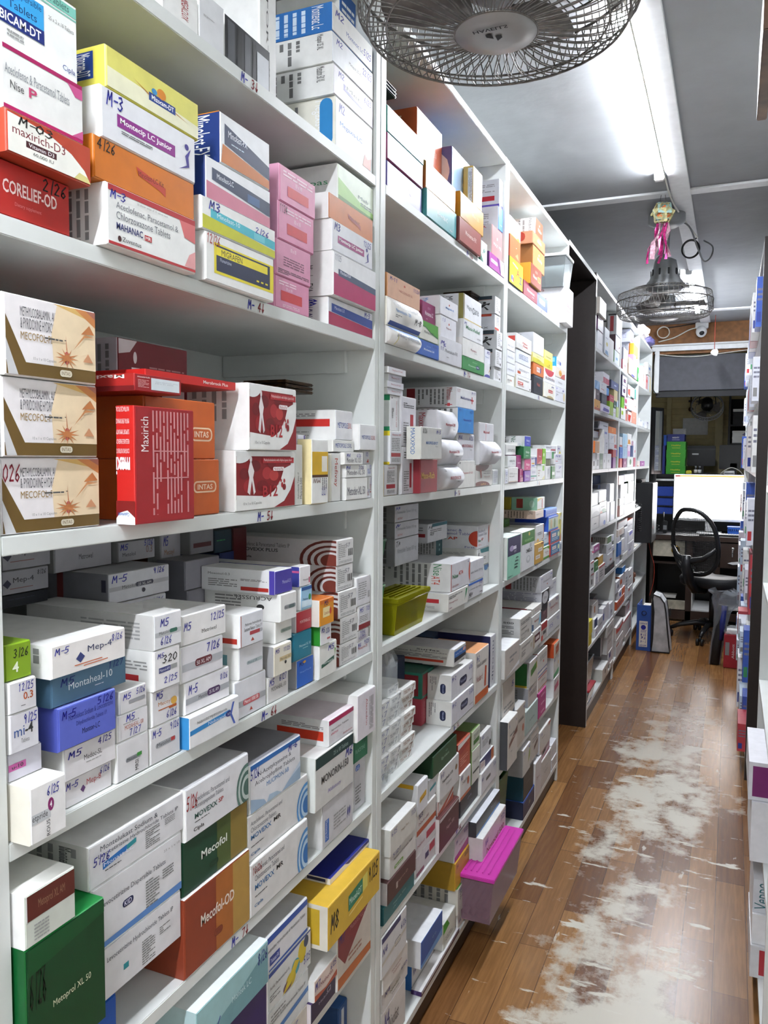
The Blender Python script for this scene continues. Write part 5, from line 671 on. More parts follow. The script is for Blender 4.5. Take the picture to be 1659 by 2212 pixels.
1.7947 2.0957 .0856 .0976 -.665 .029|4a2a38 3a1d58 e0dfe0|p d6d2d2 0 .55 1 .7 1 1 0 1;h .02 .5 .1 .3 3a3a8e N-4;p 5a2f80 .8 .8 1 .85 1 1 .8 1|v .6 .9 .8 .3 8a7ab0 Nurofen|long white and purple carton, foot of its pile
1.8038 1.9668 .0856 .1604 -.695 .25|d0cdcc 2f6ab0 W|b .46 .44 .4 .12 555 Nimus Plus;h .04 .5 .12 .2 3a3a8e N4;h .76 .74 .22 .2 3a3a8e 2/26|v .6 .9 .6 .3 dde Nimus Plus|white carton with blue end wall
1.9722 2.0771 .0982 .1727 -.671 .2|cdd0c8 W f0f2f0|p 3a9a2a 0 .6 .5 .7 .3 1 0 1;l .2 .2 .8 .4 2 888||white carton with bright green corner on its top
2.0685 2.1999 .2168 .2959 -.671 .2|c89a2a a8842a d0a83a|t .3 .46 .55 .16 d08a50 Niranuttra;h .1 .74 .12 .14 3a3a3a N4;h .66 .78 .3 .16 3a3a3a 8/25|r .0 .2 .3 .95 7a2a20|mustard yellow carton
2.0699 2.2005 .2965 .3643 -.674 .2|d0c8cc d0d0d0 d8d8d8|p a83a80 0 0 1 0 1 .34 0 .2;t .3 .46 .4 .12 a06a80 Nitro;h .1 .72 .12 .14 3a3a8e N4;h .66 .76 .3 .16 3a3a8e 4/25||white carton with purple pink foot
2.0816 2.2521 .1378 .2162 -.667 .2|d0cec8 c9c6bc 5a8a3a|t .1 .66 .6 .12 444 Ofloxacin and;t .1 .5 .8 .12 444 Ornidazole Tablets IP;h .08 .8 .14 .12 3a3a8e N4;h .7 .84 .2 .12 3a3a8e 6/26|L .3 .1 .9 .9 5 777;r .1 .1 .2 .9 8a2a30|ivory carton with two lines of black text
2.0965 2.2829 .0856 .1372 -.671 .2|cfcfd2 W W|l .2 .5 .6 .7 2 666;h .06 .3 .1 .2 3a3a8e N4;h .74 .6 .2 .24 3a3a8e 5/25||white carton with clipped corner, beneath the text covered one
2.2013 2.464 .3161 .3617 -.651 .16|24262a 3a3c40 e0e2ea|t .6 .5 .24 .2 8a8a90 Novo;p 3a7ac0 0 0 1 0 1 .16 0 .12||black carton with white top, lying on the torn one
2.2036 2.464 .2168 .3155 -.631 .2|d2cdc9 c9c9c6 W|b .16 .34 .76 .2 8a2a34 Novocef 500;h .1 .66 .12 .18 3a3a8e N4;h .76 .7 .2 .18 3a3a8e 7/25||torn topped white carton with big dark red lettering
@3 1
2.5164 2.6909 1.9886 2.0708 -.663 .18|f0e61e 222 W|b .5 .42 .22 .3 c03a3a A;b .72 .2 .2 .3 2f3a7a Z;c .2 .2 .1 .14 c8d0e0;c .15 .22 .05 .1 3a5ab0;c .26 .18 .05 .1 c04a5a;p W .2 .8 .58 .72 .58 .78 .2 .86;t .22 .77 .34 .04 446 Neurobion|r 0 .3 .8 1 22252a|bright yellow carton with the letters A and Z
2.5288 2.6666 2.0714 2.1423 -.667 .18|d8683a 8a3a30 W|p e89a70 .5 .2 .85 .1 .75 .4;c .6 .6 .03 .02 fff||coral orange carton, on the yellow lettered one
2.5369 2.6805 2.1429 2.2036 -.671 .18|e9e9ea W W|c .8 .08 .12 .1 d8a83a;r 0 0 1 .06 d88a3a||white carton touching the roof of the compartment
2.7219 2.9327 1.9886 2.0398 -.668 .18|8a3040 6a2430 a04a50|b .24 .4 .55 .22 e8ccd0 Novamox;l .6 .2 .9 .3 1 caa||maroon carton beneath the brown and yellow one
2.7953 2.9643 2.0404 2.1119 -.661 .18|8a4028 d8a838 c8a040|b .2 .36 .36 .18 f0e4dc Nusol;r .64 .32 .9 .6 d8b860;r .67 .36 .87 .56 a06a30;t .4 .66 .2 .14 e8c8b8 KIVI|v .6 .85 .6 .2 8a4a20 Nusol;c .5 .15 .2 .1 f0e0b0|brown fronted carton with yellow end wall
2.8327 3.0308 2.1867 2.2289 -.665 .18|c9805c c08868 d09878|r .34 .42 .68 .68 e8d0a8;t .38 .48 .26 .12 8a4a2a Nofox;t .42 .74 .2 .1 ecc KIVI|R .6 .2 .85 .95 a83a2a;L .2 .2 .5 .9 4 8a5a40|peach carton with cream name tag
2.8459 3.0369 2.1125 2.1861 -.667 .18|ac8250 8a5a2c b8905a|b .38 .4 .4 .2 f2e8da Nofly;c .5 .74 .03 .06 eee|v .7 .9 .8 .25 e8d8c0 Norfloxin|tan brown carton with white lettering
2.9 3.0132 2.2295 2.2937 -.671 .18|a8543a d8dcde W|b .3 .35 .5 .2 f0dcd4 Nefno;c .5 .72 .04 .06 fff|v .92 .95 .8 .08 555 Nebitop;L .2 .15 .8 .9 7 888|brick brown carton with white printed end wall, topmost
2.9335 3.1138 1.9886 2.0375 -.669 .18|6a7ad0 5a68b8 W|R .2 .3 .75 .7 dfe4f4;t .28 .44 .38 .1 46a Nimucet||lavender blue carton with white tag
3.3369 3.492 1.9886 2.1366 -.641 .2|e2dfe4 e6e6ea W|b .08 .44 .8 .1 b0505a BONIGLAIRZ;l .1 .3 .5 .36 1 a77|r .05 .06 .6 .18 cf2a2a;l .1 .3 .6 .72 4 a8888a;t .3 .88 .25 .06 8a3a3a 325|big white carton with bright red bar, at the rack's far end
@3 2
2.5274 2.6334 1.7802 1.8199 -.671 .18|e4e5ea c9c9cc W|t .1 .3 .7 .14 667 AC 2.5||white carton with faint code, topmost of the first pile
2.5301 2.6343 1.7397 1.7796 -.671 .18|e0e2ea W W|t .1 .4 .7 .14 5a5a78 NORLOSA-25||white carton with faint grey capitals, third of the first pile
2.5328 2.6389 1.7006 1.7391 -.671 .18|e0e2ea W W|t .1 .4 .7 .14 5a5a78 NORLOSA-50||white carton with faint grey capitals, second of the first pile
2.5353 2.6288 1.6676 1.7 -.671 .18|e8e8e4 W W|b .1 .4 .3 .2 444 K2;b .45 .42 .2 .2 c8602a 0;t .1 .24 .3 .1 777 Tabs||white carton with small orange figure, foot of the first pile
2.6342 2.8521 1.7975 1.8478 -.667 .18|e9eae6 d0d0d0 W|b .4 .46 .32 .16 c0504a Nise;b .4 .3 .32 .12 c0504a Gel;r .38 .28 .76 .3 c0504a;c .1 .2 .35 .2 c9c9c6|r .85 .4 .98 .8 c0453a;L .2 .3 .8 .9 5 888|white carton with red stacked words
2.6382 2.8539 1.7522 1.7969 -.669 .18|d8dce8 W W|t .2 .44 .6 .3 5a6a90 NORISTOF-TZ;r .2 .36 .82 .4 5a6a90||pale blue white carton with underlined capitals
2.6404 2.8575 1.6676 1.7108 -.667 .18|e4e4e4 d8d2c0 W|l .1 .68 .85 .82 2 999;r .1 .3 .45 .54 c8452e;b .14 .36 .26 .12 fff NIF;r .1 .2 .5 .23 c8452e;r .88 .08 .95 .2 555||white carton with vermilion tag and dark corner mark
2.6408 2.8575 1.7114 1.7516 -.669 .18|e0e0e8 W W|l .2 .4 .9 .6 2 999;r .1 .12 .3 .36 b8522e||pale carton with small burnt orange tag
2.88 3.0637 1.7795 1.8144 -.668 .18|e4dc9a d8cc80 W|p c8c030 0 0 1 0 1 .3 .5 .55 0 .5;t .3 .66 .4 .14 8a8a4a NMF-e;l .4 .3 .7 .4 1 886||pale yellow carton with olive wave
2.8877 3.0584 1.815 1.8865 -.668 .18|e6e8ee c8cad0 W|l .3 .5 .6 .56 1 aab|L .3 .5 .8 .9 3 888|tall white carton under the roof, behind the pale yellow one
2.8909 3.0675 1.7363 1.7789 -.668 .18|cc7030 b8602a d88a4a|r .3 .3 .62 .75 e0d4d0;t .34 .45 .24 .2 a44 Noxi;r .62 .3 .72 .75 4a3a8a||burnt orange carton with pale tag
2.8964 3.054 1.6676 1.7357 -.667 .18|22262e 3a3a40 444|b .35 .45 .3 .18 b85a48 Nad;p 5a6068 .1 .9 .9 .9 .7 1 .2 1||glossy black carton with copper word
3.0538 3.2614 1.6676 1.725 -.665 .18|e6e4da d8c8a0 W|r .42 .36 .82 .58 c0504a;t .46 .42 .32 .1 fff Normax;c .6 0 .3 .14 b8a878;h .7 .78 .2 .1 44a M||white carton with red name block and tan curve at its foot
3.0718 3.2764 1.7256 1.7785 -.667 .18|e6e4ea W W|c .45 1 .42 .5 c83a48;l .1 .2 .95 .4 2 666;h .1 .35 .8 .1 a55 o/o/o||white carton with half round red top
3.0749 3.2291 1.7791 1.8485 -.669 .18|e8dc8a d8c850 W|r 0 .05 1 .5 e0d020;t .2 .62 .6 .1 7a7a3a Novastat;c .6 .22 .04 .06 8a7a2a;t .3 .08 .4 .08 7a6a20 Tablets||lemon yellow carton
3.2825 3.492 1.6676 1.7277 -.667 .16|dfe0ea W W|t .1 .6 .7 .1 888 Mosid MT;l .1 .3 .3 .5 2 777;c .9 .4 .1 .32 d8c8a0;h .05 .82 .2 .1 3a3aae T;h .7 .8 .2 .1 3a3aae 8||white carton with tan scallop edge
3.2892 3.492 1.7666 1.8079 -.669 .16|e8dcd0 W W|p c85a50 .5 0 1 0 1 .6 .7 .4;c .5 .5 .16 .3 e0a83a;t .38 .44 .24 .16 a33 Nise||white carton with yellow disc over red wave
3.2935 3.492 1.7283 1.766 -.669 .16|e2e4e8 W W|t .3 .4 .4 .2 777 Nixin||flat white carton with grey word, between the scallop edged and blush ones
3.3303 3.4311 1.8085 1.8506 -.673 .14|e2e4ec 2f9ac8 W|l .1 .3 .8 .7 3 88a;r .6 .3 .9 .6 5a6ab0|r .7 .5 .95 .9 88c8e0|small white carton with cyan end wall
@3 3
2.515 2.5468 1.3486 1.3968 -.665 .12|dde0ee W W|h .1 .6 .7 .2 3a4ab0 12;V .2 .1 .5 .5 444 ATO||narrow white carton with blue scrawl by the upright
2.5513 2.6604 1.4016 1.4392 -.667 .18|dfe2e4 c8cac8 W|b .2 .45 .6 .18 566 NORLUT-N;l .5 .25 .8 .32 1 888||white carton with teal grey capitals
2.5537 2.6821 1.3486 1.401 -.665 .18|dcdcdc W W|l .1 .55 .9 .68 2 999;t .1 .38 .5 .1 444 Norset-D;r 0 0 1 .04 5a3a4a;r 0 .06 1 .09 c8a87a||white carton with tan and plum foot lines
2.5785 2.7069 1.4423 1.4768 -.681 .12|dcdcda c9c9cc W|l .2 .3 .9 .6 2 777|r .1 .7 .9 .95 b82a34;L .2 .1 .7 .4 6 333|white carton with barcode and red strip
2.6829 2.7474 1.3947 1.4417 -.671 .16|9a2a72 7a2058 a84a80|b .2 .38 .7 .12 ecd0e0 Norflox||plum pink carton, upper of two
2.7077 2.7683 1.473 1.485 -.675 .14|dfe0e6 W W|h .2 .5 .5 .2 3a3aae 5/;p 3a8a4a .1 0 .9 0 .6 .2||white carton with small green fleck
2.721 2.7715 1.3486 1.3941 -.669 .16|a84070 7a2050 a84a80|b .1 .4 .8 .12 f0dce4 Norflox;p e0b0b8 .3 0 1 0 1 .35 .3 .35||plum pink carton, lower of two
2.7482 2.853 1.4298 1.4724 -.663 .18|1f8048 1a6a3a 3a9a5a|b .3 .38 .5 .28 e0f4e8 Nicip;l .3 .18 .7 .28 1 cec||emerald carton, second of the four bright ones
2.7712 2.8608 1.473 1.5097 -.665 .18|3a48b8 d4d6d8 W|b .25 .4 .55 .28 e0e4f8 Nicip;l .3 .2 .7 .28 1 ccf|v .82 .95 .85 .12 2a6a4a Nicip;L .1 .2 .65 .9 7 777|royal blue carton, topmost of the four bright ones
2.7723 2.8677 1.3882 1.4292 -.665 .18|c83078 d8d4d6 d05a90|b .25 .34 .55 .3 f8dcea Nicip;l .3 .15 .7 .25 1 fce||hot pink carton, third of the four bright ones
2.7738 2.8638 1.3486 1.3876 -.665 .18|7a3aa0 5a2a80 8a5ab0|b .2 .34 .6 .3 ecdcf4 Nicip;l .2 .15 .7 .25 1 caf||violet carton, lowest of the four bright ones
2.8769 2.9726 1.3486 1.3954 -.667 .16|dfe0e8 W W|r 0 .3 1 .42 4a9a8a;l .2 .6 .8 .8 2 88a;h .1 .1 .5 .16 a44 kk||white carton with teal stripe and red script
2.8868 2.9797 1.396 1.4409 -.669 .16|dddfe6 W W|r .1 .3 .6 .42 e0a83a;r .7 .2 1 .9 3a3a90;h .1 .7 .5 .16 2a2fae N9;r .1 .12 .6 .2 3a5ab0||white carton with amber stripe and indigo edge
2.9805 3.0681 1.4093 1.4686 -.667 .16|b8404c e0e0e4 W|b .3 .46 .4 .1 f8e0e0 Nuna;p d88a8a 0 0 1 0 1 .3||coral red carton with white end wall
2.9916 3.1231 1.3486 1.4087 -.669 .16|e2e4e2 W W|p 8aca3a .7 .6 .95 .6 .95 .95 .7 .95;p d8d49a .6 0 1 0 1 .3;l .1 .2 .4 .7 3 a88||white carton with lime block and cream foot
3.095 3.1471 1.4093 1.4702 -.671 .15|8aca2a 6aaa1a W|r .1 .5 .5 .7 e8f4d0||lime green carton
3.141 3.237 1.3486 1.4008 -.669 .16|dcdee0 W W|R .3 .1 .7 .9 c0c4c8;L .4 .2 .6 .8 1 777||white carton with upright outlined panel
3.1555 3.302 1.4304 1.4592 -.671 .16|dfe2ea c9ccd2 W|p 2f8a4a .72 0 1 0 1 1 .72 1||white carton with green end strip
3.1679 3.2515 1.4014 1.4298 -.673 .16|20280f e0e0d0 333|r .1 .1 .2 .9 8a9a40;r .35 .1 .5 .9 5a6a20;r .65 .1 .75 .9 9aaa50||black carton with olive bars
3.1731 3.4052 1.4598 1.4845 -.681 .16|dcdee4 c9c9cc W|l .1 .5 .6 .8 2 778;r .5 .15 .9 .4 b8303a||flat white carton with red bar, topmost at the rack end
3.2378 3.3039 1.3486 1.4011 -.665 .15|5a8a5a 3a6a3a W|r .1 .3 .9 .55 e0e8dc;p 8ab08a 0 0 1 0 1 .2||leaf green carton with white band
3.3246 3.4773 1.4076 1.451 -.671 .16|dadde8 W W|t .4 .42 .5 .12 446 Nuvas;h .1 .7 .7 .2 3a3aae N8;r .1 .25 .4 .32 c85a5a||white carton with short red dash, middle by the upright
3.3348 3.4762 1.3486 1.407 -.669 .16|dadde6 W W|t .15 .42 .5 .12 446 Novas;h .4 .7 .4 .14 3a3aae 7;l .1 .05 .8 .09 1 777||white carton with dark word, lowest by the upright
3.406 3.492 1.4516 1.4878 -.679 .12|dfe0e6 W W|p d8c83a .4 0 1 0 .7 .35;h .2 .5 .5 .3 3a3aae m||small white carton with yellow fleck, topmost by the upright
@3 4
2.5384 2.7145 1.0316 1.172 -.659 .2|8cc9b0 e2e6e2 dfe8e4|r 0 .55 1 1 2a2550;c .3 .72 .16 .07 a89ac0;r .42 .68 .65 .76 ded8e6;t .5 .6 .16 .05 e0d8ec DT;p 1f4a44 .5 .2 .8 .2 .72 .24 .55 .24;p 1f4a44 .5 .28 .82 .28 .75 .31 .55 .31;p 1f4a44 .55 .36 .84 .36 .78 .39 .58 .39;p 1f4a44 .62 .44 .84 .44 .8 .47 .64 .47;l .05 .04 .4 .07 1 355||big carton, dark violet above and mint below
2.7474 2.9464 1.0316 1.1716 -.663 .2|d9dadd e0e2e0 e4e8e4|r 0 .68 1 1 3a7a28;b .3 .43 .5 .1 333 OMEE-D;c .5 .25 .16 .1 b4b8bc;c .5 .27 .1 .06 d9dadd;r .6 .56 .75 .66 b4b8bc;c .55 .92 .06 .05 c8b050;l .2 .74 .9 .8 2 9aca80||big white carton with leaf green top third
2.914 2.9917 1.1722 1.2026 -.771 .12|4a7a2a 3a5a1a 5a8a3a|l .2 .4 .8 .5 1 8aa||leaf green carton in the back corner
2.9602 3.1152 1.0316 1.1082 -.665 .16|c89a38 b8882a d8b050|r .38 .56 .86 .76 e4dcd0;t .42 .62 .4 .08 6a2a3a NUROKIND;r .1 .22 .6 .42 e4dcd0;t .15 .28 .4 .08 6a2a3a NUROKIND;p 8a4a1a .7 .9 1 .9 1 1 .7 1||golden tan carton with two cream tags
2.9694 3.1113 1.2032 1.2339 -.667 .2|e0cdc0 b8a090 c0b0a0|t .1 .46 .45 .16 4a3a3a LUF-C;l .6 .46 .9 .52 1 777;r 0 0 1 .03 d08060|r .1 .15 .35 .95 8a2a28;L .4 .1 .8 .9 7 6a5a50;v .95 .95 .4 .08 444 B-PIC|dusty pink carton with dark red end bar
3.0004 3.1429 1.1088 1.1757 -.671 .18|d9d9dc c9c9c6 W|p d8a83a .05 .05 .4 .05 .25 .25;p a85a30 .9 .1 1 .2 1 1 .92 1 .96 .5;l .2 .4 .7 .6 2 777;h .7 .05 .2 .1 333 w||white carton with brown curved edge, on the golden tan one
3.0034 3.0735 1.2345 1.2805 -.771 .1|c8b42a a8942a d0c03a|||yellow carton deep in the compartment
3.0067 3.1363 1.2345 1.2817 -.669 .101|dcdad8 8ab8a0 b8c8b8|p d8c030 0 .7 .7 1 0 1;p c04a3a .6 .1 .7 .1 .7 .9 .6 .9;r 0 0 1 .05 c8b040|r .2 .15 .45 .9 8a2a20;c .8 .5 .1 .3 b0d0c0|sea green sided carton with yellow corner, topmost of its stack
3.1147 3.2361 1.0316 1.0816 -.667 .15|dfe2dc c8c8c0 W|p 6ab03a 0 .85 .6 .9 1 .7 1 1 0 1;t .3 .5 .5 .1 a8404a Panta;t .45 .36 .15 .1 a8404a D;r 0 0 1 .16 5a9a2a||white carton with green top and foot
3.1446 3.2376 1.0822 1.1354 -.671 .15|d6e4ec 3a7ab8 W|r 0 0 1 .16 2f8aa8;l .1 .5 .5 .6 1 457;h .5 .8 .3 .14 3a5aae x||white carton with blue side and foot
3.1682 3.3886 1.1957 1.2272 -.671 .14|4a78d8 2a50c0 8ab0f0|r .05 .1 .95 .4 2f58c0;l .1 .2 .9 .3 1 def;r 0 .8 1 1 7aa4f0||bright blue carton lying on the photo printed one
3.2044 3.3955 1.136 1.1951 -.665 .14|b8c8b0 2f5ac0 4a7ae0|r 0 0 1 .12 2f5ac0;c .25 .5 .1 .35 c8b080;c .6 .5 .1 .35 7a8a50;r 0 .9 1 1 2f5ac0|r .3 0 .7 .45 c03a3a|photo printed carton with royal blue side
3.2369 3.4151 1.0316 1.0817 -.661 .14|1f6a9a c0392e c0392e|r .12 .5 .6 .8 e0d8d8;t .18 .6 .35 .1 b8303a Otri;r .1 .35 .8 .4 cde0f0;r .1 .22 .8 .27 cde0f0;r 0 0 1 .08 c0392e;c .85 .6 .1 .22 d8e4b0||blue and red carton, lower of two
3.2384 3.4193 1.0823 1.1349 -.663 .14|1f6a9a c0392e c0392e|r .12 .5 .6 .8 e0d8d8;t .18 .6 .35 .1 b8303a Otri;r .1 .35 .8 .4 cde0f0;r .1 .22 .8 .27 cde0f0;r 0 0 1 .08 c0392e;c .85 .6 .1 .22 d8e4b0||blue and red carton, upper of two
3.4209 3.492 1.0739 1.1987 -.671 .12|d8cc4a c8a030 W|p c87a3a .1 0 1 0 1 .3;c .4 .7 .2 .1 8aa030;p W .4 .8 1 .75 1 .95||yellow packet by the far upright
3.4398 3.4848 1.0316 1.0733 -.665 .029|d0d8e0 W W|r .2 .2 .8 .8 6a7a90||small white carton with blue grey box, upper of two
3.4475 3.4876 1.0316 1.0497 -.695 .1|c8d0d8 W W|r .2 .2 .8 .8 4a6a80||small white carton with blue grey box, lower of two
@3 5
2.515 2.7084 .7086 .8047 -.655 .2|c2b9b2 d8d8d6 eceef0|p e8e8ec .0 0 1 .1 1 .25 .3 .06;l .3 .4 .8 .7 2 888|r .55 .22 .9 .4 c0302a|white carton with small red square on its end wall
2.7343 2.9368 .7086 .7764 -.659 .2|c9c4be c8c8c4 W|l .1 .68 .85 .8 2 666;l .1 .25 .4 .55 4 555;c .85 .5 .06 .14 b0a890||white carton with fine dark heading, jutting over the lip
2.7385 2.912 .777 .867 -.661 .22|c6c2bc cfcfce e8e9ea|l .05 .72 .85 .84 2 555;t .06 .52 .5 .08 444 Lornoxicam;t .08 .3 .5 .08 444 Lomet-500;c .7 .3 .05 .08 8a8478;l .1 .1 .4 .2 2 666|b .3 .78 .6 .07 333 Lomet - 500;l .2 .3 .9 .7 7 666|big white carton with large black heading on its end wall
2.9422 3.1025 .7782 .835 -.667 .14|d2d0ce 6a9ab0 W|b .3 .5 .45 .16 a84a44 kond;p 8ac0d8 .7 .1 1 .3 1 1 .85 .8;p 4a6a90 0 0 .2 0 .2 .4 0 .5||white carton with pale blue curve and red word
2.9517 3.0924 .7086 .7776 -.663 .14|d2cfcb c8c8c6 W|r .2 .3 .85 .75 5a2a34;r .3 .42 .75 .6 d8d0cc;h .6 .82 .3 .14 3a3aae T8;p b8a890 .0 .0 .2 .1 .2 .8 0 .7||white carton with dark maroon label
2.9576 3.1187 .8356 .8634 -.669 .2|cfccc6 b8b0aa e4e2dc|t .3 .4 .5 .16 a8404a Bonek-2|p 8a2a34 .2 .8 .9 .85 .9 1 .2 1|white carton with dark red name and crimson end corner
3.0981 3.3318 .9042 .968 -.671 .2|d0cfd6 b4b4b8 9a9a9c|t .2 .5 .7 .13 5a4a4a Olmesar-CZ;c .55 .3 .04 .05 b3604a;h .04 .76 .14 .1 3a3aae O2;h .78 .78 .18 .1 3a3aae 4|r .3 .1 .42 .95 8a2a2c;v .93 .9 .6 .08 444 Olmesar;L .45 .1 .85 .9 6 777|large white carton with dark red end bar, top of the far pile
3.1033 3.2141 .7086 .7798 -.665 .14|c0bcb8 8a2a2a W|r 0 .6 1 1 a83030;r .3 .3 .8 .5 555;r .0 .0 .3 .3 c85040||red topped white carton
3.1195 3.2556 .8466 .9036 -.668 .2|2c2c30 c8c8d0 W|c .45 .5 .42 .45 c6c6ca;l .25 .4 .65 .6 3 666|l .2 .2 .9 .9 7 8a8aa0|white carton with big pale disc on black
3.1288 3.2424 .7804 .846 -.671 .14|5a3a40 3a2a2e 555|l .3 .4 .7 .6 3 a88;c .5 .9 .6 .3 1f1f22||dark plum carton under the round emblem
3.2249 3.4836 .7086 .7727 -.665 .18|cdcdd0 W W|h .1 .34 .3 .24 44a T5;h .7 .5 .2 .2 66a T2;l .2 .7 .8 .76 1 999;p 555 .6 .9 .9 .97 .9 1||white carton with folded lip, foot of the far pile
3.2448 3.4717 .7733 .8452 -.669 .18|cbc4c0 c0bcb8 e8eaee|b .2 .46 .65 .16 a84a4a Benecid Dol;l .2 .34 .6 .38 1 a66;h .02 .7 .2 .16 3a3aae T5;h .66 .76 .24 .16 3a3aae T2|L .3 .2 .8 .9 3 888|white carton with dark red words, near the far upright
3.3326 3.4633 .8458 .9172 -.681 .16|d0d0d4 W W|t .05 .5 .5 .1 446 Bonac;h .5 .7 .4 .14 88a zz||white carton behind the round emblem one
@3 6
2.515 2.6432 .4046 .5668 -.641 .03|c9c2ba 44464a W|p 6a3a2a .1 .42 1 .6 1 .74 .14 .52;t .4 .55 .4 .06 e0d0c8 Omecap;l .2 .64 .9 .72 1 666;h .1 .86 .1 .05 3a3aae 5;h .8 .86 .12 .05 3a3aae 18;l .3 .3 .6 .34 1 777||white carton front hanging over the lip, with brown band
2.5543 2.7195 .4046 .685 -.671 .2|bdb6ae W W|p 2a4458 0 .26 1 .42 1 .56 0 .4;t .1 .38 .6 .07 9ab0b8 Omezole;l .1 .6 .9 .7 2 777;l .3 .2 .6 .25 1 666;h .7 .86 .2 .06 3a3aae 5||big white carton with slanted navy band, at the near upright
2.7203 2.8462 .4046 .5465 -.663 .12|bab0a6 e0dcd8 c8c8c8|c .78 .36 .12 .1 b86a50;b .2 .6 .65 .05 333 TODINE;l .2 .66 .8 .7 1 666;h .75 .86 .2 .05 3a3aae 9||beige white carton with terracotta ring
2.8685 3.0723 .4046 .4939 -.665 .18|a4b8b4 b8c8c4 d0dcd8|l .3 .4 .7 .5 2 5a6a6a||pale eucalyptus green carton
2.9201 3.0691 .4945 .5678 -.669 .18|beb6b0 9a9aa0 dcdcdc|l .1 .5 .9 .75 3 666;h .1 .85 .2 .08 3a3aae 5|L .3 .1 .8 .9 5 777|white carton under the one with the green square
2.9249 3.0586 .5684 .6658 -.667 .18|c4bfb8 a8a8a8 e8e8ec|p 3f7a30 .15 .4 .85 .55 .85 .82 .15 .68;p b8962a .85 .55 .92 .57 .92 .84 .85 .82;h .75 .9 .2 .06 3a3aae 15|r .5 .05 .95 .95 2a6a34;r .5 .0 .95 .08 b8a030|white carton with green square and mustard edge
3.0609 3.24 .584 .6675 -.667 .17|cbc8c4 a83a2a W|c .6 .42 .06 .06 c05a50;l .2 .55 .9 .8 3 888;r 0 .04 1 .08 3a4a9a||white carton with small red dot, upper of two
3.0699 3.2391 .5078 .5834 -.667 .17|cdc6c0 W W|r 0 .85 1 .9 3a4a9a;r 0 .72 1 .77 b83a34;r 0 .1 1 .16 b85a44;t .4 .42 .4 .1 666 Oflox||white carton with indigo and red rules, lower of two
3.0731 3.2105 .4046 .5072 -.663 .16|b02a78 8a1f5a c04a90|b .3 .78 .5 .1 f0d0e4 omi;b .3 .45 .5 .1 f0d0e4 omi;b .3 .12 .5 .1 f0d0e4 omi;r 0 .33 1 .345 7a1a50;r 0 .66 1 .675 7a1a50||magenta pile of slim cartons banded as one
3.3678 3.4832 .5815 .6418 -.665 .16|c8bfae b8481f d2602a|p b04a24 .3 .1 .85 .25 .85 .85 .3 .7;t .4 .4 .3 .12 e0c0b0 OC|r .2 .1 .9 .95 b8481f;v .7 .8 .6 .15 f0d0c0 OMZ-D|orange brown sided carton, topmost by the far upright
3.3743 3.492 .4872 .5809 -.667 .16|cccac6 c8c8ca W|p 4a9a6a 0 0 1 .1 1 .34 0 .2;c .88 .6 .08 .1 c08a3a;h .1 .8 .2 .1 3a3aae 8;h .7 .84 .2 .1 3a3aae 10|L .3 .1 .8 .9 4 888|white carton with green foot and orange bead
3.3797 3.492 .4046 .4866 -.665 .16|cac4c4 e0e0e2 W|p b04a6a .1 .3 .9 .42 .9 .75 .1 .62;h .1 .84 .2 .1 3a3aae 5|r .2 .3 .6 .95 a02a6a;r .2 .05 .6 .28 3a9ab0|white carton with rose panel and magenta end wall
@3 7
2.8368 2.9544 .2569 .3588 -.665 .2|c6c4c0 b0b0b2 f0f0f4|p 8a9a3a .7 .3 .95 .5 .95 .85 .8 .7;h .1 .8 .14 .08 3a3aae T5;h .7 .84 .2 .08 3a3aae 9||white carton with olive leaf flash, topmost of the near pile
2.8617 3.048 .0856 .1524 -.667 .2|22284a 1a2040 2f58b0|c .55 .5 .06 .1 8a8a6a;l .4 .35 .7 .45 2 776;p 3a68c0 0 .9 1 .96 1 1 0 1||navy carton with gold emblem at the shelf's near end
2.8691 3.0308 .153 .2563 -.669 .2|2f2c2a 1f4a5a 4a4a4a|l .3 .5 .6 .55 1 665|r .2 .2 .5 .9 1f5a70|charcoal carton, on the navy one
2.9878 3.121 .2569 .37 -.671 .18|bdb6b0 W W|p 5a3a2a .4 .3 .9 .45 .9 .6 .4 .45;l .2 .6 .8 .8 2 777||white carton with dark brown lozenge
3.0488 3.1613 .0856 .2341 -.665 .18|cbc5c6 W f0f0f4|l .2 .55 .6 .6 1 a77;t .2 .5 .5 .06 8a4a5a Orni||tall white carton with tiny crimson word
3.1321 3.3428 .2412 .3289 -.668 .18|cac5c0 c0c0c6 W|l .2 .6 .6 .66 1 533;p a84a34 .8 .8 1 .9 1 1 .8 1;h .1 .78 .14 .12 3a3aae 15||white carton with rust mark, topmost by the gap
3.1722 3.3647 .0856 .1963 -.667 .17|c6c2be W W|l .2 .6 .7 .64 1 999;t .3 .4 .3 .08 555 Orl;h .7 .82 .2 .1 3a3aae 7||white carton beneath the mauve labelled one
3.1841 3.3467 .1969 .2406 -.671 .17|c9b0c0 W W|p 2c2426 .1 .35 .5 .5 .5 .85 .1 .7;l .55 .6 .9 .75 2 777;p b04a6a 0 0 1 .2 1 .3 0 .1||mauve carton with black square
3.3803 3.492 .1303 .1942 -.671 .16|cac9cc c8ccd4 f0f2fa|l .2 .5 .7 .55 1 555;p b05a3a .9 .2 1 .3 1 .6||white carton, upper by the far upright
3.3863 3.492 .0856 .1297 -.668 .16|c8c4c2 c8ccd4 f0f2f4|l .3 .5 .7 .54 1 555;h .04 .7 .1 .1 3a3aae 5||white carton, lower by the far upright
@4 1
4.298 4.5183 2.186 2.2707 -.651 .05|f4f6fa b0a8a0 W|t .4 .4 .4 .08 88a Pan-L||white leaflet box tipped forward under the roof
4.3536 4.5387 2.1158 2.1854 -.667 .16|efeff4 5a2a5a W|l .3 .5 .7 .55 1 99b||white carton with purple side, second of the first pile
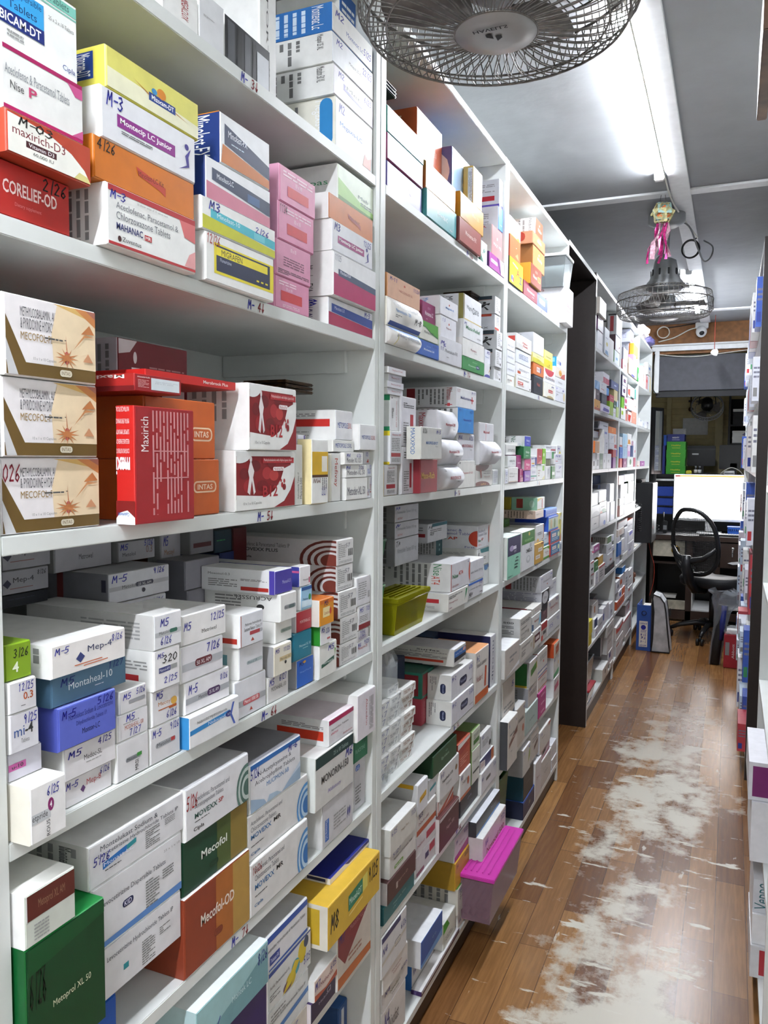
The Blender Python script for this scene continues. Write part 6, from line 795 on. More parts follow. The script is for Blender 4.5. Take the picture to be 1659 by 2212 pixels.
4.3811 4.5787 2.0156 2.1152 -.671 .18|eef0f6 c8ccd2 W|l .3 .3 .7 .4 1 99b||white carton with rounded end, foot of the first pile
4.5795 4.7548 2.0156 2.1598 -.663 .14|eaf0f6 a0a4aa W|c .5 .4 .2 .08 c8b83a;p 6a9ac8 .1 0 .9 0 .7 .15 .2 .15;l .2 .6 .7 .66 1 88a||white carton with yellow flower and blue foot
4.7601 5.0033 2.0156 2.135 -.671 .1|e0e0de b0b0ae W|||narrow white folder box
5.0419 5.287 2.0156 2.0947 -.671 .14|e6eef2 5a8a3a W|r .3 .3 .6 .5 7ab0d8||white carton with pale blue square near the upright
5.0613 5.287 2.1881 2.3106 -.666 .054|f0f0f2 c4c6c8 W||r .3 .15 .7 .9 a02a30;r .1 .92 1 1 222|white carton with red bar on its end wall, under the roof
5.0632 5.287 2.0953 2.1875 -.669 .14|e9e6ec 4a2a34 W|p 8a3050 .7 .2 .9 .35 .9 .45 .7 .3||white carton with dark plum side near the upright
5.2039 5.287 2.1881 2.3054 -.721 .12|d9d9d4 c0beb8 W|r .1 .85 .7 .92 222|r .4 .84 .8 .92 222|cream carton with black tab, behind the flowered one
@4 2
4.3027 4.4988 1.6926 1.7471 -.667 .14|d8a03a d8702a e08a4a|r 0 0 1 .2 b0502a;c .5 .35 .1 .06 6a3a1a||amber carton with orange side
4.3253 4.4914 1.804 1.8482 -.671 .14|6a98c8 4a78b0 W|p 9ac0e4 .2 0 .7 0 1 1 .6 1||sky blue carton in the first pile
4.3593 4.5023 1.7477 1.8034 -.671 .14|4a3440 e0dcdc W|b .3 .5 .4 .2 c8c0c4 x2||dark mulberry carton
4.4996 4.7978 1.6926 1.7342 -.657 .12|d8d4ea b8b4c8 W|p 5a4aa8 .1 .1 .9 .1 .9 .5 .2 .6;l .2 .7 .7 .75 1 88a||white and violet sheet fronted carton
4.5031 4.7405 1.7952 1.8569 -.669 .16|d6d6dc c9c9d0 W|r .1 .3 .6 .36 c04a44;l .2 .7 .6 .8 1 88a||white carton with coral dash beneath the dark lidded one
4.546 4.7456 1.7348 1.7946 -.667 .14|2f3444 1f222c 555|r .1 .1 .9 .9 3a4050;l .3 .5 .7 .55 1 998||charcoal blue carton with thin frame
4.6123 4.85 1.8575 1.9184 -.671 .2|dcd8de c9c9d0 33303a|r .0 0 1 .55 c03a58;r .3 .1 .34 .5 e0c0c8|r 0 0 1 .06 c0485a;l .2 .4 .8 .8 4 88a|white carton with dark lid and rose panel
4.7772 4.8797 1.8024 1.8444 -.675 .1|3a8ad0 2a6ab0 W|||small bright blue carton
4.8164 4.9157 1.7733 1.8018 -.701 .12|d8803a c8702a W|||small tangerine carton
4.8674 5.0228 1.6926 1.7727 -.667 .14|9ac030 7aa020 W|r .2 .05 .8 .5 a8b868||lime carton standing upright
4.8805 5.0698 1.7733 1.8148 -.671 .029|b8344c 9a2a40 W|b .3 .45 .5 .16 ecc Pari||rose red carton with pale word
4.9373 5.2663 1.857 1.9043 -.671 .16|4a5480 2a3050 W|R .4 .4 .7 .6 c0c8e0|p 222a50 0 0 1 0 1 1 .4 1|slate indigo carton with white loop on its side
5.0377 5.1752 1.6926 1.7438 -.671 .12|dfe0e4 W W|r .2 .4 .8 .45 c05a5a||white carton with short coral rule
5.0694 5.2308 1.7893 1.8564 -.671 .14|dccb98 c8b880 W|||buff carton under the slate indigo one
5.0706 5.1839 1.7444 1.7887 -.671 .12|3a5a48 2a4a38 W|r .2 .2 .8 .4 b8c8b8||spruce green carton
5.1847 5.287 1.6926 1.7587 -.669 .12|c0d488 a0b868 W|l .2 .5 .7 .55 1 7a8||pale lime carton near the upright
5.2316 5.287 1.7593 1.8022 -.673 .1|c0d8ec a0b8d0 W|||powder blue packet near the upright
@4 3
4.298 4.4145 1.3756 1.4632 -.671 .14|e0e2e6 W W|r .3 .2 .7 .5 555||white carton with grey block, lowest of the first small pile
4.298 4.4566 1.4638 1.5267 -.659 .14|d8a87a d8702a W|r .1 .1 .9 .85 c8a888;p d0702a 0 0 .12 0 .12 1 0 1||orange framed carton, jutting forward
4.3653 4.8038 1.5514 1.5881 -.705 .16|d2d3d9 c0c2ca W|r .8 .3 1 .95 c04448|r .2 .02 .9 .1 b03a34;l .2 .3 .8 .6 3 88a|pale carton with red end tab, wide one
4.4293 4.5345 1.3756 1.4622 -.669 .12|dedfe2 W W|r .2 .2 .7 .6 888||white carton, second in the bottom row
4.5426 4.6622 1.3756 1.4631 -.669 .12|5a7a64 d8d8d8 W|r .1 .3 .9 .6 8aa090||grey green carton in the bottom row
4.6071 4.9447 1.6014 1.6453 -.683 .16|c4c5cc 9a9ca6 888|r .4 .4 .9 .55 555a68|r .8 .1 .95 .9 44464e|grey white carton with dark dash, under the lip
4.6781 4.7884 1.3756 1.4619 -.669 .12|dcdde2 W W|b .3 .4 .3 .2 333 R||white carton with dark letter R in the bottom row
4.7259 4.8779 1.4634 1.5508 -.671 .14|d4d6de W W|h .3 .6 .4 .2 445 ooo;h .4 .3 .3 .2 444 7||white carton with pen loops
4.7265 4.8946 1.5514 1.6008 -.675 .029|d4d6dc W W|r .1 .5 .7 .75 6a7ac0||white carton with soft blue block
4.8045 5.0067 1.3756 1.4628 -.669 .12|dcdde2 W W|b .3 .4 .3 .2 555 HO||white carton with grey letters in the bottom row
4.9536 5.287 1.4914 1.5257 -.675 .14|d4d5da c4c6cc W|r .65 .2 1 .9 b83a44||white carton with crimson end block
4.9567 5.287 1.5263 1.5875 -.677 .14|d8dade c8cad0 W|r .7 .1 .78 .9 c8803a;l .2 .4 .6 .8 3 88a||white carton with amber edge, beneath the tangerine one
4.9594 5.2844 1.5881 1.628 -.681 .14|d8742a c8642a e08a3a|r .4 .2 .6 .8 e09a50||tangerine carton on the upper pile
5.0569 5.2042 1.4426 1.489 -.667 .12|b83a44 a03038 W|||crimson carton near the upright
5.0722 5.205 1.3756 1.442 -.667 .12|8a4a98 6a3a78 W|||orchid purple carton near the upright
5.2112 5.287 1.4491 1.4908 -.669 .12|5a5aa8 4a4a90 W|||indigo carton near the upright
5.2276 5.287 1.3756 1.4485 -.669 .12|3a7a4a 2a6a3a W|||forest green carton near the upright
@4 4
4.3003 4.5711 1.1182 1.1783 -.667 .14|e6e6e4 d0d0d0 W|c .5 .1 .5 .4 b8b8b8||white carton with grey arch, second of the first pile
4.3099 4.5674 1.0506 1.1176 -.667 .14|d4d4d2 c8c8c8 W|r .3 .4 .6 .5 555||white carton with grey word, lowest of the first pile
4.3159 4.5311 1.1789 1.2457 -.671 .14|e2e2e4 d0d0d0 W|||plain white carton, third of the first pile
4.5451 4.8174 1.1888 1.2544 -.667 .15|e0e0dc d8d8d8 W|p 4a8a3a .5 0 1 0 1 .3;p d8702a .4 0 .7 0 .5 .2;r .2 .5 .7 .6 777||white carton with green and orange wedge, upper
4.5719 4.8443 1.123 1.1882 -.667 .15|d8d8d4 d8d8d8 W|c .6 .1 .35 .25 3a6a2a;p c8602a 0 0 .5 0 .2 .25;r .2 .5 .7 .6 777||white carton with green and orange wedge, middle
4.5742 4.8142 1.0506 1.1224 -.663 .12|dcdce2 d8d8d8 W|c .7 .2 .18 .2 3a6ac8||white carton with blue disc
4.8911 5.0073 1.0506 1.1748 -.671 .12|e2e3e8 W W|||slim white carton by the disc one
4.9263 5.287 1.1754 1.2747 -.731 .1|5a6a90 5a5a68 888|r .1 .3 .8 .7 3a5a98||white and blue carton in the back row
4.9997 5.287 1.2753 1.3277 -.771 .1|2f4470 2a3a60 888|||dark blue carton in the back row
5.0081 5.1784 1.1674 1.2798 -.671 .059|eceef2 b8bac0 W|r .1 0 .3 .2 c03a3a|r .2 .1 .4 .3 a02a2a|tall white carton near the upright
5.0227 5.2049 1.0506 1.1668 -.667 .14|eceef4 d0d0d4 W|||bright white carton near the upright, lower
@4 5
4.298 4.4262 .8123 .8822 -.667 .12|dcdcdc c8c8c8 W|c .5 .4 .3 .1 333;r .1 .9 .9 1 c0302a||white carton with scarlet top edge, on the first pile
4.316 4.3747 .8828 .9435 -.671 .1|d2d4da W W|||slim white carton on the first pile
4.3174 4.4559 .7376 .8117 -.671 .12|d0d2d0 c8c8c8 W|r .3 .2 .6 .6 555;r .3 .9 .9 1 c0302a||white carton with red top edge, foot of the first pile
4.3897 4.6407 .8828 .9164 -.673 .12|d6d7dc c8cad0 W|r .6 .4 .8 .5 444||white carton under the fuchsia one
4.431 4.634 .917 .957 -.671 .12|a83a88 c8c0c4 W|r .2 .3 .7 .6 e0c0d8|r .85 .1 1 .3 b83a58|fuchsia fronted carton
4.4567 4.5887 .8085 .8661 -.669 .12|2f7a34 1f6a24 W|b .3 .3 .5 .2 d0e8d0 IVI||grass green carton
4.4713 4.5748 .7376 .8079 -.665 .12|d0d0d6 W W|h .3 .4 .5 .2 5a3a9a oo||white carton with violet scribble
4.5895 4.8309 .7376 .8233 -.665 .12|cdc8c6 d0d0d0 W|r 0 .88 1 1 c0303a;l .2 .2 .7 .7 3 666||white carton with cherry red top band
4.6135 4.7851 .8239 .8757 -.671 .12|c8982a a87a1a W|c .5 .5 .2 .3 d8b050||ochre carton
4.8832 5.287 .7376 .7787 -.669 .14|2a2628 1c1a1c 444|l .5 .4 .9 .6 1 b55||black carton by the upright
4.9708 5.2064 .7793 .8503 -.671 .14|d4d6da b8bac0 W|c .6 .4 .2 .1 b06a5a||white carton with brick oval, lower
4.9724 5.1749 .8509 .9142 -.673 .14|d4d6da b8bac0 W|p 444 .3 .3 .8 .4 .8 .5 .3 .4|r .8 .1 .95 .9 888|white carton with dark lozenge, upper
4.9918 5.1432 .9148 .955 -.675 .14|3a6a24 a8a8a0 W||r .1 .2 .35 .9 7a2a28;L .4 .2 .9 .9 6 777|white carton with moss green end
5.144 5.2488 .9148 .9532 -.671 .1|d4d8e4 W W|||small pale carton by the upright, upper
5.1757 5.2743 .8509 .8856 -.671 .1|d4d8e4 W W|r .1 .2 .7 .4 3a3a8a||small pale carton by the upright, lower
@4 6
4.298 4.414 .4256 .481 -.669 .14|c8b81a e0d020 e8e02a|||yellow carton, lower by the dark panel
4.298 4.4345 .4816 .5591 -.669 .14|d8c82a dcdcd0 e8e02a|||yellow and white carton, upper by the dark panel
4.5512 4.6592 .4256 .4753 -.671 .1|d6d6dc c0c0c4 W|r .2 .4 .6 .5 5a6ab0||white carton with blue dash at the shelf front
4.5567 4.7728 .5268 .606 -.691 .12|dcdcd8 a0a0a0 W|r .3 .3 .5 .8 b8702a||white carton with upright bronze bar
4.5595 4.6671 .4759 .5262 -.677 .1|2a3a6a e0e0e0 W|||navy ended carton below the bronze barred one
4.6704 4.8537 .4256 .5069 -.673 .12|d2d3da c0c0c4 W|h .3 .4 .5 .2 333 ooo||white carton with black loops
4.8788 5.01 .4256 .5322 -.677 .12|d4d6dc b8bac2 W|r .1 .3 .4 .7 2f4ab0||white carton with cobalt side block
5.0108 5.131 .4256 .5387 -.677 .12|d6d6da b8bac2 W|||white carton in the crowded middle
5.1318 5.287 .5208 .5563 -.771 .1|8a8a8e 66686e 888|r .1 .3 .4 .7 6a2a2a||grey carton in the back, dark red mark
5.1439 5.287 .4256 .5202 -.671 .12|d6d8e0 c0c0c8 W|r .3 .3 .7 .5 889||white carton by the upright, in the crowded row
@4 7
4.8238 5.0714 .1056 .1752 -.663 .12|cfcdc6 c0c0b8 W|c .5 .5 .1 .2 555||cream carton with grey dot by the clear tubs
4.9797 5.2077 .2179 .3345 -.699 .12|d4d6dc 55585e W|r .75 .2 1 1 222||small white carton with black end above the clear tubs
4.9814 5.287 .3351 .402 -.665 .16|c8c8c6 a8a8a4 W|l .2 .3 .8 .6 2 888||white carton jutting under the lip
5.0387 5.287 .2179 .3291 -.669 .029|cfcfce b8b8b8 W|l .2 .5 .7 .7 2 777||white carton beneath the jutting one
5.109 5.287 .1356 .2173 -.667 .14|d2d2d6 c0c0c4 W|p 2f4a9a .1 .5 .5 .5 .5 1 .1 .8||white carton with navy wedge
5.1744 5.287 .1056 .135 -.663 .12|d0d0ce c8c8c4 W|r .2 .3 .7 .4 888||white carton at the shelf front, tilted
@5 1
5.4496 5.6907 2.0156 2.0846 -.671 .16|f0f0f2 a83a50 W|c .5 .5 .15 .15 d88||white carton with red side, foot of the first pile
5.4752 5.7083 2.0852 2.1644 -.671 .16|eef0f6 8a8a98 W|r .2 .5 .7 .56 5a7ac8||white carton with blue dash, on the red sided one
5.7091 6.209 2.0156 2.1268 -.661 .029|e6e2de d8c8b0 W|r .3 0 .7 .1 3a3aa0||wide white and cream carton
5.9908 6.2035 2.2685 2.3572 -.691 .14|d8d8ea c4c6d8 W|r .1 .1 .9 .3 7a4aa0|l .2 .3 .8 .8 4 99b|white carton with violet foot, under the roof
6.0136 6.2168 2.1845 2.2679 -.701 .14|8a3a34 b8bac8 W|c .5 .3 .15 .1 e0c0c0|L .8 .2 .95 .8 2 888|mahogany fronted carton
6.025 6.192 2.1274 2.1839 -.669 .1|e0b0d8 d0a0c8 W|||small pink packet under the yellow one
6.0399 6.3281 2.1845 2.265 -.671 .029|e8cc5a d8b840 W|h .3 .5 .4 .1 a55 x||daffodil yellow carton
6.0476 6.259 2.0156 2.1046 -.691 .1|9ad02a 7ab01a W|||bright lime packet
6.2598 6.347 2.0156 2.1183 -.663 .1|3aa04a 2a803a W|c .5 .4 .2 .2 cfe8cf||green leaf patterned packet
@5 2
5.3682 5.6221 1.6926 1.7658 -.665 .14|ececec 2a2a2a W|p b8d82a .1 .4 .5 .4 .5 .75 .1 .75||white carton with yellow green square
5.4412 5.5645 1.7664 1.8399 -.671 .14|7ac02a 5aa01a W|||apple green carton
5.4572 5.682 1.8511 1.9184 -.671 .14|e4e2ec 2a2558 W|R .25 .3 .7 .7 2a1f50;r .4 .45 .6 .55 c05a7a||white and midnight carton, lower of two
5.4593 5.7029 1.919 1.983 -.671 .14|e4e2ec 2a2558 W|R .25 .3 .7 .7 2a1f50;r .4 .45 .6 .55 c05a7a||white and midnight carton, upper of two
5.5653 5.7085 1.7951 1.8505 -.667 .14|ecdce4 c8a8b8 W|c .5 .5 .4 .3 c8507a||white carton with pink blossom
5.577 5.7538 1.7664 1.7945 -.671 .14|ece4e4 c8a8a8 W|c .5 .5 .35 .35 c83a34||white carton with vermilion disc
5.6749 5.7609 1.6926 1.7417 -.671 .12|d88a7a b86a5a W|||salmon packet in the front row
5.7415 5.9167 1.8628 1.948 -.669 .14|e8e2e2 c8b8b8 W|p c85a40 .1 .2 .8 .1 .8 .7 .1 .6||white carton with terracotta panel
5.7546 6.1342 1.7803 1.8622 -.671 .15|e0dfea c8c8d8 W|l .5 .5 .7 .55 1 a8a||big pale lilac carton
5.7617 5.9921 1.6926 1.7643 -.667 .13|e8dcd8 c8a8a0 W|p c83a2a .1 .1 .6 0 .85 .7 .1 .7||white carton with scarlet shield
5.9344 6.2585 1.8771 1.9481 -.671 .14|e6e8ea 3a9a90 W|p 4aa89a .75 0 1 0 1 1 .75 1||white carton with jade stripe
6.0226 6.3168 1.6926 1.7797 -.669 .13|e0a088 c88a78 W|c .5 .5 .05 .05 fff||apricot carton near the upright
6.1482 6.347 1.7803 1.8765 -.673 .14|e4e4ec b86a6a W|r .5 .4 .7 .5 c8703a||white carton with coral side
@5 3
5.3941 5.5604 1.4369 1.511 -.669 .14|3a6ab8 2a5aa0 W|l .4 .4 .6 .5 1 cde||denim blue carton, tall
5.3952 5.5401 1.5116 1.5779 -.671 .14|d6d8dc b8bac0 W|r 0 0 1 .18 b0503a||white carton with brick foot
5.4055 5.5423 1.3756 1.4363 -.669 .12|d0453a b8352a W|||scarlet carton in the bottom row
5.5586 5.8023 1.5133 1.6034 -.671 .15|a8c8dc 88a8bc W|v .5 .8 .6 .16 468 Pregab||pale cerulean carton, upper
5.5768 5.8198 1.4373 1.5127 -.671 .15|a8c4d8 88a8bc W|v .5 .8 .6 .16 468 Pregab||pale cerulean carton, lower
5.5938 5.7949 1.3756 1.4367 -.669 .13|8a2a72 6a1a58 W|c .5 .5 .1 .2 ecd||byzantine purple carton in the bottom row
5.8031 6.0492 1.529 1.6105 -.669 .14|e6e4e2 d0d0c8 W|p d8902a .1 .1 .8 .1 .6 .5 .2 .5||white carton with honey drop
5.8206 5.9938 1.4489 1.5284 -.669 .14|e6d4e4 d0c0d0 W|r .1 .05 .9 .5 d89ac8||white carton with orchid foot
5.8296 6.1989 1.3756 1.4483 -.669 .14|e4e8e2 W W|c .5 .5 .15 .3 4a7a4a||white carton with dark sprig
6.05 6.1887 1.4489 1.5322 -.671 .12|2f4a80 1f3a70 W|||deep blue carton in the third row
6.1997 6.347 1.4445 1.5668 -.671 .12|e4e2e6 c0a0b0 W|r .5 .3 .9 .45 d86a8a||white carton with pink dash by the upright
6.225 6.347 1.3756 1.4439 -.669 .12|c83a68 a82a50 W|||cerise carton by the upright
@5 4
5.4046 5.6913 1.2621 1.3219 -.671 .14|d8a09a c88a88 W|||blush pink carton in the upper row
5.4646 5.6848 1.0506 1.1237 -.667 .14|e0b0a8 d0a098 W|||rose beige carton in the bottom row
5.4675 5.7074 1.1243 1.1699 -.669 .14|ece4dc d0c8c0 W|||cream white carton in the third row
5.5181 5.7271 1.1705 1.2615 -.671 .14|eeeef2 d0d0d4 W|||white carton in the second row, first
5.7042 5.9791 1.2742 1.3246 -.671 .14|7a8ac8 5a5a98 W|||periwinkle carton in the upper row
5.706 5.9241 1.0506 1.1135 -.667 .14|e6e6f2 c8c8d8 W|p a8b0d8 0 0 1 0 1 .2||white carton with blue foot in the bottom row
5.7279 5.9244 1.1141 1.1872 -.669 .14|eeeeee d0d0d0 W|||white carton in the third row, second
5.7328 5.9054 1.1878 1.2611 -.671 .14|e4e4f2 b0b0c8 W|p b0b4dc 0 0 .6 0 .4 1 0 1||white carton with lilac fade
5.9062 6.0677 1.188 1.2736 -.667 .12|3a5a2a 2a4a1a W|r .2 .2 .8 .3 aca;r .2 .5 .8 .6 aca||dark olive checked carton
5.9246 6.2593 1.114 1.1874 -.669 .14|eeeeee d0d0d0 W|l .3 .3 .5 .7 2 bbb||white carton in the third row, with printed lines
5.9377 6.158 1.0506 1.1115 -.667 .14|ececec d0d0d0 W|||white carton in the bottom row, third
5.993 6.2642 1.2742 1.324 -.671 .12|b8d4ec 8ab0d0 W|||ice blue carton in the upper row
6.0865 6.2782 1.188 1.2712 -.669 .12|dce4c8 c0c8a8 W|||pale sage carton
6.1578 6.347 1.0506 1.1134 -.667 .12|f0eef4 d0d0d4 W|||white carton in the bottom row, by the upright
@5 5
5.3893 5.5517 .879 .9163 -.671 .12|d2d2d8 c0c0c4 W|||white carton by the near upright
5.4207 5.7723 .9169 .9637 -.671 .14|d9ccc0 c8b8a8 W|l .2 .2 .6 .8 5 c97||white carton with orange fine print
5.4258 5.6098 .7872 .8784 -.667 .12|2f6ab8 1f5aa0 W|||cobalt carton with white neighbours
5.4456 5.567 .7376 .7866 -.671 .12|d4d6de c8c8cc W|||slim white carton, foot of the near pile
5.4771 5.98 .9643 1.0096 -.675 .15|d8d4d4 c8b8b8 W|r 0 .9 1 1 c0504a||white carton with red rim under the shelf
5.6255 5.7981 .7738 .8833 -.669 .14|dcdcdc c8c8c8 W|r .3 .2 .7 .25 888||white carton beside the cobalt one
5.7157 5.9851 .7376 .7732 -.667 .14|d6d4d0 c8c8c4 W|l .2 .4 .7 .5 1 777||white carton with grey word, foot of its column
5.7989 5.982 .7738 .9478 -.669 .14|d8dae0 c8cad0 W|||white carton in the middle column
5.9859 6.347 .7376 .8217 -.665 .14|d4d6dc c4c6ca W|l .1 .4 .7 .9 4 778;r .1 .3 .5 .38 3a4a9a||large white carton with navy rule, jutting forward
5.9891 6.347 .9043 .9858 -.675 .15|d9d9de c8c8cc d8502a|b .2 .4 .3 .14 556 Pan D;b .6 .36 .2 .2 556 N||white carton with orange red top
6.0096 6.2883 .8223 .9037 -.667 .14|dcdce2 c8c8cc W|p 4a4ac0 .2 .6 .9 .7 .9 1 .2 .95||white carton with violet blue flag
@5 6
5.4342 5.6041 .5406 .6163 -.671 .12|d4d4da c0c0c4 W|c .5 .5 .2 .2 556||white carton with round mark by the near upright
5.4466 5.8599 .4256 .4812 -.667 .14|c85a2a b04a1a W|r .3 .3 .7 .6 a03a1a||deep orange carton, foot of its pile
5.5256 5.7017 .4818 .54 -.667 .12|dcdce2 c8c8cc W|c .5 .5 .25 .25 4a5ab0||white carton with indigo blot
5.6153 5.8427 .5406 .6265 -.673 .12|d0d0d0 b85a2a W|r .1 .3 .6 .7 c85a2a||white carton with orange knob mark
5.7321 5.8953 .4818 .5331 -.669 .12|d8602a c0501a W|||bright orange carton, middle
5.7651 5.9408 .63 .6726 -.675 .12|2f7ac0 1f6ab0 W|||blue carton, topmost of its pile
5.8961 6.0851 .4256 .6294 -.669 .14|d4d4d6 c0c0c4 W|l .2 .3 .7 .8 4 888||tall white carton in the middle
6.0859 6.347 .4256 .483 -.667 .15|d0d0d0 d0d0d0 W|r .05 .5 .4 .8 c0302a|r .7 .5 .95 .8 c0302a|white carton with red block by the upright
6.1183 6.347 .5406 .6072 -.669 .15|d9d9da c8c8c8 W|r .1 .15 .6 .3 6a2a3a||white carton with maroon dash
6.1501 6.347 .4836 .54 -.669 .15|d0d0d2 c8c8c8 W|r .1 .1 .6 .18 444||white carton with black rule
@5 7
5.4601 5.852 .2163 .3057 -.669 .16|d2d0ce c8c0bc W|p c8402a 0 .5 .5 .4 1 .6 1 .8 .4 .7 0 .9||white carton with red ribbon
5.4705 5.8372 .1647 .2157 -.667 .14|d0cfce c0c0c0 W|r 0 .1 .4 .3 b05a50||white carton beneath the ribboned one
5.4813 5.8355 .1056 .1641 -.667 .14|d2d2d2 c4c4c4 W|||white carton at the foot of the near pile
5.8615 6.347 .1416 .2702 -.669 .18|cfcdca a8a4a2 W|r 0 .9 1 1 c0343a;p c04a44 .85 0 .92 0 .95 1 .9 1||large white carton with red seam
5.9736 6.347 .1056 .141 -.667 .16|cac8c4 b8b8b4 W|||large white carton beneath the red seamed one
6.0813 6.347 .2708 .3499 -.681 .14|b8a8a8 989090 W|p b83a3a .4 .3 .9 .4 .9 .8||greyish carton with red flash under the shelf
@6 1
6.6566 6.7501 2.0156 2.1696 -.669 .1|eeeef0 d0c8c8 W|||slim white folder near the inner upright
6.8131 6.9442 2.0156 2.1829 -.669 .1|f0ece8 c09a90 W|||slim cream folder
6.9537 7.1326 2.0156 2.1275 -.669 .1|d8a0a0 c88a8a W|r .2 .5 .8 .7 c83a3a||rosy packet with red square
7.084 7.3313 2.1465 2.2329 -.701 .12|c8e0ec a8c8d8 W|||pale aqua packet, behind the rosy one
7.098 7.4176 2.1465 2.2469 -.671 .029|dcdcd8 c8c8c0 W|r .3 .5 .7 .7 5a8ac8;r .4 .2 .6 .3 a88||tall ivory carton with blue square
7.1334 7.2837 2.0156 2.138 -.671 .1|d0dce4 b8c4cc W|||grey blue packet
7.2845 7.4103 2.0156 2.1459 -.669 .1|e8dcb8 d0c4a0 W|||cream packet near the end upright
@6 2
6.4779 6.5833 1.6926 1.7537 -.669 .1|e8eaee c8c8cc W|||slim white carton on the nearly empty shelf, first
6.5956 6.7175 1.6926 1.7377 -.667 .1|f0f2f4 d0d0d4 W|p 4a5ab0 0 .9 .6 .9 .6 1.2 0 1.2||short white carton on the nearly empty shelf, second
6.7486 6.9415 1.6926 1.7415 -.667 .1|e6eaee d0d0d4 W|l .3 .3 .7 .7 3 99b||pale carton on the nearly empty shelf, third
7.0877 7.2355 1.6926 1.75 -.665 .1|e2e4ea d0d0d4 W|r .3 .8 .9 .9 55a||pale carton on the nearly empty shelf, fourth
@6 3
6.4602 6.6681 1.3756 1.4187 -.667 .1|e8dcd4 d0c8c0 W|r 0 0 .4 .2 c85a2a||small cream carton with orange foot
6.7042 7.025 1.3756 1.4185 -.667 .1|9a2f9a 7a1f7a W|r .3 .3 .7 .6 d0a0d0||small vivid purple carton"""
# ---------------------------------------------------------------- cartons on the racks, one per row: edges along the aisle, heights, front, depth | card colours | print on the front | print on the end wall | how it looks
ORD = ['', 'top', 'second', 'third', 'fourth', 'fifth', 'sixth', 'bottom']
RNM = {1: 'first rack', 2: 'second rack', 3: 'third rack', 4: 'fourth rack', 5: 'fifth rack', 6: 'sixth rack'}
made = []
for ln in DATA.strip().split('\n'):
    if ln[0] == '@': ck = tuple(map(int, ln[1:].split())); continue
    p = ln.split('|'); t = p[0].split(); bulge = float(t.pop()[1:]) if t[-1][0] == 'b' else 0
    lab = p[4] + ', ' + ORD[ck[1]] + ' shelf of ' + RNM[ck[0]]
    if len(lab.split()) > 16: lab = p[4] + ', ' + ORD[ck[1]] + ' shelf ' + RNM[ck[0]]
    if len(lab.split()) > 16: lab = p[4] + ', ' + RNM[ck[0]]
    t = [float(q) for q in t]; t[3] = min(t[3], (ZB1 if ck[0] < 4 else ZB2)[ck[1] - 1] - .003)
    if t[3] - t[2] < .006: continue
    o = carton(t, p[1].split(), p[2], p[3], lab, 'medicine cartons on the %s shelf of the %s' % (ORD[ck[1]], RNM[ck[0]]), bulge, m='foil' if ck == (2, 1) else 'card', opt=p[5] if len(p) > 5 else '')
    made.append(((t[1] - t[0]) * (t[3] - t[2]) / t[0] ** 2.5 * (.3 if t[4] < -.74 else 1), o))
# the many smallest ones, a few pixels each, together
made.sort(key=lambda q: -q[0]); bm = bmesh.new()
for sc_, o in made[262:]:
    for q in [o] + list(o.children):
        me = q.data.copy(); me.transform(Matrix.Translation(o.location + (q.location if q is not o else Vector()))); bm.from_mesh(me); bpy.data.meshes.remove(me)
    for q in list(o.children) + [o]: bpy.data.objects.remove(q)
me = bpy.data.meshes.new('small_carton_stock'); bm.to_mesh(me); bm.free(); me.materials.append(M['card']); o = bpy.data.objects.new('small_carton_stock', me); C.objects.link(o)
tag(o, 'many small medicine cartons crowding the far racks and back rows', 'boxes'); o['kind'] = 'stuff'
# lamps
def tube_lamp(x, y0, y1, m, label):
    t = emp('tube_lamp', (x, (y0 + y1) / 2, CE), label, 'lamp', 'fluorescent tubes on the ceiling'); c = ((x, (y0 + y1) / 2, CE - .05))
    MB().box(x - .0175, y0 + .02, CE - .0118, x + .0175, y1 - .02, CE).build('batten', 'white', t, c, .003)
    for y in (y0, y1 - .03): MB().box(x - .019, y, CE - .032, x + .019, y + .03, CE).build('lamp_holder', 'white', t, c, .003)
    pr = [(x + .0165 * math.cos(a), CE - .012 + .0165 * math.sin(a)) for a in [math.pi * (1.0 + k / 10) for k in range(11)]]
    MB().prism(pr, y0 + .025, y1 - .025, 'y').build('glowing_tube', m, t, c)
tube_lamp(-.315, 2.19, 3.6, 'tube', 'long glowing ceiling tube above the second and third racks')
tube_lamp(-.285, 5.42, 6.9, 'tube', 'long glowing ceiling tube over the desk end of the aisle')
tube_lamp(-.32, -1.3, .15, 'tubeb', 'glowing ceiling tube behind the camera')
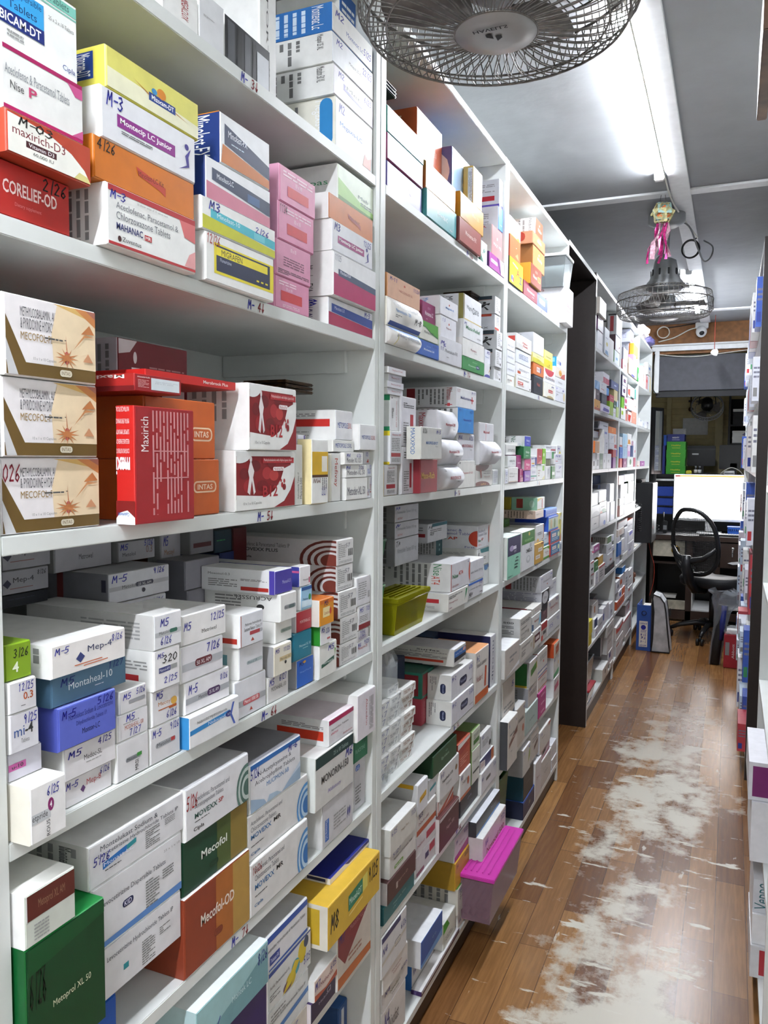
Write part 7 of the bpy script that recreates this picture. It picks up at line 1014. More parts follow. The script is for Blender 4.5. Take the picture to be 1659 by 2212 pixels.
# ---------------------------------------------------------------- ceiling fans
def cage_fan(c, R, label, turn=0, big=True):
    """a caged orbit fan hanging from the ceiling, blowing down"""
    x, y, z = c; f = emp('ceiling_cage_fan', (x, y, CE), label, 'fan', 'caged orbit fans'); o = Vector(c)
    MB().lathe([(.07, CE - z), (.085, CE - z - .012), (.085, CE - z - .05), (.05, CE - z - .07)], o, 24).build('ceiling_canopy', 'fgrey', f, o)
    MB().tube([o + Vector((0, 0, .18)), (x, y, CE - .06)], .017, 12).build('down_rod', 'fgrey', f, o)
    ym = MB().tube([o + Vector((.055 * math.cos(turn), .055 * math.sin(turn), .2)), o + Vector((.075 * math.cos(turn), .075 * math.sin(turn), .13)), o + Vector((.07 * math.cos(turn), .07 * math.sin(turn), .085))], .014, 8)
    ym.tube([o + Vector((0, 0, .215)), o + Vector((.05 * math.cos(turn), .05 * math.sin(turn), .2))], .02, 8)
    ym.build('swivel_arm', 'fgrey', f, o)
    mo = MB().lathe([(.03, .2), (.05, .19), (.062, .13), (.072, .1), (.085, .085), (.085, .06), (.07, .045)], o, 28); mo.build('motor_housing', 'fgrey', f, o)
    vt = MB()
    for k in range(10):
        a = 2 * math.pi * k / 10; vt.box(-.002, -.004, 0, .002, .004, .03); n = len(vt.v)
        vt.v[n - 8:] = [tuple(o + Vector(((.066 + p[0]) * math.cos(a) - p[1] * math.sin(a), (.066 + p[0]) * math.sin(a) + p[1] * math.cos(a), .115 + p[2]))) for p in vt.v[n - 8:]]
    vt.build('motor_vent', 'blk2', f, o)
    for k in range(3):
        a0 = turn + k * 2 * math.pi / 3; b = MB(); vs = []
        for i in range(9):
            r = .045 + (R * .86 - .045) * i / 8; wd = .13 * math.sin(math.pi * (.22 + .62 * i / 8)) * R / .22
            for s_ in (-1, 0, 1):
                a = a0 + s_ * wd / (2 * r) * (.9 if i else .5); vs.append(o + Vector((r * math.cos(a), r * math.sin(a), -.012 + s_ * .018 - .01 * (s_ == 0))))
        fs = [(i * 3 + j, i * 3 + j + 1, i * 3 + j + 4, i * 3 + j + 3) for i in range(8) for j in range(2)]
        b.add(vs, fs, None, True); ob = b.build('fan_blade', 'blade', f, o); sm = ob.modifiers.new('thickness', 'SOLIDIFY'); sm.thickness = .003
    MB().lathe([(.0, .02), (.05, .02), (.05, -.02), (.03, -.03)], o, 20).build('blade_hub', 'fgrey', f, o)
    # wire cage: barrel side and flat front with a silver disc
    hb = R * .3; g = MB(); nw = 84 if big else 60
    for k in range(nw):
        a = 2 * math.pi * k / nw; tw = .22
        P = []
        for t in range(7):
            r = hb + (R * .94 - hb) * t / 6; aa = a + tw * math.sin(math.pi * t / 6) * .5 * (1 if k % 2 else .6); P.append(o + Vector((r * math.cos(aa), r * math.sin(aa), -.085 + .012 * (t / 6) ** 2)))
        P += [o + Vector((R * math.cos(a), R * math.sin(a), -.05)), o + Vector((R * math.cos(a + .05), R * math.sin(a + .05), -.005))]
        g.tube(P, .0011, 4, cap=False)
        P = [o + Vector((R * math.cos(a), R * math.sin(a), -.05)), o + Vector((R * 1.0 * math.cos(a - .06), R * math.sin(a - .06), -.005)), o + Vector((R * .97 * math.cos(a - .06), R * .97 * math.sin(a - .06), .03)), o + Vector((R * .7 * math.cos(a), R * .7 * math.sin(a), .055)), o + Vector((.075 * math.cos(a), .075 * math.sin(a), .062))]
        g.tube(P, .0011, 4, cap=False)
    for r, zz, q in ((R, -.005, .0028), (R * 1.005, -.05, .002), (R * .94, -.073, .0024), (R * .8, -.078, .0016), (hb, -.085, .002), (R * .97, .03, .002), (R * .7, .055, .0016), (.08, .062, .0022)): g.ring(r, zz, q, o)
    g.build('wire_grille', 'wire', f, o)
    MB().lathe([(.001, -.094), (hb * .5, -.0935), (hb * .97, -.088), (hb * 1.02, -.083), (.001, -.082)], o, 36).build('hub_cap', 'fcap', f, o)
    return f, o, hb
f, o, hb = cage_fan((-.372, 1.3, 2.2), .222, 'grey caged ceiling fan with silver hub, close by the camera', 1.2)
vs, fs = textmesh('HAVELLS', True); g = MB(); g.add([o + Vector((-.028 + u * .056, -.038 + v * .009, -.0952)) for u, v in vs], fs); g.add([o + Vector((-.012, -.02, -.0952)), o + Vector((-.002, -.02, -.0952)), o + Vector((-.002, -.004, -.0952)), o + Vector((-.012, -.012, -.0952))], [(0, 1, 2, 3)]); g.add([o + Vector((.012, -.012, -.0952)), o + Vector((.002, -.012, -.0952)), o + Vector((.002, .004, -.0952)), o + Vector((.012, -.004, -.0952))], [(0, 1, 2, 3)])
lo = g.build('hub_lettering_print', 'blk2', f, o)
cage_fan((-.325, 4.16, 2.2), .222, 'grey caged ceiling fan hanging beyond the paper lantern', 2.3, False)
# small fan past the counter
f = emp('small_wall_fan', (-.23, 8.3, 2.08), 'small grey plastic fan hanging before the cream shutter', 'fan'); o = Vector((-.23, 8.3, 1.93)); rt = Matrix.Rotation(math.radians(62), 3, 'X')
def rot(mb): mb.v = [tuple(o + rt @ (Vector(p) - o)) for p in mb.v]; return mb
g = MB()
for r, z in ((.145, 0), (.14, .05), (.11, -.03), (.03, -.04)): g.ring(r, z, .005 if r > .12 else .003, o, 36)
for k in range(36):
    a = k * math.pi / 18; g.tube([o + Vector((.03 * math.cos(a - .6), .03 * math.sin(a - .6), -.04)), o + Vector((.09 * math.cos(a - .25), .09 * math.sin(a - .25), -.036)), o + Vector((.145 * math.cos(a), .145 * math.sin(a), 0)), o + Vector((.14 * math.cos(a), .14 * math.sin(a), .05))], .0022, 4)
rot(g).build('guard_grille', 'fgrey', f, o); rot(MB().lathe([(.001, -.046), (.028, -.044), (.03, -.036), (.001, -.034)], o, 20)).build('centre_badge', 'black', f, o)
for k in range(3):
    a = k * 2.094; ob = rot(MB().add([o + Vector((r * math.cos(a + t), r * math.sin(a + t), .0 + .02 * t)) for r in (.03, .08, .125) for t in (-.5, .5)], [(0, 1, 3, 2), (2, 3, 5, 4)])).build('fan_blade', 'blade', f, o); ob.modifiers.new('thickness', 'SOLIDIFY').thickness = .003
rot(MB().lathe([(.02, .12), (.05, .11), (.055, .03), (.02, .02)], o, 20)).build('motor_housing', 'black', f, o)
MB().tube([o + Vector((-.075, 0, .03)), o + Vector((-.07, .02, .1)), o + Vector((0, .03, .135)), o + Vector((.07, .02, .1)), o + Vector((.075, 0, .03))], .005, 6).build('swivel_bracket', 'blk2', f, o); MB().box(-.3, 8.27, 2.06, -.16, 8.36, 2.1).build('mounting_plate', 'white', f, o, .006)
# ---------------------------------------------------------------- hung from the ceiling
o = onY(1432, 460, 3.85); f = emp('paper_lantern', (o.x, o.y, CE), 'hanging paper lantern with pink tinsel tails below the ceiling strip', 'lantern')
MB().tube([(o.x - .008, o.y, CE), o + Vector((-.014, 0, .05)), o + Vector((.012, 0, .05)), (o.x + .006, o.y, CE)], .0012, 5).build('hanging_wire', 'wire', f, o)
dirs = [(0, 0, 1), (0, 0, -1)] + [(math.cos(a) * .89, math.sin(a) * .89, .45 * s) for k in range(5) for s, a in ((1, k * 1.2566), (-1, k * 1.2566 + .628))]
for i, d in enumerate(dirs):
    d = Vector(d).normalized(); u = d.orthogonal().normalized(); q = d.cross(u); P = []
    for k in range(40):
        a = k * math.pi / 20; r = .029 * (1 / max(abs(math.cos((a % (math.pi / 2)) - math.pi / 4)), .7)) + (.0022 if k % 2 else 0); P.append(d * .034 + (u * math.cos(a) + q * math.sin(a)) * r)
    g = MB().add([o + p for p in P] + [o + p * .93 for p in P], [tuple(range(40)), tuple(range(79, 39, -1))] + [(k, (k + 1) % 40, 40 + (k + 1) % 40, 40 + k) for k in range(40)])
    g.build('lantern_panel', 'lant2' if i % 3 == 1 else 'lant', f, o)
    g = MB().add([o + d * .0345 + u * a + q * b for a, b in ((-.012, -.01), (.012, -.01), (.01, 0), (-.01, 0))] + [o + d * .0345 + u * a + q * b for a, b in ((-.004, .002), (.004, .002), (0, .016))], [(0, 1, 2, 3), (4, 5, 6)]); g.build('lamp_motif_print', 'orange', f, o)
for k in range(9):
    rn = random.Random(k); a = k * .7; x0 = .016 * math.cos(a); y0 = .016 * math.sin(a); P = [o + Vector((x0 * (1 + .4 * t) + .006 * math.sin(t * 1.7 + k) - .004 * t, y0 * (1 + .3 * t), -.045 - t * rn.uniform(.026, .036))) for t in range(6)]; g = MB(); w2 = .006 if k % 3 else .011
    vs = []
    for t, p in enumerate(P): c, s_ = math.cos(a + t * .5), math.sin(a + t * .5); vs += [p + Vector((c * w2, s_ * w2, 0)), p - Vector((c * w2, s_ * w2, 0))]
    g.add(vs, [(2 * t, 2 * t + 1, 2 * t + 3, 2 * t + 2) for t in range(5)]); ob = g.build('tinsel_tail', 'tassel2' if k % 3 == 0 else 'tassel', f, o); ob.modifiers.new('thickness', 'SOLIDIFY').thickness = .0008
def cable(name, pts, r, m, label, n=6):
    P = [Vector(p) for p in pts]; Q = []
    for i in range(len(P) - 1):
        a, b, c, d = P[max(i - 1, 0)], P[i], P[i + 1], P[min(i + 2, len(P) - 1)]
        for t in range(6): t /= 6; Q.append(.5 * ((2 * b) + (c - a) * t + (2 * a - 5 * b + 4 * c - d) * t * t + (3 * b - a - 3 * c + d) * t ** 3))
    Q.append(P[-1]); o = MB().tube(Q, r, n).build(name, m, None, P[0]); return tag(o, label, 'cable')
zc = CE - .022
cable('white_cable', [(-.292, 1.6, zc), (-.288, 2.6, zc), (-.292, 3.5, zc), (-.286, 3.9, zc), (-.25, 4.25, zc), (-.2, 4.52, zc - .02)], .004, 'cordw', 'white cable running along the ceiling strip beside the lit tube')
cp = onY(1492, 525, 4.55)
cable('cable_coil', [cp + Vector((.04 * math.cos(a) * (1 + .05 * a / 6), 0.01 * math.sin(a * .7), -.03 + .045 * math.sin(a))) for a in [k * .6 for k in range(24)]] + [(-.2, 4.52, zc - .02)], .0035, 'cordb', 'black cable coiled by the ceiling strip above the far fan')
cable('grey_cable', [(-.3, 4.17, CE - .035), (-.23, 4.25, CE - .05), (-.19, 4.32, CE - .14), (-.16, 4.36, CE - .2), (-.13, 4.42, CE - .17), (-.125, 4.5, CE - .1), (-.17, 4.56, CE - .05)], .004, 'cord', 'grey fan lead looping from the far fan to the strip')
p0 = onY(1545, 660, 7.2); p1 = onY(1543, 762, 7.2)
f = emp('pull_switch', (p1.x, 7.2, CE), 'white pendant switch on a thin cord before the slate board', 'switch'); MB().tube([(p1.x, 7.2, CE), p1 + Vector((0, 0, .03))], .0028, 5).build('cord', 'cordr', f, p1); MB().prism([(-.03, 0), (-.015, .025), (.02, .03), (.032, .01), (.02, -.028), (-.01, -.02)], -.02, .02, 'y').build('switch_body', 'white', f, (0, 0, 0), .004).location = p1 - f.location
p = Vector((-.275, 7.5, 2.56)); f = emp('security_camera', (p.x, 7.555, 2.6), 'white dome security camera on the brown header', 'camera'); MB().box(-.325, 7.5, 2.565, -.22, 7.558, 2.617).build('mounting_box', 'white', f, p, .006); MB().blob(p + Vector((0, -.01, -.025)), .045, .045, .05, 0, 24, 14).build('dome', 'white', f, p); MB().blob(p + Vector((.004, -.042, -.04)), .022, .015, .022, 0, 18, 10).build('lens', 'black', f, p)
cl = onY(1433, 718, 7.5)
cable('white_cable', [cl + Vector((.05 * math.cos(a), -.01 + .002 * a, .048 * math.sin(a))) for a in [k * .6 for k in range(26)]], .004, 'cordw', 'white cable coiled on the brown header board')
cable('white_cable', [(-.63, 7.545, 2.47), (-.5, 7.54, 2.5), (-.38, 7.54, 2.56), (-.32, 7.54, 2.575)], .005, 'cordw', 'white cable slanting up to the dome camera')
cable('black_cable', [(-.56, 7.545, 2.59), (-.45, 7.55, 2.6), (-.33, 7.55, 2.615)], .004, 'cordb', 'dark cable along the top of the brown header')
cable('white_cable', [(-.64, 7.53, 2.36), (-.45, 7.535, 2.335), (-.3, 7.54, 2.33), (-.1, 7.545, 2.35), (.12, 7.545, 2.37)], .004, 'cordw', 'white cable sagging along the top of the slate board')
cable('black_cable', [(-.652, 7.5, 2.36), (-.66, 7.49, 2.2), (-.665, 7.48, 2.08), (-.64, 7.49, 2.02), (-.6, 7.5, 2.0)], .004, 'cordb', 'black cable hanging down the white side trunking')
# ---------------------------------------------------------------- beyond the desk: counter and what stands on it
bb = emp('counter', (-.29, 8.35, 0), 'dark counter shelf behind the lit screen', 'counter'); MB().box(-1.05, 8.11, 1.262, .46, 8.8, 1.292).build('counter_top', 'blk2', bb, (-.29, 8.35, 1.262), .003); MB().box(-1.05, 8.12, 0, .46, 8.14, 1.262).build('front_panel', 'black', bb, (-.29, 8.1, 0)); MB().box(-.9, 8.5, 0, -.87, 8.53, 1.262).build('leg', 'blk2', bb, (-.88, 8.5, 0)); MB().box(.4, 8.5, 0, .43, 8.53, 1.262).build('leg', 'blk2', bb, (.41, 8.5, 0))
def card_box(name, m, d, label, group, text='', tcol=None, cat='box', w=.5):
    o = MB().box(*d).build(name, m, None, ((d[0] + d[3]) / 2, (d[1] + d[4]) / 2, d[2]), .0025); tag(o, label, cat, group)
    g = MB().box(d[0] - .002, d[1] - .002, d[5] - .012, d[3] + .002, d[4] + .001, d[5] + .001); g.build('box_lid', m, o, ((d[0] + d[3]) / 2, (d[1] + d[4]) / 2, d[2]), .002)
    if text:
        vs, fs = textmesh(text, True); W = d[3] - d[0]; H = d[5] - d[2]; g = MB().add([(d[0] + W * (.5 - w / 2 + u * w), d[1] - .0026, d[2] + H * (.42 + .22 * v)) for u, v in vs], fs); g.add([(d[0] + W * a, d[1] - .0026, d[2] + H * b) for a, b in ((.28, .2), (.72, .2), (.72, .24), (.28, .24))], [(0, 1, 2, 3)]); g.build('front_print', tcol, o, ((d[0] + d[3]) / 2, (d[1] + d[4]) / 2, d[2]))
    return o
for k, w_ in enumerate(('lowest', 'second', 'third', 'uppermost')): card_box('product_box', 'lime', (-.575 + .003 * (k % 2), 8.12, 1.2925 + k * .0775, -.4 - .004 * (k % 2), 8.4, 1.2925 + k * .0775 + .0765), 'green box with yellow lettering, %s of the pile of four' % w_, 'green boxes on the counter', 'Healthy', 'yel')
card_box('flat_box', 'navy', (-.57, 8.12, 1.604, -.415, 8.38, 1.672), 'navy box with white lettering, on top of the green pile', 'navy boxes on the counter', 'NIGHTY', 'white', w=.4)
for k, w_ in enumerate(('lowest', 'second', 'third', 'uppermost')): card_box('flat_box', 'navy', (-.7, 8.12, 1.2925 + k * .0685, -.585, 8.38, 1.2925 + k * .0685 + .0675), 'navy box beside the green pile, %s of its pile' % w_, 'navy boxes on the counter', 'CARE', 'white', w=.5)
card_box('small_box', 'blue', (-.605, 8.16, 1.567, -.578, 8.3, 1.665), 'bright blue box behind the navy pile', 'navy boxes on the counter')
card_box('first_aid_box', 'white', (-.54, 8.41, 1.2925, -.42, 8.5, 1.735), 'white carton with a thin red cross', 'navy boxes on the counter', '+', 'redc', w=.3)
f = emp('computer_monitor', (-.275, 8.55, 1.2925), 'black monitor seen from behind on the counter', 'monitor'); MB().box(-.405, 8.52, 1.37, -.145, 8.55, 1.57).build('rear_shell', 'black', f, (-.275, 8.53, 1.37), .006); MB().box(-.3, 8.53, 1.3, -.25, 8.56, 1.4).build('stand', 'black', f, (-.275, 8.54, 1.3)); MB().box(-.36, 8.48, 1.2925, -.19, 8.6, 1.303).build('foot', 'black', f, (-.275, 8.54, 1.2925), .003); MB().box(-.405, 8.518, 1.535, -.145, 8.521, 1.538).build('seam_strip', 'cord', f, (-.275, 8.52, 1.53)); MB().box(-.36, 8.517, 1.48, -.3, 8.52, 1.495).build('badge_label', 'white', f, (-.33, 8.52, 1.48))
f = emp('computer_monitor', (0, 8.42, 1.2925), 'second black monitor seen from behind, beside the white packs', 'monitor'); MB().box(-.11, 8.4, 1.34, .16, 8.43, 1.575).build('rear_shell', 'black', f, (0, 8.42, 1.34), .006); MB().box(-.01, 8.4, 1.2925, .05, 8.46, 1.4).build('stand', 'black', f, (0, 8.42, 1.2925))
for k, (x, m, l) in enumerate(((-.31, 'paper', 'small bottle with white label on the counter'), (-.275, 'white', 'small dark bottle with pale label on the counter'))):
    f = emp('medicine_bottle', (x, 8.2, 1.2925), l, 'bottle', 'bottles on the counter'); MB().lathe([(.014, 0), (.016, .004), (.016, .05), (.008, .06), (.008, .066)], (x, 8.2, 1.2925), 20).build('bottle_glass', 'blk2', f, (x, 8.2, 1.2925)); MB().lathe([(.0163, .012), (.0163, .045)], (x, 8.2, 1.2925), 20).build('paper_label', m, f, (x, 8.2, 1.2925)); MB().lathe([(.01, .064), (.01, .08), (.001, .08)], (x, 8.2, 1.2925), 16).build('screw_cap', 'fgrey', f, (x, 8.2, 1.2925))
tag(MB().box(-.395, 8.15, 1.2925, -.345, 8.2, 1.33).build('rubber_stamp', 'yel', None, (-.37, 8.17, 1.2925), .006), 'pale yellow sponge pad on the counter beside the green boxes', 'pad')
f = emp('network_router', (-.015, 8.2, 1.2925), 'white router with printed base on the counter', 'router'); MB().box(-.06, 8.16, 1.2925, .03, 8.26, 1.33).build('router_body', 'white', f, (-.015, 8.2, 1.2925), .004); MB().box(-.055, 8.158, 1.298, .025, 8.1605, 1.312).build('label_print', 'cord', f, (-.015, 8.16, 1.298))
cable('white_cable', [(-.06, 8.2, 1.31), (-.09, 8.16, 1.3), (-.06, 8.14, 1.33), (0, 8.13, 1.36), (.06, 8.14, 1.34), (.1, 8.16, 1.3)], .004, 'cordw', 'white lead arching over the router')
MBw = MB().box(-.48, 8.97, 1.69, -.235, 8.984, 1.865); tag(MBw.build('notice_board', 'white', None, (-.36, 8.98, 1.69), .002), 'blank white board on the cream shutter', 'board')
f = emp('door_bolt', (-.405, 8.95, 2.03), 'dark bolt hanging on the cream shutter', 'bolt'); MB().box(-.43, 8.955, 2.03, -.38, 8.984, 2.05).build('bolt_plate', 'blk2', f, (-.405, 8.96, 2.03)); MB().tube([(-.405, 8.95, 2.09), (-.405, 8.95, 1.97)], .006, 8).build('bolt_bar', 'brownfoil', f, (-.405, 8.95, 2.0)); MB().blob((-.405, 8.95, 1.955), .025, .012, .025, 0).build('bolt_knob', 'brownfoil', f, (-.405, 8.95, 1.95))
f = emp('wall_shelf', (.06, 8.6, 1.55), 'dark shelf unit holding white packs beyond the counter', 'shelf')
for n, d in (('shelf_board', (-.02, 8.5, 1.575, .4, 8.97, 1.595)), ('shelf_board', (-.02, 8.5, 1.76, .4, 8.97, 1.775)), ('side_board', (-.04, 8.5, 1.575, -.02, 8.97, 2.05)), ('back_board', (-.02, 8.95, 1.6, .4, 8.97, 2.05))): MB().box(*d).build(n, 'blk2', f, ((d[0] + d[3]) / 2, 8.6, d[2]), .002)
for k, (z, m, l) in enumerate(((1.596, 'white', 'white pack with violet mark, lower on the dark shelf'), (1.656, 'white', 'white pack with violet mark, upper on the dark shelf'), (1.776, 'blk2', 'dark flat pack on the upper dark shelf'), (1.85, 'blk2', 'second dark flat pack on the upper dark shelf'), (1.9, 'white', 'white pack with violet star topping the dark packs'))):
    h = .058 if k < 2 else .07 if k == 2 else .048 if k == 3 else .025
    o = card_box('retail_pack', m, (0, 8.52, z, .2, 8.8, z + h), l, 'packs on the dark shelf'); MB().prism([(.085, z + h * .3), (.11, z + h * .7), (.13, z + h * .4), (.115, z + h * .15)], 8.5165, 8.5175, 'y').build('mark_print', 'bagp', o, (.1, 8.517, z))
f = emp('glass_door', (-.6, 7.4, 1.3), 'narrow black framed glass door leaf beside the last rack', 'door'); P0 = onY(1411, 885, 7.6); P1 = onY(1434, 880, 7.75)
dd = Vector((P1.x - P0.x, P1.y - P0.y, 0)).normalized()
for a, b_, z0, z1, n in ((0, .045, 1.3, 1.9, 'frame_stile'), (.15, .175, 1.3, 1.9, 'frame_stile'), (.045, .15, 1.87, 1.9, 'frame_rail'), (.045, .15, 1.3, 1.33, 'frame_rail')):
    q = [P0 + dd * a, P0 + dd * b_, P0 + dd * b_ + Vector((-dd.y, dd.x, 0)) * .03, P0 + dd * a + Vector((-dd.y, dd.x, 0)) * .03]; MB().prism([(v.x, v.y) for v in q], z0, z1, 'z').build(n, 'black', f, (q[0].x, q[0].y, z0), .002)
q = [P0 + dd * .045, P0 + dd * .15, P0 + dd * .15 + Vector((-dd.y, dd.x, 0)) * .006, P0 + dd * .045 + Vector((-dd.y, dd.x, 0)) * .006]; MB().prism([(v.x, v.y) for v in q], 1.33, 1.87, 'z').build('glass_pane', 'clear', f, (q[0].x, q[0].y, 1.33)); MB().box(-.64, 7.6, 0, -.62, 7.62, 1.3).build('frame_post', 'black', f, (-.63, 7.61, 0))
# ---------------------------------------------------------------- desk, screen and what is on it
f = emp('computer_desk', (-.26, 7.75, 0), 'dark brown desk with cream drawer front behind the mesh chair', 'desk'); c = (-.26, 7.75, 0)
def dp(n, m, *d, bev=.002, par=None): return MB().box(*d).build(n, m, par or f, ((d[0] + d[3]) / 2, (d[1] + d[4]) / 2, d[2]), bev)
dp('desk_top', 'deskb', -.655, 7.44, .725, .45, 8.1, .765)
dp('desk_top_laminate', 'blk2', -.655, 7.446, .765, .45, 8.1, .768, bev=0)
dw = dp('drawer_front', 'stone', -.615, 7.46, .575, -.35, 7.48, .718); MB().tube([(-.425 + .03 * math.cos(a), 7.455, .64 + .03 * math.sin(a)) for a in [k * .3 for k in range(21)]], .006, 8, True).build('hole_ring', 'gold', dw, (-.425, 7.455, .64)); MB().lathe([(.027, 0), (.027, .002)], (0, 0, 0), 24).build('cable_hole', 'black', dw, (0, 0, 0)).matrix_basis = Matrix.Translation((-.425 + .4825, 7.458 - 7.47, .065)) @ Matrix.Rotation(math.pi / 2, 4, 'X')
dr = dp('drawer_front', 'deskb', -.06, 7.45, .5, .45, 7.47, .715); MB().lathe([(.014, 0), (.014, .006)], (0, 0, 0), 16).build('lock', 'chrome', dr, (0, 0, 0)).matrix_basis = Matrix.Translation((.035 - .195, 7.449 - 7.46, .17)) @ Matrix.Rotation(math.pi / 2, 4, 'X')
kt = MB().box(.03, 7.437, .63, .04, 7.441, .665); kt.box(.031, 7.437, .6, .039, 7.441, .635); kt.build('key', 'chrome', dr, (.035, 7.44, .6))
dp('side_board', 'deskb', -.64, 7.5, .02, -.615, 8.05, .725); dp('divider', 'deskb', -.335, 7.47, .02, -.285, 8.05, .725); dp('divider', 'deskb', -.1, 7.47, .02, -.06, 8.05, .5); dp('shelf_board', 'deskb', -.615, 7.5, .505, -.335, 8.05, .525); dp('back_board', 'black', -.64, 8.05, .02, .45, 8.07, .725)
dp('shelf_board', 'white', -.285, 7.48, .1, -.1, 8.0, .115); dp('inner_side', 'white', -.284, 7.48, .115, -.276, 8.0, .45); dp('shelf_board', 'white', -.06, 7.48, .13, .2, 8.0, .145); dp('bottom_rail', 'deskb', -.62, 7.47, .02, .45, 7.5, .1); dp('bottom_drawer', 'stone', -.615, 7.475, .105, -.335, 7.5, .185)
f2 = f
f = emp('desktop_screen', (-.17, 7.8, .768), 'large lit computer screen on the desk', 'monitor'); c = (-.17, 7.8, .9)
MB().box(-.478, 7.8, .875, .135, 7.83, 1.3).build('screen_frame', 'white', f, c, .003); MB().box(-.47, 7.7985, .9, .128, 7.8, 1.292).build('display', 'screen', f, c)
g = MB().box(-.468, 7.7975, 1.275, .126, 7.7983, 1.291); g.build('title_bar', 'screeno', f, c)
MB().box(-.468, 7.797, 1.278, -.425, 7.7974, 1.29).build('menu_button', 'redc', f, c); MB().box(-.44, 7.797, 1.253, .126, 7.7974, 1.2545).build('ruled_line', 'screeno', f, c); MB().box(-.16, 7.797, .972, .126, 7.7974, .9735).build('ruled_line', 'cord', f, c)
MB().box(-.2, 7.82, .78, -.13, 7.85, .9).build('stand_post', 'white', f, c, .004); MB().box(-.27, 7.75, .768, -.06, 7.95, .776).build('stand_foot', 'white', f, c, .003)
f = emp('keyboard', (-.05, 7.56, .768), 'black keyboard on the desk edge', 'keyboard'); MB().box(-.24, 7.49, .7685, .2, 7.62, .782).build('keyboard_case', 'black', f, (-.02, 7.55, .7685), .004); g = MB()
for r in range(5):
    for k in range(20): g.box(-.235 + k * .0215, 7.495 + r * .024, .782, -.235 + k * .0215 + .018, 7.495 + r * .024 + .02, .786)
g.build('key_grid_button', 'cord', f, (-.02, 7.55, .782))
f = emp('desk_basket', (.06, 7.68, .768), 'small blue plastic basket beside the keyboard', 'basket'); g = MB()
for x0, y0, x1, y1 in ((-.01, 7.64, .16, 7.645), (-.01, 7.755, .16, 7.76), (-.01, 7.645, -.005, 7.755), (.155, 7.645, .16, 7.755)):
    g.box(x0, y0, .785, x1, y1, .8); g.box(x0, y0, .825, x1, y1, .84)
for k in range(12): g.box(-.01 + k * .0148, 7.64, .8, -.003 + k * .0148, 7.645, .825); g.box(-.01 + k * .0148, 7.755, .8, -.003 + k * .0148, 7.76, .825)
g.box(-.01, 7.64, .7685, .16, 7.76, .785); g.build('basket_grille', 'blue', f, (.06, 7.7, .7685)); MB().box(-.014, 7.636, .838, .164, 7.764, .844).build('rim', 'royal', f, (.06, 7.7, .838), .002)
f = emp('file_rack', (-.55, 7.95, .768), 'black rack with royal blue file boxes beside the lit screen', 'rack')
for n, m, d in (('side_board', 'black', (-.665, 7.85, .768, -.65, 8.015, 1.262)), ('shelf_board', 'black', (-.65, 7.85, 1.08, -.48, 8.015, 1.09)), ('shelf_board', 'black', (-.65, 7.85, .995, -.48, 8.015, 1.003)), ('shelf_board', 'black', (-.65, 7.85, .915, -.48, 8.015, .925)), ('shelf_board', 'trunk', (-.65, 7.85, 1.235, -.48, 8.015, 1.25)), ('back_board', 'black', (-.65, 8.005, .768, -.48, 8.017, 1.235))): MB().box(*d).build(n, m, f, ((d[0] + d[3]) / 2, 7.93, d[2]), .001)
for k, (z0, z1, l) in enumerate(((1.0905, 1.18, 'top'), (1.0035, 1.075, 'middle'), (.926, .99, 'lower'))):
    o = MB().box(-.645, 7.86, z0, -.485, 8.0, z1).build('file_box', 'royal', None, (-.565, 7.93, z0), .003); tag(o, 'royal blue file box on the %s ledge of the black rack' % l, 'box', 'blue file boxes'); g = MB()
    for j in range(4): g.box(-.64, 7.8594, z0 + .012 + j * .016, -.63, 7.8599, z0 + .02 + j * .016)
    g.build('spine_print', 'white', o, (-.64, 7.86, z0))
f = emp('handheld_radio', (-.53, 7.62, .768), 'black handset with short aerial on the desk', 'radio'); MB().box(-.55, 7.6, .7685, -.51, 7.63, .88).build('radio_body', 'black', f, (-.53, 7.61, .7685), .006); MB().tube([(-.545, 7.61, .875), (-.545, 7.61, .96)], .005, 8).build('aerial', 'black', f, (-.545, 7.61, .87)); MB().box(-.545, 7.5985, .8, -.515, 7.6, .84).build('keypad_print', 'cord', f, (-.53, 7.6, .8))
cable('black_cable', [(-.6 + .02 * math.cos(k * 1.3), 7.6 + .015 * math.sin(k * 1.3), .774 + .006 * k) for k in range(14)], .004, 'cordb', 'tangle of black leads on the desk by the file rack')
cable('red_cable', [(-.66, 7.43, .75), (-.63, 7.43, .6), (-.6, 7.43, .5), (-.6, 7.43, .35), (-.63, 7.43, .22)], .003, 'cordr', 'thin red lead hanging in front of the desk side')
tag(MB().box(-.6, 7.6, .1855, -.42, 7.8, .2).build('paper_stack', 'paper', None, (-.5, 7.7, .1855)), 'loose papers lying low in the open desk shelf', 'paper')
tag(MB().prism([(.0, .545), (.03, .555), (.14, .57), (.16, .56), (.12, .542), (.04, .535)], 7.37, 7.385, 'y').build('paper_sheet', 'white', None, (.08, 7.38, .535)), 'white sheet poking out beside the drawer lock', 'paper')
C.objects['paper_sheet'].location.y += .0615
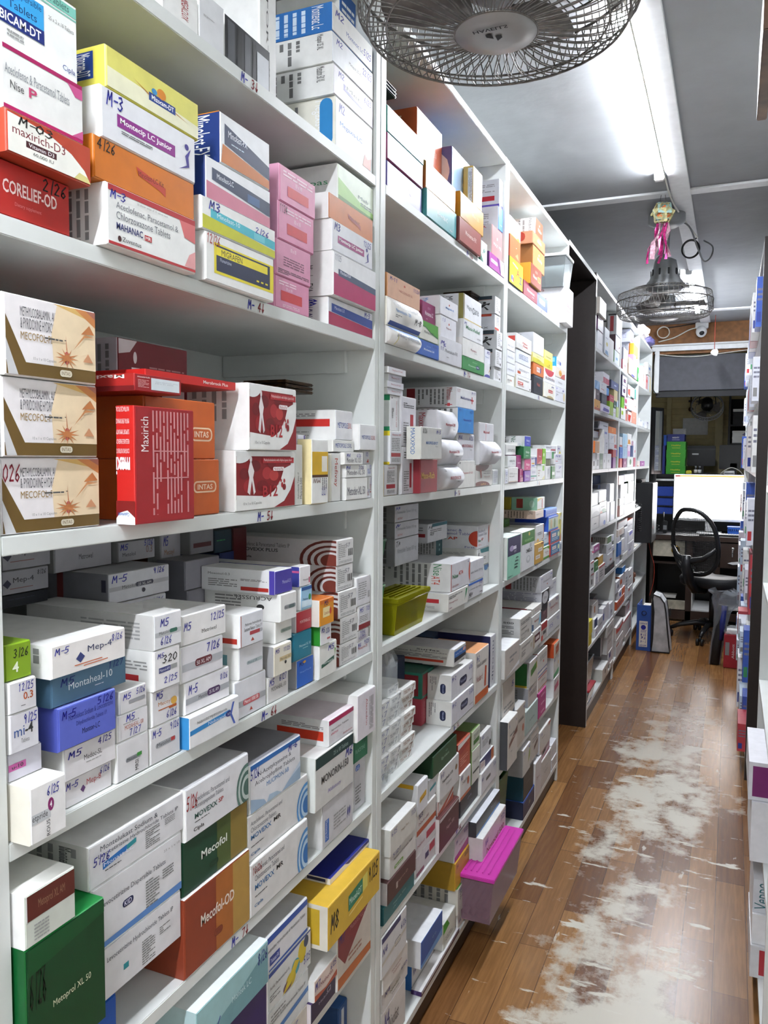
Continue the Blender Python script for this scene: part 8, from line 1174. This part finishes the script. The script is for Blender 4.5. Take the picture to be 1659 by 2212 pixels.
# computer tower in the last rack, with a telephone handset
f = emp('computer_tower', (-.72, 7.1, .737), 'tall black computer tower standing out of the sixth rack', 'computer'); c = (-.72, 7.1, .74)
MB().box(-.9, 6.93, .7375, -.6, 7.36, 1.235).build('tower_case', 'blk2', f, c, .004); MB().box(-.6, 6.93, .7375, -.585, 7.36, 1.235).build('front_bezel', 'black', f, c, .003); g = MB()
for k in range(4): g.box(-.5855, 7.02, .85 + k * .1, -.584, 7.06, .87 + k * .1)
g.build('drive_button', 'redc', f, c); MB().box(-.5855, 7.12, .8, -.584, 7.3, 1.2).build('front_panel', 'fgrey', f, c)
tag(MB().box(-.9, 6.5, 1.2355, -.68, 6.85, 1.236).build('paper_stack', 'paper', None, (-.8, 6.7, 1.2355)), '', '') if 0 else None
f = emp('telephone', (-.69, 6.68, 1.05), 'black desk telephone on the short shelf of the sixth rack', 'telephone'); MB().box(-.78, 6.58, 1.0505, -.68, 6.78, 1.075).build('phone_base', 'black', f, (-.73, 6.68, 1.05), .006); MB().tube([(-.72, 6.6, 1.085), (-.705, 6.64, 1.1), (-.705, 6.72, 1.1), (-.72, 6.76, 1.085)], [.016, .011, .011, .016], 10).build('handset', 'black', f, (-.71, 6.68, 1.09))
MB().tube([(-.672 + .012 * math.cos(k * .9), 6.8 + .012 * math.sin(k * .9), 1.08 - .0022 * k) for k in range(110)], .0035, 6).build('coiled_cord', 'cordb', f, (-.67, 6.8, 1.0))
tag(MB().box(-.94, 7.0, 1.2357, -.68, 7.34, 1.262).build('folded_cloth', 'blk2', None, (-.8, 7.15, 1.2357), .006), 'dark folded cloth lying on top of the computer tower', 'cloth')
o = MB().box(-.9, 6.42, .7375, -.68, 6.465, 1.0).build('box_file', 'redc', None, (-.79, 6.44, .7375), .002); tag(o, 'red box file standing in the sixth rack beside the computer tower', 'file')
MB().box(-.679, 6.425, .76, -.678, 6.46, .98).build('spine_print', 'paper', o, (-.68, 6.44, .76))
tag(MB().box(-.8, 6.55, .7375, -.672, 6.75, .7475).build('notebook', 'paper', None, (-.74, 6.65, .7375), .002), 'white notebook lying before the computer tower', 'notebook')
f = emp('leather_pouch', (-.72, 6.6, .425), 'small brown leather pouch on the sixth rack', 'pouch'); MB().blob((-.72, 6.6, .475), .045, .07, .05, .08, 16, 10, 3).build('pouch_body', 'leather', f, (-.72, 6.6, .475)); MB().box(-.7, 6.56, .49, -.67, 6.64, .53).build('pouch_flap', 'leather', f, (-.69, 6.6, .5), .008)
# ---------------------------------------------------------------- office chair
f = emp('office_chair', (-.1, 6.86, 0), 'black mesh backed office chair on castors at the desk', 'chair'); o = Vector((-.1, 6.86, 0))
for k in range(5):
    a = math.radians(256 + 72 * k); d = Vector((math.cos(a), math.sin(a), 0)); t = Vector((-d.y, d.x, 0))
    l = MB().tube([o + Vector((0, 0, .115)), o + d * .12 + Vector((0, 0, .125)), o + d * .24 + Vector((0, 0, .1)), o + d * .31 + Vector((0, 0, .068))], [.024, .022, .018, .014], 10).build('base_leg', 'black', f, o)
    q = o + d * .315; g = MB()
    for s_ in (-1, 1): g.tube([q + t * (.009 * s_) + Vector((0, 0, .027)), q + t * (.026 * s_) + Vector((0, 0, .027))], .027, 18)
    g.tube([q + Vector((0, 0, .03)), q + Vector((0, 0, .068))], .008, 8); g.build('castor', 'black', l, q)
MB().tube([o + Vector((0, 0, .1)), o + Vector((0, 0, .4))], .026, 16).build('gas_column', 'black', f, o); MB().box(o.x - .09, o.y - .09, .385, o.x + .09, o.y + .09, .425).build('tilt_mechanism', 'black', f, o, .01)
an = math.radians(38); fx = Vector((math.sin(an), math.cos(an), 0)); rx = Vector((fx.y, -fx.x, 0))   # the chair faces along fx
g = MB(); vs = []; n = 28
for z, s_ in ((.425, .9), (.44, 1.0), (.485, 1.02), (.505, .96), (.51, .8), (.508, .3)):
    for k in range(n):
        a = 2 * math.pi * k / n; ca, sa = math.cos(a), math.sin(a); rr = 1 / (abs(ca) ** 3.2 + abs(sa) ** 3.2) ** (1 / 3.2); vs.append(o + rx * (.245 * s_ * rr * ca) + fx * (.23 * s_ * rr * sa + .03) + Vector((0, 0, z - (.02 if sa > .7 and z > .45 else 0))))
fs = [(i * n + k, i * n + (k + 1) % n, (i + 1) * n + (k + 1) % n, (i + 1) * n + k) for i in range(5) for k in range(n)] + [tuple(range(n - 1, -1, -1)), tuple(range(5 * n, 6 * n))]
g.add(vs, fs, None, True); g.build('seat_cushion', 'blk2', f, o)
def bk(u, v, off=0):   # a point of the curved back: u -1..1 across, v 0..1 up
    lean = .03 + .13 * v - .05 * v * v; half = .215 * (.8 + .2 * math.sin(math.pi * min(1, v * .95 + .1))) * (1 if v < .8 else 1 - 1.1 * (v - .8) ** 1.5)
    return o + rx * (u * half) - fx * (.2 + lean - .055 * u * u + off) + Vector((0, 0, .535 + .51 * v))
ro = []
for k in range(40):
    a = 2 * math.pi * k / 40; ca, sa = math.cos(a), math.sin(a); rr = 1 / (abs(ca) ** 3 + abs(sa) ** 3) ** (1 / 3); ro.append(bk(rr * ca, .5 + .5 * rr * sa))
MB().tube(ro, .017, 10, True).build('back_frame', 'black', f, o)
g = MB()
for k in range(1, 46):
    v = k / 46; sa = (v - .5) * 2; m_ = (1 - abs(sa) ** 3) ** (1 / 3)
    g.tube([bk(m_ * u / 4, v) for u in range(-4, 5)], .0026, 4, cap=False)
for k in range(-11, 12): g.tube([bk(k / 12, .5 + (t / 5 - 1) * .5 * (1 - abs(k / 12) ** 3) ** (1 / 3)) for t in range(11)], .0012, 3, cap=False)
g.build('mesh_netting', 'mesh', f, o)
MB().tube([bk(-.97, .42, .02), bk(-.6, .27, .035), bk(0, .2, .045), bk(.6, .27, .035), bk(.97, .42, .02)], [.012, .02, .028, .02, .012], 10).build('lumbar_bar', 'black', f, o)
MB().tube([bk(0, .3, .05), bk(0, .12, .07), bk(0, -.08, .06), bk(0, -.24, .02), o - fx * .1 + Vector((0, 0, .4))], [.03, .042, .04, .034, .03], 10).build('back_support', 'black', f, o)
# ---------------------------------------------------------------- standing on the floor
f = emp('lever_arch_binder', (-.565, 6.27, 0), 'blue lever arch binder standing on the floor by the silver bag', 'binder'); c = (-.56, 6.3, 0)
q = [(-.61, 6.205), (-.512, 6.195), (-.505, 6.2), (-.5, 6.46), (-.508, 6.46), (-.513, 6.21), (-.6, 6.218), (-.598, 6.48), (-.606, 6.48)]
MB().prism([(-.612, 6.2), (-.51, 6.195), (-.508, 6.2), (-.612, 6.206)], .002, .345, 'z').build('spine_cover', 'binder', f, c); MB().prism([(-.612, 6.2), (-.607, 6.2), (-.6, 6.48), (-.605, 6.48)], .002, .345, 'z').build('front_cover', 'binder', f, c); MB().prism([(-.513, 6.2), (-.508, 6.2), (-.505, 6.48), (-.51, 6.48)], .002, .345, 'z').build('back_cover', 'binder', f, c); MB().box(-.58, 6.22, .006, -.53, 6.45, .32).build('paper_block', 'paper', f, c)
lb = MB().box(-.592, 6.1945, .03, -.532, 6.1965, .225); lb = lb.build('spine_label', 'paper', f, c); g = MB()
for z, t_, m_ in ((.035, 'LEDGER', 0), (.2, 'OFFICE', 0)):
    vs, fs = textmesh(t_, True); g.add([(-.587 + u * .05, 6.194, z + v * .012) for u, v in vs], fs)
for z, t_ in ((.062, '1 - 4'), (.09, 'T6'), (.115, '31 M'), (.14, '2023')):
    st, wd = hand(t_)
    for line in st:
        for qd in ribbon(line, .08): g.add([(-.54 - u / wd * .04, 6.194, z + .018 - v * .018) for u, v in qd], [(0, 1, 2, 3)])
g.add([(-.562 + .018 * math.cos(k * .3), 6.194, .178 + .018 * math.sin(k * .3)) for k in range(21)] , [tuple(range(21))]); g.build('label_print', 'inkb', lb, (-.56, 6.194, .05)); MB().tube([(-.56 + .016 * math.cos(k * .35), 6.196, .285 + .016 * math.sin(k * .35)) for k in range(18)], .0025, 6, True).build('finger_ring', 'blk2', f, c)
f = emp('cooler_bag', (-.44, 6.24, 0), 'crumpled silver white bag with black piping beside the blue binder', 'bag'); c = (-.44, 6.24, 0)
prof = [(-.5, 0), (-.372, 0), (-.376, .05), (-.392, .18), (-.405, .3), (-.418, .37), (-.45, .415), (-.495, .43), (-.502, .4), (-.49, .3), (-.494, .1)]
rn = random.Random(5); b = MB(); vs = []; n = len(prof)
for y, k in ((6.18, 0), (6.24, .006), (6.32, .008), (6.38, 0)): vs += [(x + rn.uniform(-k, k), y + rn.uniform(-k, k) + .02 * z, max(.002, z + rn.uniform(-k, k))) for x, z in prof]
fs = [(i * n + k, i * n + (k + 1) % n, (i + 1) * n + (k + 1) % n, (i + 1) * n + k) for i in range(3) for k in range(n)] + [tuple(range(n)), tuple(range(4 * n - 1, 3 * n - 1, -1))]
b.add(vs, fs); b.build('bag_body', 'bagw', f, c); MB().tube([(x, 6.178 + .02 * z, max(.006, z)) for x, z in prof], .0055, 6, True).build('piping', 'cordb', f, c); MB().tube([(x, 6.382 + .02 * z, max(.006, z)) for x, z in prof], .0055, 6, True).build('piping', 'cordb', f, c); MB().box(-.388, 6.22, .27, -.372, 6.24, .33).build('zip_pull', 'black', f, c, .004); MB().prism([(-.504, .02), (-.51, .36), (-.502, .4), (-.495, .1)], 6.182, 6.38, 'y').build('side_panel', 'bagb', f, c)
f = emp('wrapped_umbrella_bundle', (-.05, 6.02, 0), 'dark blue roll wrapped in clear film leaning by the red carton', 'roll'); c = (-.05, 6.02, 0)
MB().tube([(-.062, 6.0, .004), (-.05, 6.0, .15), (-.03, 6.005, .3), (-.015, 6.01, .42)], [.034, .036, .036, .03], 14).build('roll_body', 'blk2', f, c); MB().tube([(-.03, 5.985, .18), (-.02, 5.985, .3), (-.01, 5.99, .42)], [.02, .022, .02], 10).build('blue_fold', 'navy', f, c)
rn = random.Random(9); vs = []; n = 16
for i, (z, r, x) in enumerate(((.003, .04, -.062), (.12, .043, -.052), (.27, .044, -.034), (.38, .05, -.018), (.45, .085, .0), (.5, .1, .01), (.53, .075, -.03))): vs += [(x + r * (1 + rn.uniform(-.25, .25) * (i > 2)) * math.cos(2 * math.pi * k / n), 6.0 + r * .6 * (1 + rn.uniform(-.25, .25) * (i > 2)) * math.sin(2 * math.pi * k / n), z + rn.uniform(-.02, .02) * (i > 2)) for k in range(n)]
MB().add(vs, [(i * n + k, i * n + (k + 1) % n, (i + 1) * n + (k + 1) % n, (i + 1) * n + k) for i in range(6) for k in range(n)]).build('plastic_wrap', 'filmg', f, c)
f = emp('red_carton', (.045, 5.95, 0), 'dark red carton with torn white top standing by the wrapped roll', 'carton'); c = (.045, 5.95, 0)
MB().box(-.005, 5.92, .002, .095, 6.04, .232).build('carton_body', 'redc', f, c, .003); MB().box(.004, 5.919, .09, .03, 5.92, .18).build('side_label', 'fgrey', f, c); vs, fs = textmesh('Abbott', False); MB().add([(.062 - v * .016, 5.9192, .07 + u * .1) for u, v in vs], fs).build('side_print', 'white', f, c)
rn = random.Random(3); g = MB().blob((.045, 5.98, .25), .05, .055, .035, .25, 14, 8, 4); g.build('torn_wrapping', 'film', f, c); MB().box(.01, 5.94, .2325, .085, 6.02, .262).build('white_insert', 'white', f, c, .004)
# ---------------------------------------------------------------- tubs, bins and bags on the racks
def tub(name, m, x0, y0, z0, x1, y1, z1, label, cat, lid=None, lipm=None, grp=None):
    c = ((x0 + x1) / 2, (y0 + y1) / 2, z0); f = emp(name, c, label, cat, grp); k = .012; g = MB()
    A = [(x0 + k, y0 + k), (x1 - k, y0 + k), (x1 - k, y1 - k), (x0 + k, y1 - k)]; B = [(x0, y0), (x1, y0), (x1, y1), (x0, y1)]
    g.add([(x, y, z0) for x, y in A] + [(x, y, z1) for x, y in B], [(3, 2, 1, 0)] + [(i, (i + 1) % 4, 4 + (i + 1) % 4, 4 + i) for i in range(4)])
    ob = g.build('tub_body', m, f, c); ob.modifiers.new('thickness', 'SOLIDIFY').thickness = .002
    MB().tube([(x, y, z1) for x, y in B], .003, 6, True).build('rim', lipm or m, f, c)
    if lid:
        g = MB().box(x0 - .004, y0 - .004, z1 + .001, x1 + .004, y1 + .004, z1 + .012)
        for i in range(5): q = x0 + (x1 - x0) * (.2 + .15 * i); g.box(q, y0 + .02, z1 + .012, q + .006, y1 - .02, z1 + .015)
        g.build('lid', lid, f, c, .002)
    return f
tub('plastic_bin', 'green', -.86, 1.54, 1.0315, -.69, 1.6, 1.15, 'dark green bin, lower of two at the inner end of the second rack', 'bin', grp='green bins'); tub('plastic_bin', 'green', -.86, 1.54, 1.151, -.69, 1.605, 1.25, 'dark green bin, upper of two at the inner end of the second rack', 'bin', grp='green bins')
tub('food_tub', 'clear', -.9, 1.625, 1.0315, -.77, 1.76, 1.12, 'clear open tub behind the yellow one on the second rack', 'tub', lipm='white')
tub('lidded_tub', 'yelt', -.755, 1.62, 1.0315, -.668, 1.82, 1.105, 'clear yellow lidded tub full of gold blister strips', 'tub', 'yelt')
for k in range(9): tag(MB().box(-.74, 1.64 + k * .018, 1.036, -.685, 1.644 + k * .018, 1.09).build('blister_strip', 'gold', None, (-.71, 1.642 + k * .018, 1.036)), 'gold blister strip inside the clear yellow tub', 'strip', 'gold strips in the yellow tub')
q = onX(935, 1970, -.62); tub('lidded_tub', 'pinkc', -.69, 2.12, .105, -.575, 2.46, .235, 'clear tub with ribbed magenta lid at the foot of the second rack', 'tub', 'pink')
for k in range(8): tag(MB().tube([(-.665 + .02 * (k % 4), 2.15, .118 + .022 * (k // 4)), (-.665 + .02 * (k % 4), 2.3, .118 + .022 * (k // 4))], .009, 10).build('card_tube', 'pinkstick', None, (-.665 + .02 * (k % 4), 2.22, .118)), 'pink tube inside the magenta lidded tub', 'tube', 'pink tubes in the tub')
for j, (y0, y1, n, c1, t_) in enumerate(((1.545, 1.615, 9, '3a3f90', 'white'), (1.62, 1.685, 10, '444a60', 'grey'), (1.69, 1.775, 9, '9a5a3a', 'brown'))):
    for k in range(n): carton((y0, y1, .7086 + k * .0205, .7086 + k * .0205 + .02, -.69 + .004 * ((k * 7) % 3), .13), ['W', 'W', 'W'], 't .1 .3 .5 .4 %s TELMA;h .65 .2 .25 .6 %s 7' % (c1, c1), '', 'thin carton with %s print, number %s up its slim pile by the second rack upright' % ({'white': 'indigo', 'grey': 'slate', 'brown': 'brown'}[t_], 'one two three four five six seven eight nine ten'.split()[k]), 'slim cartons in film', name='slim_carton')
g = MB().blob((-.69, 1.6, .86), .03, .07, .14, .22, 16, 12, 8); tag(g.build('cling_film', 'film', None, (-.69, 1.6, .72)), 'crumpled clear film round the slim carton piles', 'film')
tub('folder_bin', 'greent', -.8, 2.53, .0855, -.69, 2.72, .33, 'clear green bin at the foot of the third rack', 'bin')
tub('clear_container', 'clear', -.76, 3.3, 2.13, -.64, 3.46, 2.25, 'clear container with white label, top shelf of the third rack', 'container', 'white')
tub('clear_container', 'clear', -.8, 4.31, .2, -.67, 4.52, .34, 'stack of clear tubs on the bottom shelf of the fourth rack', 'container'); tub('lidded_tub', 'clear', -.8, 4.3, .1055, -.66, 4.52, .18, 'clear tub with red lid at the foot of the fourth rack', 'tub', 'redc')
for k, (p_, rx_, ry_, rz_, m, l) in enumerate(((Vector((-.72, 6.2, 2.44)), .06, .2, .05, 'bagb', 'black and white polythene bag lying on the fifth rack'), (Vector((-.7, 6.7, 2.44)), .07, .2, .05, 'bagr', 'white and pink polythene bag draped over the sixth rack'), (Vector((-.7, 7.2, 2.43)), .07, .16, .04, 'bagp', 'violet polythene bag at the end of the sixth rack'))): tag(MB().blob(p_, rx_, ry_, rz_, .16, 18, 12, k).build('carrier_bag', m, None, p_), l, 'bag')
for k, (y, z, x, m) in enumerate(((1.62, 2.215, -.74, 'darkfoil'), (2.35, 1.905, -.76, 'brownfoil'), (1.26, 1.545, -.75, 'brownfoil'))):
    for j in range(3): tag(MB().box(x - .05, y - .05, z + j * .007, x + .04, y + .05, z + .005 + j * .007).build('blister_strip', m, None, (x, y, z + j * .007), .002), 'dark blister strip lying loose above cartons on the %s' % ('top shelf of the second rack', 'second shelf of the second rack', 'third shelf of the first rack')[k], 'strip', 'loose dark strips %d' % k)
# ---------------------------------------------------------------- across the aisle
rn = random.Random(21); NW = 'one two three four five six seven eight nine ten eleven twelve'.split()
def facing(x0, y0, z0, x1, y1, z1, col, spec, label, grp):
    c = ((x0 + x1) / 2, (y0 + y1) / 2, z0); b = MB().box(x0, y0, z0, x1, y1, z1, hexc(col)); W = x1 - x0; H = z1 - z0
    side_prints(b, spec, W, H, lambda u, v, o: (x0 + u * W, y0 - o, z0 + v * H)); tag(b.build('medicine_pack', 'card', None, c), label, 'box', grp)
for r in range(7):
    y = 3.92; k = 0; zf = ZB2[r + 1] + .0205
    while y < 7.2 and k < 12:
        d = rn.uniform(.12, .3); h = rn.uniform(.1, .27); x = XB - rn.uniform(.002, .035)
        if not (5.56 < y + d and y < 5.64): facing(x, y, zf, x + .2, y + d, zf + min(h, .28), rn.choice(('e6e6ea', 'dcdce2', 'e9e9e7', 'd8dae4', 'cfd4e0', 'c8d8e8', 'b8404a', '3a5ab0')), 'l .02 .5 .2 .8 3 778;r .02 .1 .1 .3 %s' % rn.choice(('b8343a', '2a3f90', '888888', '3a8a5a')), 'medicine pack, %s from the dark end, %s shelf across the aisle' % (NW[k], ORD[r + 1]), 'packs across the aisle'); k += 1
        y += d + .012
for k, (x0, z0, z1, col, sp, l) in enumerate(((.077, .4045, .56, 'e6e6ea', '', 'lowest'), (.068, .561, .66, 'dcdce2', 'r .04 .1 .5 .9 7a2a6a', 'second, purple labelled,'), (.088, .0855, .17, 'dcdde0', 'r .1 .1 .22 .9 b8303a', 'red labelled foot'), (.09, .171, .25, 'f0f0f2', '', 'plain'), (.09, .251, .34, 'd6d8de', 'V .02 .1 .8 .2 2a6a70 Veppo', 'teal lettered'))): facing(x0, 2.2 + .01 * k, z0, .3, 2.5, z1, col, sp, '%s white pack of the pile on the camera side rack across the aisle' % l, 'packs by the picture edge')
